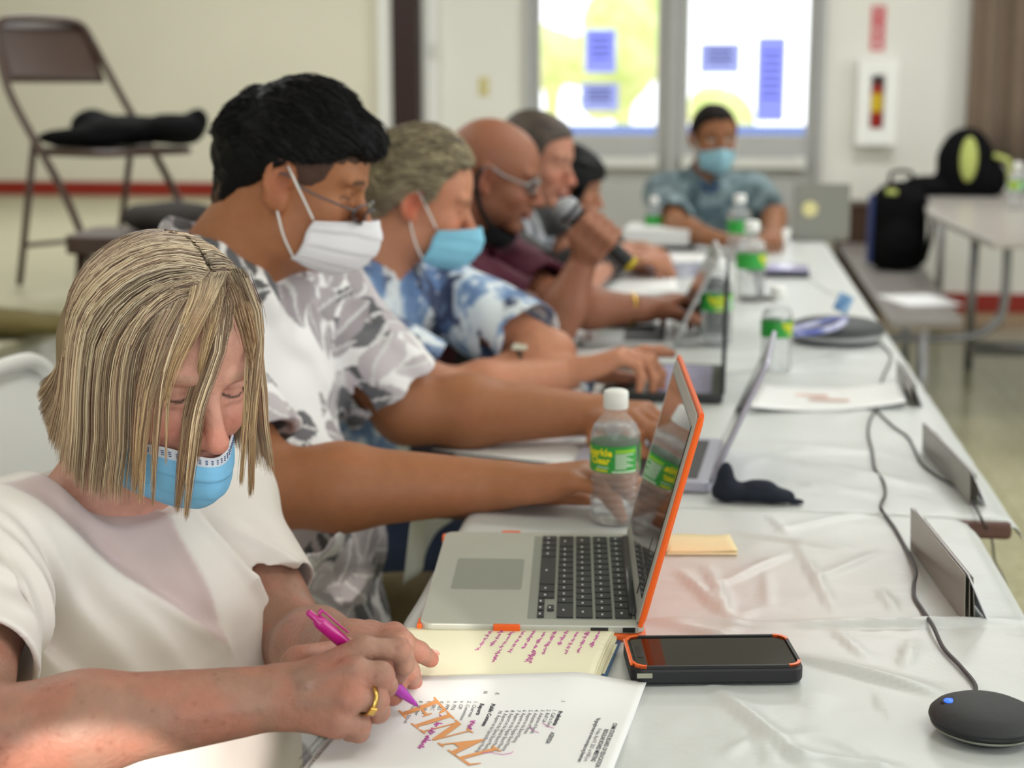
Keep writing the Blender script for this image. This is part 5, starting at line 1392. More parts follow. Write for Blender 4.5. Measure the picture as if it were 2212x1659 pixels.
# conference speaker
A = onz(1815, 752, ZF_)
A = A + np.array([0, 0.1, 0])
t = thing('conference_speaker', (A[0], A[1], ZF_), 0, 'large dark round conference speaker with a grey base ring', 'speaker')
Rr = 0.104
MB().lathe([(Rr * 0.985, 0.028), (Rr, 0.031), (Rr * 0.93, 0.038), (Rr * 0.75, 0.045), (Rr * 0.4, 0.05), (0, 0.051)], n=48).build('mesh_top', mat('dark_grey_mesh', '3a3c3e', 0.6, noise=0.1), t, True)
MB().lathe([(0, 0), (Rr * 0.8, 0), (Rr * 0.92, 0.006), (Rr * 0.985, 0.028)], n=48).build('base_shell', mat('grey_base_shell', '4e5052', 0.4), t, True)
MB().lathe([(Rr * 0.93, 0.009), (Rr * 0.958, 0.010), (Rr * 0.995, 0.019), (Rr * 0.98, 0.02)], n=48).build('silver_band', mat('light_grey_band', 'a0a2a2', 0.4), t, True)
# lanyard with blue card lying over it
m_rib = mat('lanyard_blue', '5560a8', 0.6, color2='c8c8e0', nscale=12)
ZS = ZF_ + 0.056
la = thing('lanyard', tuple(onz(1770, 700, ZS)), 0, 'blue and white lanyard with blue card lying over the conference speaker', 'lanyard')
P = [onz(1712, 722, ZS) , onz(1765, 716, ZS), onz(1806, 706, ZS + 0.003), onz(1826, 690, ZS + 0.008), onz(1800, 690, ZS + 0.006), onz(1750, 702, ZS), onz(1706, 712, ZS)]
MB().tube(curve_pts([p - np.array(la.location) for p in P], 6), 0.0065, 6).build('ribbon', m_rib, la, True)
p = onz(1822, 655, ZS + 0.02) - np.array(la.location)
MB().box((p[0], p[1], p[2]), (0.034, 0.006, 0.042), roty(0.45) @ rotx(-0.4)).build('card', mat('card_blue', '4c78a8', 0.4, color2='8fb0d0', nscale=60), la, bevel=0.001)
cable([(1700, 565, ZF_), (1745, 600, ZF_), (1780, 625, ZF_), (1815, 640, ZF_)], 0.0015, 'thin pale cable lying beyond the lanyard', m=mat('pale_cable', 'c4c8c4', 0.5))
# ------------------------------------------------------------------ people around the table
def lower_body(root, pel, kneeL, kneeR, m, mshoe, vox=0.012, g=0.0, name='trousers', hipw=1.0):
    S = SDF(); c = np.array(root.location)
    S.ell(pel, (0.15 + g, 0.18 * hipw, 0.11), None, 0.05)
    for kn, sy in ((kneeL, 1), (kneeR, -1)):
        hip = pel + np.array([0.02, 0.09 * sy, -0.02])
        S.cap(hip, kn, 0.088 + g, 0.066 + g * 0.7, 0.04)
        ank = np.array([kn[0] + 0.02, kn[1], 0.1]); S.cap(kn, ank, 0.064 + g * 0.5, 0.05, 0.03)
    S.disp(folds((0.2, 0.3, 1), 9, 0.008, 5), 0.008)
    V, Q = S.mesh(vox); V = laplace(V, Q, 1)
    fast_mesh(name, V, Q, m, root, loc=c)
    for kn in (kneeL, kneeR):
        T = SDF(); T.cap((kn[0], kn[1], 0.045), (kn[0] + 0.15, kn[1], 0.04), 0.043, 0.036, 0.02); T.cap((kn[0], kn[1], 0.06), (kn[0] + 0.01, kn[1], 0.11), 0.04, 0.04, 0.03); T.plane((0, 0, 0.004), (0, 0, -1))
        V, Q = T.mesh(0.009, 16); fast_mesh('shoe', V, Q, mshoe, root, loc=c)
m_shoe = mat('dark_shoe', '1c1a1a', 0.5)
def seat_chair(pel, lab):
    folding_chair('folding_chair', (pel[0] - 0.03, pel[1], 0.0), 0.0, lab, grp='folding chairs under the people')
def nails(C, P, tips, col, r=0.0065):
    for q, dr, up in tips:
        dd = P - q; a = dd @ dr; u = dd @ up; s = np.cross(dr, up); b = dd @ s
        m = (np.abs(a) < r * 0.95) & (np.abs(b) < r * 0.75) & (u > -0.002) & (np.abs(u) < 0.009)
        C[m] = col
def ear_loops(H, root, m, q, pts, name='ear_loop', r=0.0011):
    P = [H(*p) - np.array(root.location) for p in pts]
    return MB().tube(curve_pts(P, 8), r, 6).build(name, m, root, True)

# ============================================================ 1. the woman writing
H = Head(ond(413, 800, 1.47), -41, -14, -3, 0.94)
# anchored so that the eyes fall at their place
e = px(H(0.083, 0, 0)); H.c = H.c + RGT * (447 - e[0]) / F_ * e[2] - UPV * (851 - e[1]) / F_ * e[2]
neck = H(-0.045, 0, -0.135) + np.array([-0.02, 0.0, -0.03])
az = math.radians(-20); fw = np.array([math.cos(az), math.sin(az), 0]); lf = np.array([-fw[1], fw[0], 0])
shL, shR = neck + lf * 0.165 + np.array([0.0, 0, -0.045]), neck - lf * 0.165 + np.array([-0.01, 0, -0.022])
chest = neck + fw * 0.02 + np.array([0, 0, -0.20]); pel = neck - fw * 0.06 + np.array([0, 0, -0.50])
elR = ond(-90, 1600, 1.20); wrR = onz(590, 1507, 0.785)
elL = ond(640, 1400, 1.60); wrL = onz(752, 1404, 0.782)
if 0: print('woman', neck, shL, shR, px(shL), px(shR), elR, wrR, elL, wrL, H.c)
W = person_root((pel[0], pel[1], 0.0), 'woman with blonde bob, pale blouse and lowered blue mask, writing with a pink pen')
S = SDF()
add_head(S, H)
S.cap(H(-0.02, 0, -0.06), neck, 0.054, 0.057, 0.03)
torso(S, pel, chest, neck, shL, shR, -0.012, 0.9, k=0.05)
for sh, el, wr in ((shR, elR, wrR), (shL, elL, wrL)):
    limb(S, sh, el, 0.044, 0.043, 0.038, 0.02); limb(S, el, wr, 0.040, 0.038, 0.026, 0.02)
# right hand: explicit joints (back of the hand towards the viewer, pinky side on the page)
def hz(x, y, z): return onz(x, y, z)
wr = wrR
ix = [hz(788, 1400, 0.822), hz(862, 1404, 0.816), hz(874, 1436, 0.800), hz(862, 1462, 0.783)]
mi = [hz(770, 1452, 0.812), hz(822, 1459, 0.808), hz(833, 1480, 0.792), hz(812, 1494, 0.780)]
ri = [hz(762, 1505, 0.797), hz(812, 1514, 0.789), hz(818, 1537, 0.774), hz(796, 1545, 0.767)]
pi_ = [hz(740, 1552, 0.779), hz(776, 1567, 0.770), hz(776, 1582, 0.760), hz(754, 1585, 0.757)]
RF_ = ((ix, 0.0083), (mi, 0.0098), (ri, 0.0094), (pi_, 0.0082))
for ch_, r0 in RF_: S.cap(wr + (ch_[0] - wr) * 0.12, ch_[0] - (ch_[0] - wr) * 0.06, 0.0175, r0 * 1.25, 0.012)
S.cap(wr, hz(728, 1562, 0.770), 0.018, 0.013, 0.012)                       # heel of the hand
thm = [hz(650, 1440, 0.798), hz(745, 1412, 0.796), hz(798, 1466, 0.778), hz(848, 1504, 0.762)]
chain(S, thm, [0.018, 0.0125, 0.0105, 0.0085], 0.008)
for ch_, r0 in RF_:
    S.ell(ch_[0], r0 * 1.22, None, 0.006)
    T_ = SDF(); chain(T_, ch_, [r0 * 1.14, r0 * 1.04, r0 * 0.94, r0 * 0.8], 0.0045); T_.ell(ch_[1], r0 * 1.09, None, 0.003)
    mid_ = (ch_[0] + ch_[3]) / 2
    S.fn(T_.ev, mid_, 0.045, 0.0028, 'u')
# tendons and veins on the back of the hand
for a, b in (((640, 1480, 0.803), ix[0]), ((635, 1490, 0.803), mi[0]), ((630, 1510, 0.797), ri[0])):
    a = hz(*a) if not isinstance(a, np.ndarray) else a
# left hand: fingers resting beyond the right hand
ringw = hz(806, 1520, 0.785)
lt = []
wl = wrL
li = [hz(850, 1372, 0.785), hz(868, 1388, 0.792), hz(905, 1408, 0.778), hz(930, 1424, 0.764)]
lm = [hz(840, 1385, 0.788), hz(862, 1412, 0.793), hz(882, 1450, 0.775), hz(893, 1472, 0.757)]
lr_ = [hz(820, 1395, 0.786), hz(845, 1440, 0.785), hz(855, 1480, 0.765), hz(856, 1500, 0.755)]
lp_ = [hz(800, 1400, 0.782), hz(815, 1440, 0.778), hz(825, 1470, 0.76), hz(830, 1490, 0.752)]
for ch_, r0 in ((li, 0.0092), (lm, 0.0098), (lr_, 0.0092), (lp_, 0.008)):
    S.cap(wl, ch_[0], 0.017, r0 * 1.3, 0.015)
    chain(S, ch_, [r0 * 1.2, r0 * 1.08, r0 * 0.98, r0 * 0.84], 0.004); S.ell(ch_[1], r0 * 1.12, None, 0.004)
chain(S, [wl, hz(800, 1372, 0.775), hz(848, 1375, 0.768)], [0.016, 0.012, 0.009], 0.01)
# leaving room for the pen inside the grip
pt = onz(901, 1524, ZN + 0.0125); best = None
for D in np.arange(1.1, 1.5, 0.001):
    q = ond(658, 1316, D)
    if best is None or abs(np.linalg.norm(q - pt) - 0.146) < best[0] - 1e-5: best = (abs(np.linalg.norm(q - pt) - 0.146), q, D)
pe = best[1]
cands = [(ond(658, 1316, D), D) for D in np.arange(1.05, 1.55, 0.001)]
cands = [c for c in cands if abs(np.linalg.norm(c[0] - pt) - 0.146) < 0.0015]
if 0: print('pen candidates', [(round(c[1], 3), np.round(c[0], 3)) for c in cands])
if cands: pe = min(cands, key=lambda c: c[1])[0]
pd_ = unit(pe - pt)
nv_ = unit(EYE - wrR)
def veins(p):
    d = 0.0
    for a, b in ((hz(575, 1530, 0.80), hz(660, 1478, 0.81)), (hz(660, 1478, 0.81), hz(735, 1470, 0.818)), (hz(650, 1520, 0.80), hz(740, 1515, 0.80)), (hz(400, 1550, 0.80), hz(560, 1530, 0.80)), (hz(640, 1455, 0.812), hz(770, 1402, 0.82)), (hz(650, 1475, 0.812), hz(765, 1440, 0.82))):
        ab = b - a; t = np.clip(((p - a) @ ab) / (ab @ ab), 0, 1); w_ = p - a - t[..., None] * ab; w_ = w_ - (w_ @ nv_)[..., None] * nv_; r = np.linalg.norm(w_, axis=-1)
        d = d + 0.0017 * np.exp(-(r / 0.0055) ** 2)
    return d + 0.0005 * (fbm(p, 120, 4, 2) - 0.4)
S.disp(veins, 0.002)
V, Q = S.mesh(0.0021)

base = np.array(lin('c08a72'))
C = head_colors(H, V, np.array(lin('d09a88')) , lip=lin('b06058'), brow=lin('b09078'), redn=0.45, browd=0.5)
dist_head = np.linalg.norm(V - H.c, axis=1); w = sst(dist_head, 0.16, 0.24)[:, None]
armc = np.array(lin('a07866')); C = C * (1 - w) + armc * w
red = np.array(lin('b2705e')); w2 = (fbm(V, 34, 3, 3) - 0.34)[:, None] * 2.2 * w; C = C * (1 - np.clip(w2, 0, 0.6)) + red * np.clip(w2, 0, 0.6)
rs_ = np.random.RandomState(12); fk = np.zeros(len(V)); ids = rs_.choice(np.where(w[:, 0] > 0.9)[0], 1500, replace=False)
for i_ in ids:
    r_ = rs_.uniform(0.0007, 0.0024); sb = np.where((np.abs(V - V[i_]).max(1) < r_ * 2))[0]
    fk[sb] = np.maximum(fk[sb], np.exp(-(np.linalg.norm(V[sb] - V[i_], axis=1) / r_) ** 2) * rs_.uniform(0.15, 0.55))
fk = fk[:, None]; C = C * (1 - fk) + np.array(lin('7a4634')) * fk
vn_ = np.clip((veins(V) - 0.0006) / 0.0012, 0, 1)[:, None] * 0.30 * w; C = C * (1 - vn_) + np.array(lin('84706c')) * vn_
rc_ = sst(V[:, 2], 0.86, 0.9) * sst(-V[:, 2], -0.985, -0.95); 
for tp_ in (li, lm, lr_):
    dr = unit(tp_[3] - tp_[2]); up = unit(np.array([0, 0, 1.0]) - dr * dr[2]); 
    nails(C, V, [(tp_[3] - dr * 0.001 + up * 0.006, dr, up)], np.array(lin('d89a86')), 0.0082)
    wv = np.exp(-(np.linalg.norm(V - tp_[3], axis=1) / 0.013) ** 2)[:, None] * 0.5; C = C * (1 - wv) + np.array(lin('c05a4c')) * wv
tp_ = thm; wv = np.exp(-(np.linalg.norm(V - tp_[3], axis=1) / 0.012) ** 2)[:, None] * 0.6; C = C * (1 - wv) + np.array(lin('b85a48')) * wv
fast_mesh('body', V, Q, mat('skin_fair', 'b07a62', 0.5, attr='Col', noise=0.09, nscale=90, bump=0.55, bscale=210, bdist=0.0016, sss=0.1, spec=0.4), W, C, loc=W.location)

# blouse
m_blouse = mat('cream_satin', 'e2dad5', 0.5, spec=0.35, sheen=0.25, attr='Col', noise=0.02, nscale=30, bump=0.08, bscale=700, bdist=0.0004)
B = SDF()
Rt = torso(B, pel, chest + fw * 0.01, neck + np.array([0, 0, -0.012]), shL, shR, 0.010, 0.98, 1.1, k=0.06)
B.ell(chest + fw * 0.055 + lf * 0.065 + np.array([0, 0, -0.03]), (0.065, 0.075, 0.08), Rt, 0.05)
B.ell(chest + fw * 0.055 - lf * 0.065 + np.array([0, 0, -0.03]), (0.065, 0.075, 0.08), Rt, 0.05)
B.ell(chest + fw * 0.05 + np.array([0, 0, -0.15]), (0.10, 0.15, 0.16), Rt, 0.06)
for sh_, el_, r1_, r2_ in ((shL, elL, 0.052, 0.058), (shR, elR, 0.060, 0.060)):
    T_ = SDF(); e_ = sleeve(T_, sh_, el_, 0.66, r1_, r2_, k=0.03); cut_sleeve(T_, *e_, fac=3.0)
    B.fn(T_.ev, (sh_ + e_[0]) / 2, float(np.linalg.norm(sh_ - e_[0])) / 2 + 0.13, 0.022, 'u')
# boat neckline
nb_ = neck + np.array([0, 0, 0.045])
nkR = np.stack([unit(fw * 0.95 - np.array([0, 0, 0.30])), lf, np.cross(unit(fw * 0.95 - np.array([0, 0, 0.30])), lf)], 1)
B.box(neck + fw * 0.012 + np.array([0, 0, 0.070]), (0.12, 0.098, 0.062), 0.05, nkR, 0.005, 's')
ctr = chest.copy()
def drape(p):
    q = p - ctr; a = q @ lf; b = q[..., 2]; f_ = q @ fw
    front = sst(f_, -0.02, 0.05)
    d1 = np.abs((a + 0.005) - 0.5 * (0.12 - b) * 0.35) ; v = 0.0035 * np.exp(-(np.abs(a * 0.88 + b * 0.47 + 0.02) / 0.004) ** 2)   # edge of the crossed panel
    w_ = fbm(p, 5, 4, 2)
    rad = np.arctan2(a + 0.13, 0.22 - b) + w_ * 0.35
    r2 = np.arctan2(a - 0.17, 0.2 - b) + w_ * 0.3
    v2 = 0.006 * (0.5 + 0.5 * np.sin(rad * 26)) ** 2 * sst(-a, -0.02, 0.05) + 0.004 * (0.5 + 0.5 * np.sin(r2 * 22)) ** 2 * sst(a, 0.05, 0.12)
    return 0.002 * (fbm(p, 14, 8, 2) - 0.4) * 2
B.disp(drape, 0.004)
def plane_folds(c, n, lines):
    n = unit(n); segs = []
    for pts, h, wd in lines:
        P = []
        for x, y in pts:
            r = ray(x, y); P.append(EYE + r * (((c - EYE) @ n) / (r @ n)))
        P = curve_pts(P, 4); segs.append((P, h, wd))
    def f(p):
        q = p - ((p - c) @ n)[..., None] * n; m = sst((p - c) @ n, -0.10, -0.04); d = np.zeros(len(p))
        for P, h, wd in segs:
            best = np.full(len(p), 1e9); tt = np.zeros(len(p))
            for i in range(len(P) - 1):
                a, ab = P[i], P[i + 1] - P[i]; t = np.clip(((q - a) @ ab) / (ab @ ab), 0, 1); r = np.linalg.norm(q - a - t[..., None] * ab, axis=-1)
                b = r < best; best = np.where(b, r, best); tt = np.where(b, (i + t) / (len(P) - 1), tt)
            d = d + 2.0 * h * np.sin(np.pi * np.clip(tt * 0.9 + 0.05, 0, 1)) ** 0.5 * np.exp(-(best / wd) ** 2)
        return d * m
    return f
B.disp(plane_folds(chest + fw * 0.075, fw, [
    ([(160, 1065), (235, 1180), (330, 1305), (395, 1368), (420, 1440)], 0.0050, 0.010), ([(180, 1060), (255, 1180), (350, 1290), (400, 1340)], -0.0035, 0.012),
    ([(392, 1100), (394, 1200), (398, 1300), (402, 1370)], 0.0030, 0.006), ([(452, 1105), (475, 1175), (530, 1290), (575, 1390)], 0.0045, 0.009), ([(470, 1100), (500, 1180), (560, 1300)], -0.003, 0.009),
    ([(85, 1110), (135, 1230), (165, 1340), (185, 1480)], 0.0050, 0.010), ([(100, 1080), (180, 1230), (235, 1380), (265, 1500)], 0.0040, 0.012), ([(125, 1065), (225, 1210), (290, 1340), (330, 1450)], 0.0040, 0.012),
    ([(110, 1100), (158, 1230), (200, 1360), (225, 1490)], -0.0045, 0.009), ([(60, 1120), (100, 1230), (110, 1350), (105, 1480)], 0.006, 0.009), ([(75, 1120), (118, 1230), (132, 1350), (135, 1470)], -0.005, 0.008),
    ([(500, 1110), (540, 1160), (575, 1220), (600, 1290)], 0.003, 0.008), ([(95, 1045), (60, 1130), (42, 1240), (36, 1350)], -0.004, 0.004),
    ([(-20, 1090), (30, 1110), (60, 1140)], 0.004, 0.008), ([(-20, 1150), (20, 1160), (50, 1190)], 0.004, 0.008), ([(-20, 1210), (15, 1225), (45, 1260)], 0.004, 0.008), ([(-20, 1290), (15, 1310), (40, 1345)], 0.003, 0.008)]), 0.018)
def seam(a, b, r=0.003, dpt=0.0016):
    ab = b - a
    def f(p):
        t = np.clip(((p - a) @ ab) / (ab @ ab), 0, 1); return -dpt * np.exp(-(np.linalg.norm(p - a - t[..., None] * ab, axis=-1) / r) ** 2)
    return f
V, Q = B.mesh(0.0028); V = laplace(V, Q, 1, 0.4)
def in_poly(c, n, poly, P):
    n = unit(n); up_ = np.array([0, 0, 1.0]); up_ = unit(up_ - n * (up_ @ n)); sd = np.cross(up_, n)
    Q2 = []
    for x, y in poly:
        r = ray(x, y); q = EYE + r * (((c - EYE) @ n) / (r @ n)); Q2.append(((q - c) @ sd, (q - c) @ up_))
    a, b = (P - c) @ sd, (P - c) @ up_; ins = np.zeros(len(P), bool); m_ = len(Q2)
    for i in range(m_):
        (x1, y1), (x2, y2) = Q2[i], Q2[(i + 1) % m_]
        t = ((y1 > b) != (y2 > b)) & (a < (x2 - x1) * (b - y1) / (y2 - y1 + 1e-12) + x1); ins ^= t
    return ins & ((P - c) @ n > -0.09)
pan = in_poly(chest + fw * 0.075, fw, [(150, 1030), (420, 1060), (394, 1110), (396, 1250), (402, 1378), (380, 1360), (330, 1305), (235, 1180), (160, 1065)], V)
CB = np.tile(np.array(lin('e6e0da')), (len(V), 1)); CB[pan] = np.array(lin('cdb9b7'))  # panel tint: shade put into the cloth colour, plus a sheer layer
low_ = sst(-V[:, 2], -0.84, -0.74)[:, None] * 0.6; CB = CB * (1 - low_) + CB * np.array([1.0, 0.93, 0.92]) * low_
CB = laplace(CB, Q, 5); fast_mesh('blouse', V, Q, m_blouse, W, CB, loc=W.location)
lower_body(W, pel, pel + np.array([0.42, 0.05, -0.01]), pel + np.array([0.40, -0.2, -0.01]), mat('dark_trousers', '2a2024', 0.7, noise=0.1), m_shoe)
# mask worn under the nose
m_mask = mat('blue_mask_fabric', '5cb0dc', 0.7, attr='Col', bump=0.15, bscale=500, bdist=0.0005)
blue, blu2, whi = np.array(lin('80c2ec')), np.array(lin('a6cdea')), np.array(lin('dfe4ee'))
def mask_cols(bl=blue):
    def f(UV):
        C = np.tile(bl, (len(UV), 1)); u, v = UV[:, 0], UV[:, 1]
        C[v < 0.10] = whi; C[(u < 0.03) | (u > 0.97) | (v > 0.985)] = whi
        return C
    return f
rows = [[(0.032, 0.067, -0.058), (0.080, 0.036, -0.050), (0.113, 0.0, -0.055), (0.084, -0.040, -0.052), (0.030, -0.070, -0.060)],
        [(0.028, 0.070, -0.078), (0.090, 0.036, -0.078), (0.120, 0.0, -0.078), (0.092, -0.038, -0.078), (0.028, -0.070, -0.078)],
        [(0.024, 0.066, -0.095), (0.086, 0.036, -0.096), (0.116, 0.0, -0.098), (0.086, -0.036, -0.096), (0.024, -0.067, -0.092)],
        [(0.018, 0.060, -0.108), (0.068, 0.034, -0.113), (0.096, 0.0, -0.116), (0.068, -0.034, -0.113), (0.018, -0.062, -0.106)],
        [(0.010, 0.050, -0.118), (0.040, 0.026, -0.127), (0.060, 0.0, -0.130), (0.040, -0.026, -0.127), (0.010, -0.054, -0.116)]]
mk = mask_mesh(H, 'face_mask', m_mask, W, rows, colors=mask_cols(), nu=60, nv=60)
# blue stitch marks along the upper band and the side
st = MB(); G = mk.data
def mask_pt(u, v): return np.array(G.vertices[int(round(v * 60)) * 61 + int(round(u * 60))].co)
for r_ in range(3):
    for k in range(29):
        a_, b_ = mask_pt((2 * k + 1) / 60, (2 + r_ * 1.0) / 60), mask_pt((2 * k + 2) / 60, (2 + r_ * 1.0) / 60)
        up_ = mask_pt((2 * k + 1) / 60, (5 + r_) / 60) - mask_pt((2 * k + 1) / 60, (1 + r_) / 60); o_ = unit(np.cross(b_ - a_, up_)); o_ = o_ * (1 if o_ @ (H.R @ np.array([1.0, 0, 0])) > 0 else -1) * 0.0020
        st.box((a_ + b_) / 2 + o_ * 1.0, (np.linalg.norm(b_ - a_) * 0.8, 0.0007, 0.0007), np.stack([unit(b_ - a_), unit(np.cross(unit(b_ - a_), (0, 0, 1.0))), np.array([0, 0, 1.0])], 1))
q = st.build('stitching', mat('stitch_blue', '3c5c90', 0.7), mk); q['kind'] = 'stuff'
q.location = (0, 0, 0)
for q_ in (-1, 1):
    ear_loops(H, W, m_capw, q_, [(0.030, q_ * 0.070, -0.060), (0.014, q_ * 0.078, -0.035), (-0.018, q_ * 0.084, 0.022), (-0.026, q_ * 0.084, -0.01), (-0.006, q_ * 0.08, -0.05), (0.012, q_ * 0.058, -0.125)])
# small gold ear stud, ring
m_gold = mat('gold', 'd8b060', 0.25, metal=1.0)
# hair: strands fall straight down from the parting, cut at chin length
rs = np.random.RandomState(3); N = 9500; K = 15
paths = np.zeros((N, K, 3)); cols = np.zeros((N, K, 3)); wid = np.zeros(N)
pal = [np.array(lin(c)) for c in ('dfcfb2', 'c8b398', 'ab937f', '907868', 'ecdfc6', 'b59d89', 'cebb9f', '7c685c')]
def scalp(a_, b_, off):   # a_: angle across (0 top, + to her left), b_: front(+)..back(-) angle
    ca, sa = math.cos(a_), math.sin(a_)
    d = np.array([math.sin(b_) , sa * math.cos(b_), ca * math.cos(b_)])
    return np.array([-0.012, 0, 0.028]) + d * (np.array([0.097, 0.080, 0.091]) + off)
gz = np.array([0, 0, -1.0])
cut_z_front = onz(400, 1100, 0)[2]
def cutlevel(p):   # where the bob is cut, in world height, by place round the head
    return None
zcut = H(0.02, 0, -0.118)[2] + 0.004
for i in range(N):
    side = -1 if rs.rand() < 0.62 else 1
    bb = rs.uniform(-1.35, 0.82) if rs.rand() < 0.68 else rs.uniform(-1.57, -0.5)   # front/back along the parting
    off = rs.uniform(0.005, 0.014)
    seed_a = 0.04 * side + rs.uniform(-0.03, 0.03) + 0.10 * (1 if bb > 0 else 0)
    # start somewhere on the way down too, so the locks fill the sides
    a0 = seed_a; pts = []
    L_ = rs.uniform(-0.004, 0.012)
    front = bb > 0.62
    amax = rs.uniform(1.45, 1.62)
    # sweep over the scalp sideways/backwards
    drift = (-0.55 if bb > 0 else -0.15) * rs.uniform(0.7, 1.1)
    if front: drift = rs.uniform(-0.5, 0.0)
    for k in range(60):
        t = k / 59; a_ = a0 + side * t * amax; b_ = bb + drift * t * (1 if bb > -0.9 else 0.3)
        p = H(*scalp(a_, b_, off)); pts.append(p)
        if k > 6 and unit(p - pts[-2])[2] < -0.93 : break
    # hang straight down
    p = pts[-1]; v = unit(pts[-1] - pts[-2]); zc = zcut + rs.uniform(-0.006, 0.012)
    lx = H.loc(p)[0]
    zc = zcut + 0.062 * sst(np.array(-lx), -0.03, 0.11) + rs.uniform(-0.007, 0.007)
    hor = H.R @ np.array([0, side, 0.0]); back = H.R @ np.array([-1.0, 0, 0])
    n2 = 26; step = max(p[2] - zc, 0.02) / n2
    for k in range(n2):
        v = unit(v * 0.82 + gz * 0.22 ); p = p + v * step / max(-v[2], 0.5)
        f = (k / n2)
        p = p + hor * 0.0008 * f + (back * 0.0062 * f * f * sst(np.array(-lx), 0.0, 0.1))
        # keep clear of neck and shoulders
        q = p - neck; 
        pts.append(p.copy())
    pts = np.array(pts); seg = np.r_[0, np.cumsum(np.linalg.norm(np.diff(pts, axis=0), axis=1))]
    s_ = np.linspace(0, seg[-1], K)
    P = np.stack([np.interp(s_, seg, pts[:, c]) for c in range(3)], 1)
    wob = (fbm(P, 16, 1, 2) - 0.43)[:, None] * 0.010 * np.linspace(0.2, 1, K)[:, None] * np.array([1, 1, 0.1])
    clump = (vnoise(P[-1:], 120, 5) - 0.5)[:, None] * 0.006 * np.linspace(0, 1, K)[:, None] ** 2 * np.array([1, 1, 0])
    paths[i] = P + wob + clump
    wid[i] = rs.uniform(0.00022, 0.0007)
    c0 = pal[rs.randint(len(pal))] * (0.55 + 0.9 * vnoise(P[K // 2][None] * np.array([1, 1, 0.15]), 90, 2)[0])
    tt = np.linspace(0, 1, K)[:, None]; warm = np.array([1.06, 0.96, 0.82])
    cols[i] = c0 * (1 - 0.12 * tt) * (1 + (warm - 1) * tt)
lay = {'loose': []}
# locks hanging in front of the face: (x at top, y at top) -> (x, y) at the tip, width of lock in px
locks = [((452, 590), (470, 700), (418, 860), (400, 960), (382, 1100), 16, 130, 1), ((462, 592), (480, 720), (430, 880), (415, 990), (402, 1116), 12, 90, 2), ((440, 590), (400, 680), (355, 800), (338, 930), (330, 1085), 9, 60, 3),
         ((440, 590), (380, 700), (330, 830), (312, 930), (303, 1075), 16, 120, 4), ((520, 590), (556, 690), (549, 800), (545, 920), (540, 1065), 9, 150, 5), ((510, 580), (545, 660), (538, 800), (530, 920), (520, 1040), 9, 110, 6),
         ((530, 600), (562, 700), (556, 820), (550, 900), (547, 1055), 6, 60, 0), ((450, 590), (420, 660), (385, 760), (365, 850), (358, 1000), 5, 22, 3), ((430, 585), (360, 680), (318, 800), (300, 900), (290, 1060), 18, 120, 5),
         ((470, 590), (500, 680), (455, 800), (440, 880), (428, 990), 7, 40, 1), ((455, 588), (440, 640), (405, 720), (372, 800), (348, 905), 26, 240, 0), ((480, 588), (512, 615), (542, 665), (556, 745), (552, 860), 20, 240, 4),
         ((462, 588), (468, 625), (462, 680), (448, 740), (432, 800), 18, 90, 0), ((476, 588), (500, 630), (520, 690), (535, 750), (548, 830), 18, 120, 1)]
LP, LC, LW = [], [], []
fc = H(0.115, 0, 0.0); dfc = px(fc)[2]
HS = SDF(); add_head(HS, H)
def hit(x, y, dflt):
    ds = np.arange(dflt - 0.10, dflt + 0.10, 0.002); P_ = EYE + ray(x, y) * ds[:, None]; e = HS.ev(P_) - 0.005
    L_ = H.loc(P_); e = np.where((L_[:, 2] < -0.045) & (L_[:, 0] > 0.0), e - 0.020, e)
    ii = np.where(e < 0)[0]; return (ds[ii[0]], True) if len(ii) else (dflt, False)
for (*pp, wpx, cnt, ci) in locks:
    sdep = []
    for k, (x, y) in enumerate(pp):
        dflt = px({0: H(0.055, 0, 0.115), 1: H(0.105, 0, 0.075), 2: H(0.122, 0, 0.02), 3: H(0.134, 0, -0.03), 4: H(0.137, 0, -0.09)}[k])[2] + (0.028 if (x > 500 and k) else 0)
        hs = [hit(x + o_, y, dflt) for o_ in (-wpx * 0.7, 0, wpx * 0.7)]; ok = [h_[0] for h_ in hs if h_[1]]
        sdep.append(min(ok) - 0.003 if ok else None)
        if sdep[-1] is None: sdep[-1] = (min(sdep[-2], dflt) if k else dflt)
    mn_ = min(sdep[2:]); sdep = [sdep[0], (sdep[1] + mn_) / 2 if mn_ < sdep[1] else sdep[1]] + [mn_] * 3
    for j in range(cnt):
        r_ = rs.randn(); P = []
        for k, (x, y) in enumerate(pp):
            spread = wpx * (1.3, 1.0, 0.8, 0.6, 0.35)[k] * 0.55
            base_d = {0: H(0.055, 0, 0.115), 1: H(0.105, 0, 0.075), 2: H(0.122, 0, 0.02), 3: H(0.134, 0, -0.03), 4: H(0.137, 0, -0.09)}[k]
            # depth: in front of the face towards the side the lock is on
            dd = px(base_d)[2] + (0.028 if x > 500 else 0.0) * (1 if k else 0) + (-0.004)
            dd = sdep[k]
            P.append(ond(x + r_ * spread + rs.randn() * 1.5, y + (rs.randn() * 6 if k == 4 else 0), dd - 0.002 * rs.rand()))
        cp = curve_pts(P, 4)
        if cnt > 100 and k == 4 and pp[4][1] < 930: cp = cp[:max(6, int(len(cp) * rs.uniform(0.62, 1.0)))]
        idx = np.linspace(0, len(cp) - 1, K).round().astype(int); LP.append(cp[idx])
        cc = pal[(ci + rs.randint(3)) % len(pal)] * rs.uniform(0.6, 1.15); tt = np.linspace(0, 1, K)[:, None]; LC.append(cc * (1 + (np.array([1.05, 0.85, 0.6]) - 1) * tt)); LW.append(rs.uniform(0.0002, 0.0005))
paths = np.concatenate([paths, np.array(LP)]); cols = np.concatenate([cols, np.array(LC)]); wid = np.r_[wid, LW]
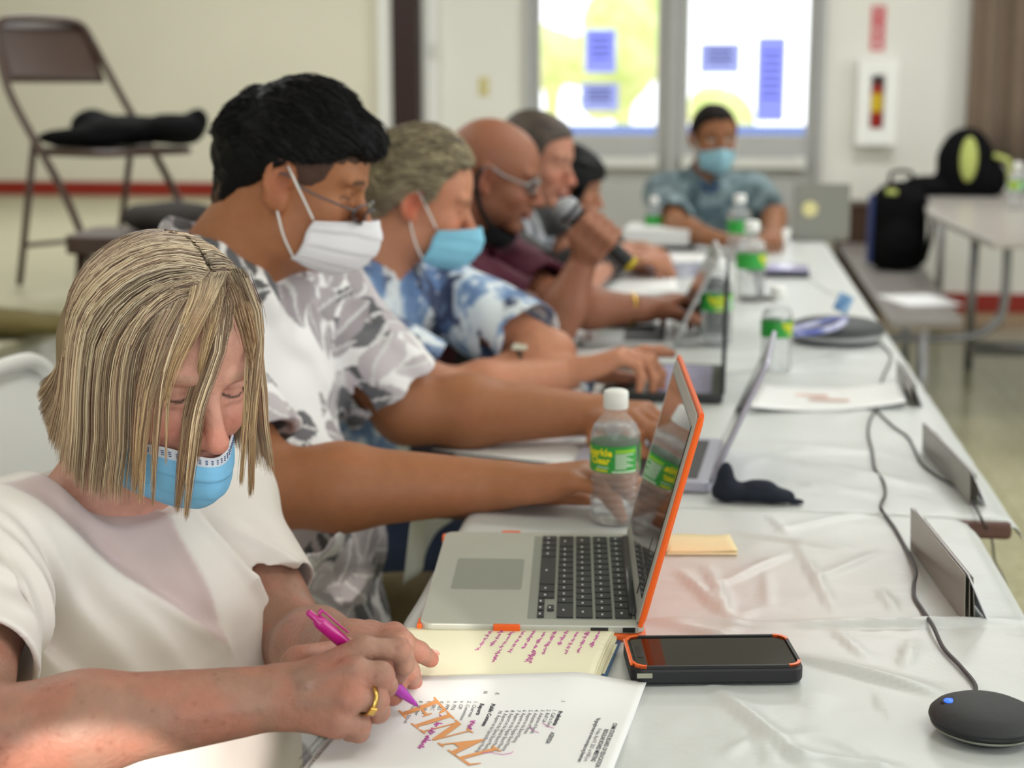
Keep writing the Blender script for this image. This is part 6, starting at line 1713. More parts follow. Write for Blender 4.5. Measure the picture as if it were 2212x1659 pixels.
m_hair = mat('blonde_hair', 'b09a74', 0.38, attr='Col', spec=0.35)
# drop stray locks that would hang inside the face region
L0 = H.loc(paths[:N, -1]); 
keep = np.ones(len(paths), bool)
Lm = H.loc(paths[:N].reshape(-1, 3)).reshape(N, K, 3)
infront = ((Lm[:, :, 0] > 0.072) & (np.abs(Lm[:, :, 1]) < 0.058) & (Lm[:, :, 2] < 0.055)).any(1)
keep[:N] = ~infront
cap = SDF(); cap.ell(H(-0.012, 0, 0.030), (0.096, 0.080, 0.090), H.R, 0.01); cap.cap(H(-0.05, 0.02, 0), H(-0.06, 0.02, -0.06), 0.062, 0.055, 0.03); cap.cap(H(-0.05, -0.02, 0), H(-0.06, -0.02, -0.06), 0.062, 0.055, 0.03)
cap.plane(H(0.045, 0, 0.06), H.R @ np.array([1, 0, -0.75]), 0.02)
Vc, Qc = cap.mesh(0.004)
hh = strands('hair', m_hair, W, paths[keep], wid[keep], cols[keep])
fast_mesh('hair_underlayer', Vc, Qc, mat('hair_root_brown', '8a7456', 0.6, noise=0.3, nscale=60, stretch=(1, 1, 0.1)), W, loc=W.location)
# glasses hidden behind the locks at the temple
MB().tube([H(0.082, 0.058, 0.004) - np.array(W.location), H(0.06, 0.075, 0.003) - np.array(W.location), H(0.0, 0.082, 0.008) - np.array(W.location)], 0.0022, 6).build('glasses_arm', mat('tortoise', '4a5050', 0.3), W, True)

m_nail = mat('fingernail', 'd8a090', 0.15, spec=0.7, sss=0.1)
for tp_, r_n in ((li, 0.0066), (lm, 0.0070), (ix, 0.0058)):
    dr = unit(tp_[3] - tp_[2]); up = unit(np.array([0, 0, 1.0]) - dr * dr[2]); s_ = np.cross(up, dr); Rn = np.stack([s_ * r_n * 0.95, dr * r_n * 1.25, up * 0.0022], 1)
    rt = {id(li): 0.0077, id(lm): 0.0082, id(ix): 0.0066}[id(tp_)]
    pr = [(math.cos(a), math.sin(a)) for a in np.linspace(-math.pi / 2, math.pi / 2, 9)]
    MB().lathe([(max(c, 0.0), s) for c, s in pr], tp_[3] + up * (rt - 0.0006) + dr * 0.001 - np.array(W.location), 20, Rn).build('fingernail', m_nail, W, True)
# ring on the ring finger, and the pen
rd = unit(ri[1] - ri[0]); 
rg = thing('finger_ring', tuple((ri[0] * 0.35 + ri[1] * 0.65)), 0, 'gold signet ring on the writing hand of the woman', 'ring')
u1 = unit(np.cross(rd, (0, 0, 1.0))); u2 = np.cross(rd, u1); Rr_ = np.stack([u1, u2, rd], 1)
MB().lathe([(0.0116, -0.0016), (0.0128, -0.0018), (0.0130, 0.0018), (0.0116, 0.0018), (0.0116, -0.0016)], n=32, R=Rr_, caps=False).build('band', m_gold, rg, True)
cdir = unit(EYE - np.array(rg.location)); cdir = unit(cdir - rd * (cdir @ rd)); low = unit(np.array([0, 0, -1.0]) * 0.8 + cdir)
low = unit(low - rd * (low @ rd))
MB().box(low * 0.0125, (0.0032, 0.007, 0.006), np.stack([low, np.cross(rd, low), rd], 1)).build('signet', m_gold, rg, bevel=0.0008)
m_pen = mat('pink_pen_plastic', 'b4147c', 0.25, spec=0.7, sss=0.1); m_penl = mat('lilac_pen_grip', 'a83aa8', 0.4)
pn = thing('pen', tuple(pt), 0, 'bright pink ballpoint pen held over the agenda page', 'pen')
z_ = pd_; x_ = unit(np.cross(z_, (0, 0, 1.0))); y_ = np.cross(z_, x_); RP = np.stack([x_, y_, z_], 1)
MB().lathe([(0, -0.003), (0.0008, -0.0028), (0.001, 0.0)], n=10, R=RP).build('nib', m_steel, pn, True)
MB().lathe([(0.0012, 0.0), (0.0025, 0.006), (0.0048, 0.022), (0.0056, 0.034), (0.0056, 0.05)], n=24, R=RP).build('grip', m_penl, pn, True)
MB().lathe([(0.0054, 0.05), (0.0052, 0.1), (0.0055, 0.102), (0.0055, 0.128), (0.0045, 0.132), (0.0028, 0.133), (0.0028, 0.142), (0.0018, 0.1435), (0, 0.1438)], n=24, R=RP).build('barrel', m_pen, pn, True)
MB().box(RP @ np.array([0, -0.0085, 0.118]), (0.003, 0.0015, 0.034), RP).box(RP @ np.array([0, -0.0065, 0.134]), (0.003, 0.005, 0.003), RP).build('clip', m_pen, pn, bevel=0.0005)
# ============================================================ shared builder for the men at the table
def hair_cap(H, root, m, line, thick=0.010, top=0.0, vox=0.003, extra=None, amp=0.004, scale=60, name='hair', disp=None):
    """line: [(x, z)] hairline height by front/back position in the head frame"""
    lx = [a for a, b in line]; lz = [b for a, b in line]
    S = SDF(); s = H.s
    S.ell(H(-0.014, 0, 0.03), (np.array([0.094, 0.077, 0.087]) + thick) * s, H.R, 0.01)
    S.ell(H(0.026, 0, 0.034), (np.array([0.068, 0.066, 0.066]) + thick * 0.8) * s, H.R, 0.02)
    S.cap(H(-0.055, 0, 0.0), H(-0.062, 0, -0.05), (0.058 + thick * 0.5) * s, 0.052 * s, 0.02)
    if top: S.ell(H(0.0, 0, 0.045), (0.088 * s, 0.072 * s, (0.078 + top) * s), H.R, 0.02)
    for c, r, k in (extra or []): S.ell(H(*c), np.array(r) * s, H.R, k)
    def f(p):
        L = H.loc(p); return (np.interp(L[..., 0], lx, lz) - L[..., 2] + 0.02 * (vnoise(p, 90, 3) - 0.5) * 0.5) * 0.8
    S.fn(f)
    for q in (-1, 1): S.ell(H(-0.004, q * 0.084, -0.008), (0.021 * s, 0.02 * s, 0.032 * s), H.R, 0.004, 's')
    S.disp(disp or (lambda p: amp * (fbm(np.stack([H.loc(p)[..., 0] * 0.35, H.loc(p)[..., 1], H.loc(p)[..., 2]], -1), scale, 2, 3) - 0.44) * 2 + 0.0012 * (vnoise(np.stack([H.loc(p)[..., 0] * 0.15, H.loc(p)[..., 1], H.loc(p)[..., 2] - H.loc(p)[..., 0] * 0.5], -1), 330, 5) - 0.5)), amp)
    V, Q = S.mesh(vox); hair_cap.S = S
    return fast_mesh(name, V, Q, m, root, loc=root.location)

def top_strands(H, root, S, m, pal, n=2600, seed=1, w=(0.0005, 0.0011), line=None, sweep=(0.35, 0.12), lift=0.004, K=9, name='hair_locks'):
    rs = np.random.RandomState(seed); c = H(-0.012, 0, 0.028)
    lx = [a for a, b in line]; lz = [b for a, b in line]
    b0 = rs.uniform(-1.35, 1.15, n); a0 = rs.uniform(-1.55, 1.55, n); t = np.linspace(0, 1, K)
    B = b0[:, None] + sweep[0] * t[None] * rs.uniform(0.6, 1.2, n)[:, None] * np.where(b0 < -0.6, -0.7, 1)[:, None]; A = a0[:, None] + np.sign(a0)[:, None] * sweep[1] * t[None] * rs.uniform(0, 1.5, n)[:, None]
    D = np.stack([np.sin(B), np.sin(A) * np.cos(B), np.cos(A) * np.cos(B)], -1) @ H.R.T
    r = np.full(D.shape[:2], 0.06); hitm = np.zeros(D.shape[:2], bool)
    for q in np.arange(0.15, 0.055, -0.0015):
        e = S.ev(c + D * q); nw = (e < 0) & ~hitm; r[nw] = q; hitm |= nw
    keep = hitm.all(1); D, r = D[keep], r[keep]; n = len(D)
    off = (np.sin(np.pi * t * 0.8)[None] * rs.uniform(0.1, 1, n)[:, None] * lift) - 0.0005
    P = c + D * (r + off)[..., None]
    P = P + (rs.randn(n, 1, 3) * 0.004) * t[None, :, None] ** 2 * np.array([1, 1, 0.4])
    cols = np.array([pal[k] for k in rs.randint(len(pal), size=n)]) * rs.uniform(0.7, 1.25, n)[:, None]
    return strands(name, m, root, P, rs.uniform(w[0], w[1], n), np.repeat(cols[:, None], K, 1))

def leaf_print(V, nrm_seed, base, pal, n, L=0.05, Wd=0.016, sprays=True, ref_dir=(0, 0, 1)):
    rs = np.random.RandomState(nrm_seed); C = np.tile(np.array(base), (len(V), 1))
    idx = rs.choice(len(V), n, replace=False); cen = V.mean(0)
    for i in idx:
        v0 = V[i]; out = unit((v0 - cen) * np.array([1, 1, 0.2])); t = unit(np.cross(out, rs.randn(3))); b = np.cross(out, t)
        col = pal[rs.randint(len(pal))]; sub = np.where(np.abs(V - v0).max(1) < L * 3.2)[0]; P = V[sub] - v0
        depth = np.abs(P @ out) < 0.07
        for j in range(6 if sprays else 1):
            c0 = t * (j * L * 0.42) if sprays else 0 * t; an = (0.75 if j % 2 else -0.75) if sprays else 0
            d = t * math.cos(an) + b * math.sin(an); e = np.cross(out, d); q = P - c0
            a_ = q @ d / L; b_ = q @ e / Wd
            ins = (a_ > 0) & (a_ < 1) & (np.abs(b_) < np.sin(np.pi * np.clip(a_, 0, 1)) ** 0.8) & depth
            rib = ins & (np.abs(b_) < 0.09)
            C[sub[ins]] = col * (0.93 + 0.14 * ((b_[ins] > 0)))[:, None]; C[sub[rib]] = np.array(base) * 0.8
    return C

def man(lab, H, neck, shL, shR, arms, pel, skin, shirt_mat, shirt_col=None, vox=0.0045, bulk=1.0, fold=0.006, belly=1.0, sleeve_t=(0.72, 0.72), sl_r=0.07, armr=1.0, colors_kw=None,
        hands=(), open_neck=0.03, collar=True, trousers=None, neckr=0.058, face_kw=None, long_sleeve=False, shirt_name='shirt', knees=None, svox=None, seed=5):
    root = person_root((pel[0], pel[1], 0.0), lab)
    up = unit(neck - pel); ax = unit(shL - shR); fw = unit(np.cross(ax, up)); chest = neck - up * 0.20 + fw * 0.0
    S = SDF(); add_head(S, H, **(face_kw or {}))
    S.cap(H(-0.025, 0, -0.055), neck, neckr, neckr * 1.08, 0.03)
    torso(S, pel, chest, neck, shL, shR, -0.012, bulk * 0.95)
    tips = []
    for (sh, el, wr), hd in zip(arms, hands):
        limb(S, sh, el, 0.050 * armr, 0.048 * armr, 0.042 * armr, 0.02)
        m_ = el * 0.68 + wr * 0.32
        S.cap(el, m_, 0.042 * armr, 0.045 * armr, 0.02); S.cap(m_, wr, 0.045 * armr, 0.0285 * (0.5 + 0.5 * armr), 0.02)
        if hd: tips.append(hand(S, wr, **hd))
    V, Q = S.mesh(vox)
    C = head_colors(H, V, skin, **(colors_kw or {}))
    w2 = np.clip((fbm(V, 22, 3, 3) - 0.35) * 0.8, 0, 0.35)[:, None]; C = C * (1 - w2) + C * np.array([1.05, 0.8, 0.72]) * w2
    fast_mesh('body', V, Q, skin_mat('skin_blurred', 0.5, 0.06), root, C, loc=root.location)
    B = SDF()
    Rt = torso(B, pel, chest, neck + np.array([0, 0, -0.012]), shL, shR, 0.014, bulk, belly, k=0.06)
    B.cap(pel, pel - up * 0.08, 0.15 * belly, 0.17 * belly, 0.05)
    cuts = []
    for (sh, el, wr), t_ in zip(arms, sleeve_t):
        if long_sleeve:
            B.cap(sh, el, 0.062 * bulk, 0.056, 0.03); B.cap(el, el + (wr - el) * 0.9, 0.056, 0.042, 0.02); continue
        e = sleeve(B, sh, el, t_, 0.064 * bulk, sl_r, k=0.035); cuts.append(e)
    if collar:
        B.cap(neck + up * 0.018 - fw * 0.012, neck - up * 0.03, neckr + 0.017, neckr + 0.034, 0.012)
        for q in (-1, 1): B.ell(neck + fw * (neckr + 0.012) + ax * q * 0.04 - up * 0.03, (0.03, 0.028, 0.045), Rt, 0.008)
    for e in cuts: cut_sleeve(B, *e)
    B.cap(neck + up * 0.14 - fw * 0.0, neck - up * 0.02, neckr + 0.009, neckr + 0.006, 0.004, 's')
    if open_neck:
        B.cap(neck + fw * (neckr + 0.03) + up * 0.05, neck + fw * (neckr + 0.05) - up * 0.07, open_neck, 0.006, 0.006, 's')
    B.disp(folds(unit(ax * 0.5 + up * 0.5 + fw * 0.4), 14, fold, seed, 0.05), fold); B.disp(lambda p: 0.006 * (fbm(p, 11, seed + 4, 2) - 0.42) * 2, 0.006)
    if long_sleeve is False: pass
    V, Q = B.mesh(svox or vox); V = laplace(V, Q, 1, 0.4)
    so = fast_mesh(shirt_name, V, Q, shirt_mat, root, colors=shirt_col(V) if shirt_col else None, loc=root.location)
    k0 = knees or (pel + np.array([0.40, 0.12, 0.03]), pel + np.array([0.40, -0.12, 0.03]))
    lower_body(root, pel, k0[0], k0[1], trousers, m_shoe, hipw=1.05, vox=0.012)
    return root, so

def mask_rows(fwd=0.0, low=0.0, up=0.0, wid=1.0):
    return [[(a_, b_ * (wid if abs(b_) > 0.045 else 1.0), c_) for a_, b_, c_ in r_] for r_ in [[(0.050, 0.069, -0.042 + up), (0.094, 0.038, -0.034 + up), (0.126 + fwd, 0.0, -0.026 + up), (0.094, -0.038, -0.034 + up), (0.050, -0.069, -0.042 + up)],
            [(0.044, 0.067, -0.058), (0.096 + fwd, 0.034, -0.052), (0.136 + fwd, 0.0, -0.054), (0.096 + fwd, -0.034, -0.052), (0.044, -0.067, -0.058)],
            [(0.042, 0.064, -0.078), (0.094 + fwd, 0.034, -0.079), (0.130 + fwd, 0.0, -0.079), (0.094 + fwd, -0.034, -0.079), (0.042, -0.064, -0.078)],
            [(0.036, 0.060, -0.096), (0.080, 0.032, -0.101), (0.112, 0.0, -0.103), (0.080, -0.032, -0.101), (0.036, -0.060, -0.096)],
            [(0.030, 0.058, -0.102 - low), (0.058, 0.030, -0.115 - low), (0.084, 0.0, -0.118 - low), (0.058, -0.030, -0.115 - low), (0.030, -0.058, -0.102 - low)]]]
def const_col(c): return lambda UV: np.tile(np.array(c), (len(UV), 1))
def anchor(H, loc, x, y):
    e = px(H(*loc)); H.c = H.c + RGT * (x - e[0]) / F_ * e[2] - UPV * (y - e[1]) / F_ * e[2]; return H

# ============================================================ 2. man in the leaf-print shirt, white mask
m_print = mat('printed_shirt_cloth', 'e8e6e6', 0.75, attr='Col', bump=0.1, bscale=400, bdist=0.0004, sheen=0.1)
m_khaki = mat('khaki_trousers', '7a6c4c', 0.8, noise=0.08, nscale=30, bump=0.2, bscale=300)
H2 = anchor(Head(ond(650, 400, 2.12), 3, -16, 0, 0.97), (-0.004, -0.08, -0.008), 608, 402)
neck2 = H2(-0.052, 0, -0.150) + np.array([-0.02, 0, -0.01])
az = math.radians(-22); fw = np.array([math.cos(az), math.sin(az), 0]); lf = np.array([-fw[1], fw[0], 0])
sh2L, sh2R = neck2 + lf * 0.20 + np.array([0.0, 0, -0.055]), neck2 - lf * 0.175 + np.array([0.02, 0, -0.05])
pel2 = neck2 + fw * 0.03 + np.array([-0.03, 0, -0.55])
el2R, wr2R = ond(575, 1055, 1.97), onz(1085, 1048, 0.770); el2L, wr2L = ond(880, 885, 2.36), onz(1290, 895, 0.768)
if 0: print('man2', H2.c, neck2, px(sh2L), px(sh2R), el2R, el2L, wr2R, wr2L)
greys = [np.array(lin(c)) for c in ('68676b', 'b0a8ac', 'a39b9f', 'c4bcc0', '5c5c60', 'b8b0b4')]
def leafcol(V):
    C = leaf_print(V, 4, lin('eceaea'), greys, 135, 0.066, 0.021)
    return C
tx_ = unit(wr2R - el2R)
root2, sh2 = man('large man in white shirt with grey leaf print, white mask and glasses, typing', H2, neck2, sh2L, sh2R, [(sh2L, el2L, wr2L), (sh2R, el2R, wr2R)], pel2, np.array(lin('a36c4a')), m_print, leafcol,
    vox=0.0032, bulk=1.16, belly=1.45, sleeve_t=(0.86, 0.80), sl_r=0.086, armr=1.22, neckr=0.070, trousers=m_khaki, seed=3,
    colors_kw=dict(brow=lin('1c1412'), ear=lin('b06050'), redn=0.2, stubble=None), face_kw=dict(fat=0.014, jaw=1.15, nosew=1.2),
    hands=[dict(d=unit(onz(1400, 905, 0.785) - wr2L), n=np.array([0.1, 0.2, -1.0]), right=False, s=1.12, curls=((22, 48, 25), (20, 52, 25), (22, 50, 25), (25, 50, 25)), thumb=(38, 10, 10)),
           dict(d=unit(onz(1270, 1030, 0.785) - wr2R), n=np.array([0.1, -0.1, -1.0]), right=True, s=1.16, curls=((12, 30, 20), (14, 34, 20), (14, 34, 20), (14, 34, 20)), thumb=(35, 10, 10), spread=(10, 2, -6, -14))], open_neck=0.035, svox=0.0034)
m_bhair = mat('black_hair', '08080a', 0.5, noise=0.3, nscale=40, stretch=(0.2, 1, 1), bump=0.5, bscale=160, bdist=0.002, spec=0.18)
line2 = [(-0.13, -0.075), (-0.09, -0.06), (-0.055, -0.03), (-0.02, 0.005), (0.004, 0.028), (0.03, 0.030), (0.055, 0.045), (0.075, 0.058), (0.095, 0.056), (0.13, 0.052)]
hair_cap(H2, root2, m_bhair, line2, 0.011, top=0.020, vox=0.0028, extra=[((0.06, 0, 0.075), (0.045, 0.06, 0.032), 0.02), ((-0.06, 0, 0.03), (0.065, 0.075, 0.075), 0.02)], amp=0.006, scale=75)
m_bhair2 = mat('black_hair_locks', '0c0c0e', 0.42, attr='Col', spec=0.3)
top_strands(H2, root2, hair_cap.S, m_bhair2, [np.array(lin(c)) for c in ('0a0a0c', '141416', '1c1a1e', '08080a')], 5200, 3, line=line2, sweep=(0.42, 0.15), lift=0.005)
line2b = [(-0.13, -0.10), (-0.07, -0.075), (-0.04, -0.03), (0.0, 0.0), (0.025, -0.005), (0.042, 0.004), (0.052, 0.022), (0.058, 0.04), (0.13, 0.05)]
hair_cap(H2, root2, mat('cropped_hair', '4a3226', 0.7, noise=0.2, nscale=200), line2b, 0.0012, vox=0.0035, amp=0.0006, scale=200, name='cropped_hair')
m_wmask = mat('white_mask_fabric', 'e6e5ea', 0.75, bump=0.15, bscale=400)
mk2 = mask_mesh(H2, 'face_mask', m_wmask, root2, mask_rows(0.0, 0.0, wid=1.12), pleats=3, pamp=0.003, nu=36, nv=32)
for q in (-1, 1):
    ear_loops(H2, root2, m_capw, q, [(0.048, q * 0.068, -0.042), (0.02, q * 0.0805, -0.005), (-0.002, q * 0.0825, 0.022)], r=0.0016)
    ear_loops(H2, root2, m_capw, q, [(0.033, q * 0.066, -0.100), (0.014, q * 0.0775, -0.072), (-0.004, q * 0.083, -0.036)], r=0.0016)
# glasses low on the nose
m_wire = mat('glasses_wire', '5a5a60', 0.3, metal=0.8); m_lens = mat('lens_glass', 'ffffff', 0.02, trans=1.0, ior=1.05, spec=1.0)
def glasses(H, root, zc=-0.012, x0=0.105, rw=0.021, rh=0.014, m=m_wire, wire=0.0011, dark=False, tilt=0.0):
    g = MB(); c0 = np.array(root.location)
    for q in (-1, 1):
        g.tube(curve_pts([H(x0 - 0.012 * abs(math.cos(a)) * (1 if q * math.cos(a) > 0 else 0) - 0.003, q * 0.031 + rw * math.cos(a), zc + rh * math.sin(a)) - c0 for a in np.linspace(0, 2 * math.pi, 15)], 3), wire, 6, caps=False)
        g.tube(curve_pts([H(x0 - 0.012, q * 0.054, zc + 0.004) - c0, H(x0 - 0.03, q * 0.070, zc + 0.008) - c0, H(0.03, q * 0.0785, zc + 0.016) - c0, H(-0.005, q * 0.082, zc + 0.03) - c0, H(-0.018, q * 0.083, zc + 0.012) - c0], 5), wire, 6)
    g.tube(curve_pts([H(x0 - 0.002, -0.011, zc + 0.003) - c0, H(x0 + 0.005, 0, zc + 0.007) - c0, H(x0 - 0.002, 0.011, zc + 0.003) - c0], 5), wire, 6)
    fr_ = g.build('glasses', m, root, True)
    for q in (-1, 1):
        V = [H(x0 - 0.006, q * 0.031, zc) - c0] + [H(x0 - 0.012 * abs(math.cos(a)) * (1 if q * math.cos(a) > 0 else 0) - 0.003, q * 0.031 + rw * 0.95 * math.cos(a), zc + rh * 0.95 * math.sin(a)) - c0 for a in np.linspace(0, 2 * math.pi, 20)[:-1]]
        o = link_mesh('lens', V, [(0, i, i % 19 + 1) for i in range(1, 20)], m_lens if not dark else m_scr, fr_, True)
    return fr_
glasses(H2, root2, zc=-0.020, x0=0.112, wire=0.0014)

# ============================================================ 3. man in the blue print shirt, blue mask
H3 = anchor(Head(ond(925, 400, 2.77), 8, -14, 2, 0.96), (-0.004, -0.08, -0.008), 893, 445)
neck3 = H3(-0.050, 0, -0.150) + np.array([-0.02, 0, -0.01])
az = math.radians(-18); fw = np.array([math.cos(az), math.sin(az), 0]); lf = np.array([-fw[1], fw[0], 0])
sh3L, sh3R = neck3 + lf * 0.19 + np.array([0.03, 0, -0.05]), neck3 - lf * 0.18 + np.array([-0.0, 0, -0.05])
pel3 = neck3 - fw * 0.12 + np.array([-0.05, 0, -0.53])
el3R, wr3R = ond(955, 850, 2.66), onz(1235, 806, 0.765); el3L, wr3L = onz(1190, 765, 0.79), onz(1105, 792, 0.77)
if 0: print('man3', H3.c, px(sh3L), px(sh3R), el3R, el3L, wr3R, wr3L)
def batik(V):
    a = fbm(V * np.array([1, 1, 0.55]), 34, 5, 4); b = fbm(V, 16, 8, 3); c = fbm(V, 60, 12, 2)
    C = np.tile(np.array(lin('8fa8c8')), (len(V), 1))
    def mix(w, col):
        nonlocal C
        w = np.clip(w, 0, 1)[:, None]; C = C * (1 - w) + np.array(lin(col)) * w
    mix(sst(a, 0.42, 0.47), 'dfe6ea'); mix(sst(b, 0.47, 0.53) * 0.9, '4a6490'); mix(sst(-a, -0.38, -0.34) * 0.8, '6584b0'); mix(sst(b * a, 0.25, 0.29), '35405e'); mix(sst(c, 0.56, 0.62) * 0.7, 'f0f2f2')
    return C
root3, sh3 = man('grey-haired man in blue and white patterned shirt and blue mask, pointing', H3, neck3, sh3L, sh3R, [(sh3L, el3L, wr3L), (sh3R, el3R, wr3R)], pel3, np.array(lin('bf8568')), m_print, batik,
    vox=0.0042, bulk=1.08, belly=1.25, sleeve_t=(0.82, 0.85), sl_r=0.080, armr=1.0, neckr=0.062, trousers=mat('dark_blue_trousers', '26324a', 0.8, noise=0.1), seed=8,
    colors_kw=dict(brow=lin('8a7460'), redn=0.5, browd=0.4), face_kw=dict(jaw=1.05),
    hands=[dict(d=unit(np.array([-0.5, -0.8, 0.0])), n=np.array([0, 0, -1.0]), right=False, s=1.05, curls=((30, 40, 30),) * 4),
           dict(d=unit(onz(1330, 775, 0.79) - wr3R), n=np.array([0.1, -0.15, -1.0]), right=True, s=1.08, curls=((8, 12, 8), (30, 45, 30), (35, 50, 30), (40, 50, 30)), thumb=(30, 10, 10))])
m_ghair = mat('grey_blond_hair', '8e8068', 0.5, color2='6a5c48', nscale=26, stretch=(0.25, 1, 1), bump=0.7, bscale=140, bdist=0.003)
line3 = [(-0.13, -0.085), (-0.09, -0.07), (-0.055, -0.045), (-0.022, 0.0), (0.002, 0.03), (0.012, 0.0), (0.022, 0.0), (0.04, 0.05), (0.06, 0.075), (0.085, 0.085), (0.13, 0.09)]
hair_cap(H3, root3, m_ghair, line3, 0.013, top=0.014, vox=0.0036, extra=[((-0.04, -0.03, 0.02), (0.06, 0.06, 0.07), 0.02)], amp=0.005, scale=70)
top_strands(H3, root3, hair_cap.S, mat('grey_hair_locks', '8e8068', 0.5, attr='Col'), [np.array(lin(c)) for c in ('a89a7c', '7c6e58', 'c4b894', '5e5242', '948568')], 4200, 5, line=line3, sweep=(-0.45, 0.25), lift=0.004, w=(0.0006, 0.0013))
mask_mesh(H3, 'face_mask', m_mask, root3, mask_rows(0.0, 0.0), colors=const_col(lin('86c8e2')), nu=30, nv=26, pamp=0.002)
for q in (-1, 1):
    ear_loops(H3, root3, m_capw, q, [(0.046, q * 0.067, -0.040), (0.02, q * 0.0805, -0.005), (-0.002, q * 0.0825, 0.022)], r=0.0016)
    ear_loops(H3, root3, m_capw, q, [(0.033, q * 0.066, -0.100), (0.014, q * 0.0775, -0.072), (-0.004, q * 0.083, -0.036)], r=0.0016)
wd = unit(wr3L - el3L); u1 = unit(np.cross(wd, (0, 0, 1.0))); Rw = np.stack([u1, np.cross(wd, u1), wd], 1)
wt_ = thing('wristwatch', tuple(wr3L * 0.75 + el3L * 0.25), 0, 'wristwatch with pale face on the folded arm of the man in blue', 'watch')
MB().lathe([(0.037, -0.008), (0.039, -0.008), (0.039, 0.008), (0.037, 0.008), (0.037, -0.008)], n=28, R=Rw, caps=False).build('strap', mat('watch_strap', '5a5044', 0.4, metal=0.5), wt_, True)
MB().box((0.0, -0.02, 0.034), (0.028, 0.03, 0.009)).build('watch_face', mat('watch_face_pale', 'd8dcc8', 0.3), wt_, bevel=0.003)

# ============================================================ 4. bald man in maroon speaking into a microphone
H4 = anchor(Head(ond(1085, 350, 3.41), 2, -12, 4, 1.02), (-0.004, -0.08, -0.008), 1050, 392)
neck4 = H4(-0.050, 0, -0.148) + np.array([-0.03, 0, -0.01])
az = math.radians(-5); fw = np.array([math.cos(az), math.sin(az), 0]); lf = np.array([-fw[1], fw[0], 0])
sh4L, sh4R = neck4 + lf * 0.19 + np.array([0.05, 0, -0.05]), neck4 - lf * 0.19 + np.array([0.03, 0, -0.055])
pel4 = neck4 - fw * 0.2 + np.array([-0.05, 0, -0.50])
el4R, wr4R = ond(1200, 705, 3.22), ond(1262, 560, 3.22); el4L, wr4L = onz(1215, 665, 0.80), onz(1400, 668, 0.79)
if 0: print('man4', H4.c, px(sh4L), px(sh4R), el4R, el4L, wr4R)
m_maroon = mat('maroon_shirt', '4a1028', 0.8, noise=0.12, nscale=20, bump=0.15, bscale=300)
mic0, mic1 = ond(1226, 452, 3.18), ond(1366, 573, 3.20)
md_ = unit(mic1 - mic0)
grip = mic0 + (mic1 - mic0) * 0.42
root4, _ = man('bald man in maroon shirt and glasses, black mask under his chin, holding a microphone', H4, neck4, sh4L, sh4R, [(sh4L, el4L, wr4L), (sh4R, el4R, wr4R)], pel4, np.array(lin('95624a')), m_maroon, None,
    vox=0.0045, bulk=1.08, belly=1.2, sleeve_t=(0.80, 0.72), sl_r=0.076, armr=1.0, neckr=0.062, trousers=mat('dark_trousers', '2a2024', 0.7), seed=11,
    colors_kw=dict(brow=lin('3a2a20'), redn=0.2, browd=0.3, eyes_open=True, stubble=(lin('6a4a38'), 0.4)), face_kw=dict(nosew=1.25, mouth_open=0.0025),
    hands=[dict(d=unit(onz(1475, 640, 0.80) - wr4L), n=np.array([0.2, 0.1, -1.0]), right=False, s=1.1, curls=((25, 40, 30),) * 4, thumb=(35, 10, 10)), None])
# hand closed round the microphone: palm on the near side, fingers wrapping over it
S = SDF(); cw = wr4R
side = unit(np.cross(md_, unit(grip - cw))); out = unit(np.cross(side, md_)); 
kn = []
for k in range(4):
    b = grip + md_ * (-0.033 + 0.022 * k) 
    p0_, p1_, p2_, p3_ = b + side * 0.028 - out * 0.022, b + side * 0.030 + out * 0.018, b - side * 0.004 + out * 0.031, b - side * 0.026 + out * 0.010
    S.cap(cw + (p0_ - cw) * 0.15, p0_, 0.020, 0.014, 0.015); chain(S, [p0_, p1_, p2_, p3_], [0.0125, 0.0115, 0.0105, 0.009], 0.005)
chain(S, [cw, grip - out * 0.024 - md_ * 0.01, grip - side * 0.026 - md_ * 0.028 - out * 0.002, grip - side * 0.010 - md_ * 0.05 + out * 0.018], [0.022, 0.016, 0.012, 0.0095], 0.012)
S.cap(el4R + (cw - el4R) * 0.7, cw, 0.030, 0.028, 0.01)
V, Q = S.mesh(0.003); C = np.tile(np.array(lin('95624a')), (len(V), 1))
bd = [o for o in root4.children if o.name.startswith('body')][0]
hq = fast_mesh('right_hand_tmp', V, Q, bd.data.materials[0], root4, C, loc=root4.location)
def join_into(a, b):
    """merge mesh b into mesh a (same parent space)"""
    A_, B_ = a.data, b.data
    va = np.zeros(len(A_.vertices) * 3, np.float32); A_.vertices.foreach_get('co', va); vb = np.zeros(len(B_.vertices) * 3, np.float32); B_.vertices.foreach_get('co', vb)
    def quads(M): q = np.zeros(len(M.loops), np.int32); M.loops.foreach_get('vertex_index', q); return q.reshape(-1, 4)
    def cols_(M): c = np.zeros(len(M.vertices) * 4, np.float32); M.color_attributes['Col'].data.foreach_get('color', c); return c.reshape(-1, 4)[:, :3]
    V_ = np.concatenate([va.reshape(-1, 3), vb.reshape(-1, 3)]); Q_ = np.concatenate([quads(A_), quads(B_) + len(A_.vertices)]); C_ = np.concatenate([cols_(A_), cols_(B_)])
    n = fast_mesh('body', V_, Q_, A_.materials[0], a.parent, C_)
    for o in (a, b): bpy.data.objects.remove(o)
    n.name = 'body'; return n
join_into(bd, hq)
glasses(H4, root4, zc=-0.004, x0=0.100, m=mat('glasses_grey', '8c9090', 0.3, metal=0.4), wire=0.0022)
m_blackc = mat('black_mask_fabric', '0a0a0c', 0.85)
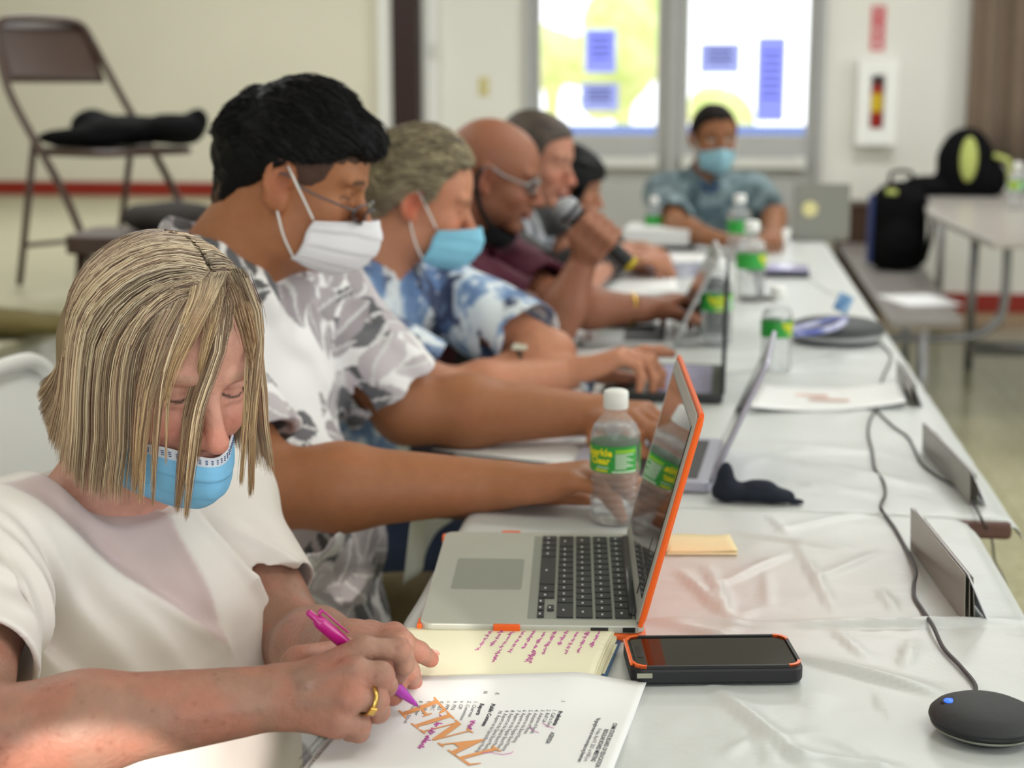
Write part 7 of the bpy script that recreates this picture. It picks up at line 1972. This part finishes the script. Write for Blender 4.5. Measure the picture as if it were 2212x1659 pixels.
mask_mesh(H4, 'face_mask', m_blackc, root4, [[(0.020, 0.060, -0.095), (0.060, 0.034, -0.118), (0.080, 0, -0.124), (0.060, -0.034, -0.118), (0.020, -0.062, -0.095)], [(0.012, 0.056, -0.115), (0.05, 0.034, -0.135), (0.066, 0, -0.142), (0.05, -0.034, -0.135), (0.012, -0.058, -0.115)], [(0.0, 0.054, -0.135), (0.03, 0.032, -0.15), (0.045, 0, -0.157), (0.03, -0.032, -0.15), (0.0, -0.056, -0.135)]], pleats=2)
for q in (-1, 1): ear_loops(H4, root4, m_blackc, q, [(0.02, q * 0.060, -0.10), (-0.002, q * 0.080, -0.07), (-0.022, q * 0.088, -0.02), (-0.02, q * 0.088, 0.02)], r=0.006)
mc = thing('handheld_microphone', tuple(mic0), 0, 'black microphone with silver mesh head held near the mouth of the bald man', 'microphone')
x_ = unit(np.cross(md_, (0, 0, 1.0))); Rm = np.stack([x_, np.cross(md_, x_), md_], 1); Lm_ = np.linalg.norm(mic1 - mic0)
MB().lathe([(0, -0.027), (0.014, -0.023), (0.024, -0.012), (0.0268, 0.0), (0.026, 0.010), (0.022, 0.022)], n=28, R=Rm).build('mesh_head', mat('mic_mesh_silver', 'a4a6aa', 0.45, metal=0.5, bump=0.5, bscale=900), mc, True)
MB().lathe([(0.0265, 0.004), (0.0275, 0.006), (0.0275, 0.011), (0.0265, 0.013)], n=28, R=Rm).build('head_ring', m_black, mc, True)
MB().lathe([(0.022, 0.022), (0.0175, 0.05), (0.015, Lm_ - 0.012), (0.0155, Lm_ - 0.008), (0.0155, Lm_), (0, Lm_)], n=24, R=Rm).build('handle', m_black, mc, True)
MB().lathe([(0.0158, Lm_ - 0.010), (0.0165, Lm_ - 0.008), (0.0165, Lm_ + 0.002), (0, Lm_ + 0.003)], n=24, R=Rm).build('end_cap', mat('mic_yellow_cap', 'b8a020', 0.5), mc, True)
bd_ = unit(wr4L - el4L); u1 = unit(np.cross(bd_, (0, 0, 1.0))); Rb = np.stack([u1, np.cross(bd_, u1), bd_], 1)
tag(MB().lathe([(0.0335, -0.005), (0.036, -0.005), (0.036, 0.005), (0.0335, 0.005), (0.0335, -0.005)], n=28, R=Rb, caps=False).build('bracelet', m_gold, smooth=True, loc=tuple(el4L + (wr4L - el4L) * 0.80)), 'gold bracelet on the lowered arm of the bald man', 'bracelet')

# ============================================================ 5. grey-haired man behind him
H5 = anchor(Head(ond(1195, 350, 4.06), -14, -12, 0, 1.0), (0.083, -0.031, 0), 1212, 357)
neck5 = H5(-0.050, 0, -0.15) + np.array([-0.02, 0, -0.01])
az = math.radians(-10); fw = np.array([math.cos(az), math.sin(az), 0]); lf = np.array([-fw[1], fw[0], 0])
sh5L, sh5R = neck5 + lf * 0.18 + np.array([0.04, 0, -0.05]), neck5 - lf * 0.18 + np.array([0.02, 0, -0.055])
pel5 = neck5 - fw * 0.12 + np.array([-0.05, 0, -0.50])
el5R, wr5R = onz(1215, 640, 0.79), onz(1325, 560, 0.775); el5L, wr5L = onz(1255, 570, 0.80), onz(1345, 545, 0.775)
m_vest = mat('black_vest', '0e0e10', 0.8, attr='Col')
def vestcol(V):
    q = V - neck5; a = q @ lf; C = np.tile(np.array(lin('101012')), (len(V), 1)); f_ = q @ fw
    w = (np.abs(a + 0.02) < 0.055) & (f_ > 0.0); C[w] = np.array(lin('a8acb2')); w2 = w & (fbm(V, 60, 2, 2) > 0.5); C[w2] = np.array(lin('6a7078'))
    return C
root5, _ = man('man with short greying hair in pale shirt and black vest, behind the bald man', H5, neck5, sh5L, sh5R, [(sh5L, el5L, wr5L), (sh5R, el5R, wr5R)], pel5, np.array(lin('b5806a')), m_print, vestcol,
    vox=0.005, bulk=1.05, sleeve_t=(0.7, 0.7), trousers=mat('dark_trousers', '2a2024', 0.7), colors_kw=dict(brow=lin('4a3a30'), redn=0.5, browd=0.6), face_kw=dict(nosew=1.15), seed=15,
    hands=[dict(d=unit(np.array([0.9, -0.3, 0])), n=np.array([0, 0, -1.0]), right=False, s=1.05, curls=((25, 35, 25),) * 4), dict(d=unit(np.array([1, 0.2, 0])), n=np.array([0, 0, -1.0]), right=True, s=1.05, curls=((25, 35, 25),) * 4)])
line5 = [(-0.13, -0.075), (-0.09, -0.06), (-0.055, -0.04), (-0.02, 0.0), (0.004, 0.03), (0.016, -0.005), (0.028, 0.0), (0.05, 0.05), (0.075, 0.072), (0.13, 0.078)]
hair_cap(H5, root5, mat('dark_grey_hair', '4e4238', 0.6, color2='342c26', nscale=24, bump=0.5, bscale=120), line5, 0.008, vox=0.0045)

# ============================================================ 6. person with black hair, mostly hidden
H6 = Head(ond(1232, 400, 4.85), 5, -14, 0, 0.97)
neck6 = H6(-0.050, 0, -0.15); lf = np.array([0, 1.0, 0])
sh6L, sh6R = neck6 + lf * 0.17 + np.array([0.04, 0, -0.05]), neck6 - lf * 0.17 + np.array([0.04, 0, -0.05])
pel6 = neck6 + np.array([-0.12, 0, -0.50])
m_blk = mat('black_top', '0c0c0e', 0.8, noise=0.1)
e6R, w6R = onz(1250, 590, 0.79), onz(1330, 560, 0.775); e6L, w6L = onz(1270, 540, 0.79), onz(1330, 532, 0.775)
root6, _ = man('person with black hair and black top, half hidden behind the greying man', H6, neck6, sh6L, sh6R, [(sh6L, e6L, w6L), (sh6R, e6R, w6R)], pel6, np.array(lin('a8765a')), m_blk, None,
    vox=0.0055, bulk=0.95, long_sleeve=True, collar=False, trousers=mat('dark_trousers', '2a2024', 0.7), seed=21,
    hands=[dict(d=unit(np.array([1, 0, 0])), n=np.array([0, 0, -1.0]), right=False), dict(d=unit(np.array([1, 0, 0])), n=np.array([0, 0, -1.0]), right=True)])
line6 = [(-0.16, -0.16), (-0.04, -0.15), (0.0, -0.13), (0.03, -0.10), (0.06, 0.03), (0.13, 0.05)]
hair_cap(H6, root6, m_bhair, line6, 0.02, vox=0.005, extra=[((-0.05, 0, -0.06), (0.06, 0.075, 0.09), 0.03), ((0.03, -0.07, -0.03), (0.03, 0.02, 0.08), 0.03)], amp=0.008, scale=40)

# ============================================================ 7. man in teal shirt at the far end, facing the camera
H7 = anchor(Head(ond(1545, 310, 5.62), -74, -4, 0, 1.02), (0.083, 0.0, 0), 1556, 303)
neck7 = H7(-0.045, 0, -0.15)
az = math.radians(-86); fw = np.array([math.cos(az), math.sin(az), 0]); lf = np.array([-fw[1], fw[0], 0])
sh7L, sh7R = neck7 + lf * 0.165 + np.array([0.0, 0, -0.055]), neck7 - lf * 0.165 + np.array([0, 0, -0.055])
pel7 = neck7 - fw * 0.12 + np.array([0, 0.02, -0.50])
el7R, wr7R = onz(1462, 492, 0.785), onz(1540, 515, 0.765); el7L, wr7L = ond(1672, 500, 5.75), onz(1668, 508, 0.765)
el7L = np.array([el7L[0], el7L[1], 0.80])
def tealcol(V):
    a = fbm(V, 30, 5, 3)[:, None]; w = np.clip((a - 0.4) * 8, 0, 1); return np.array(lin('4c6068')) * (1 - w) + np.array(lin('788c92')) * w
root7, _ = man('man in teal patterned shirt and pale blue mask at the far end of the table', H7, neck7, sh7L, sh7R, [(sh7L, el7L, wr7L), (sh7R, el7R, wr7R)], pel7, np.array(lin('8c5c3c')), m_print, tealcol,
    vox=0.0055, bulk=0.98, belly=1.2, sleeve_t=(0.8, 0.8), sl_r=0.068, trousers=mat('dark_trousers', '2a2024', 0.7), colors_kw=dict(brow=lin('1c1412'), redn=0.2, eyes_open=True), seed=25,
    knees=(pel7 + np.array([0.14, -0.36, -0.02]), pel7 + np.array([-0.14, -0.36, -0.02])),
    hands=[dict(d=unit(np.array([-0.1, -1, 0])), n=np.array([0, 0, -1.0]), right=False, s=1.05, curls=((20, 30, 20),) * 4), dict(d=unit(np.array([1, -0.2, 0])), n=np.array([0, 0, -1.0]), right=True, s=1.05, curls=((20, 30, 20),) * 4)])
line7 = [(-0.13, -0.06), (-0.055, -0.03), (-0.02, 0.01), (0.004, 0.03), (0.03, 0.0), (0.045, 0.04), (0.075, 0.068), (0.13, 0.07)]
hair_cap(H7, root7, mat('dark_brown_short_hair', '120c0a', 0.75, noise=0.2, spec=0.15), line7, 0.005, vox=0.005)
mask_mesh(H7, 'face_mask', m_mask, root7, mask_rows(0.0, 0.0), colors=const_col(lin('8fbccc')), nu=24, nv=20)
for q in (-1, 1): ear_loops(H7, root7, m_capw, q, [(0.046, q * 0.067, -0.042), (0.02, q * 0.077, -0.015), (-0.004, q * 0.084, 0.015)], r=0.0014)
# blue lanyard under the collar
MB().tube(curve_pts([neck7 + lf * 0.06 + fw * 0.02 + np.array([0, 0, 0.03]) - np.array(root7.location), neck7 + fw * 0.11 + np.array([0, 0, -0.04]) - np.array(root7.location), neck7 - lf * 0.06 + fw * 0.02 + np.array([0, 0, 0.03]) - np.array(root7.location)], 8), 0.009, 6).build('neck_lanyard', mat('navy_lanyard', '1c3a62', 0.6), root7, True)

_WC = folding_chair('folding_chair', (pel[0] - 0.03, pel[1], 0.0), 0.0, 'white folding chair under the woman in the cream blouse', m_white, 'folding chairs under the people')
folding_chair('folding_chair', (pel2[0] - 0.03, pel2[1], 0.0), 0.0, 'white folding chair under the man in the leaf-print shirt', m_white, 'folding chairs under the people')
for p_, l_ in ((pel3, 'brown folding chair under the man in the blue patterned shirt'), (pel4, 'brown folding chair under the bald man in maroon'), (pel5, 'brown folding chair under the greying man in a vest'), (pel6, 'brown folding chair under the person in black')):
    seat_chair(p_, l_)
c_ = folding_chair('folding_chair', (pel7[0], pel7[1] + 0.03, 0.0), -math.pi / 2, 'brown folding chair under the man in teal', grp='folding chairs under the people')
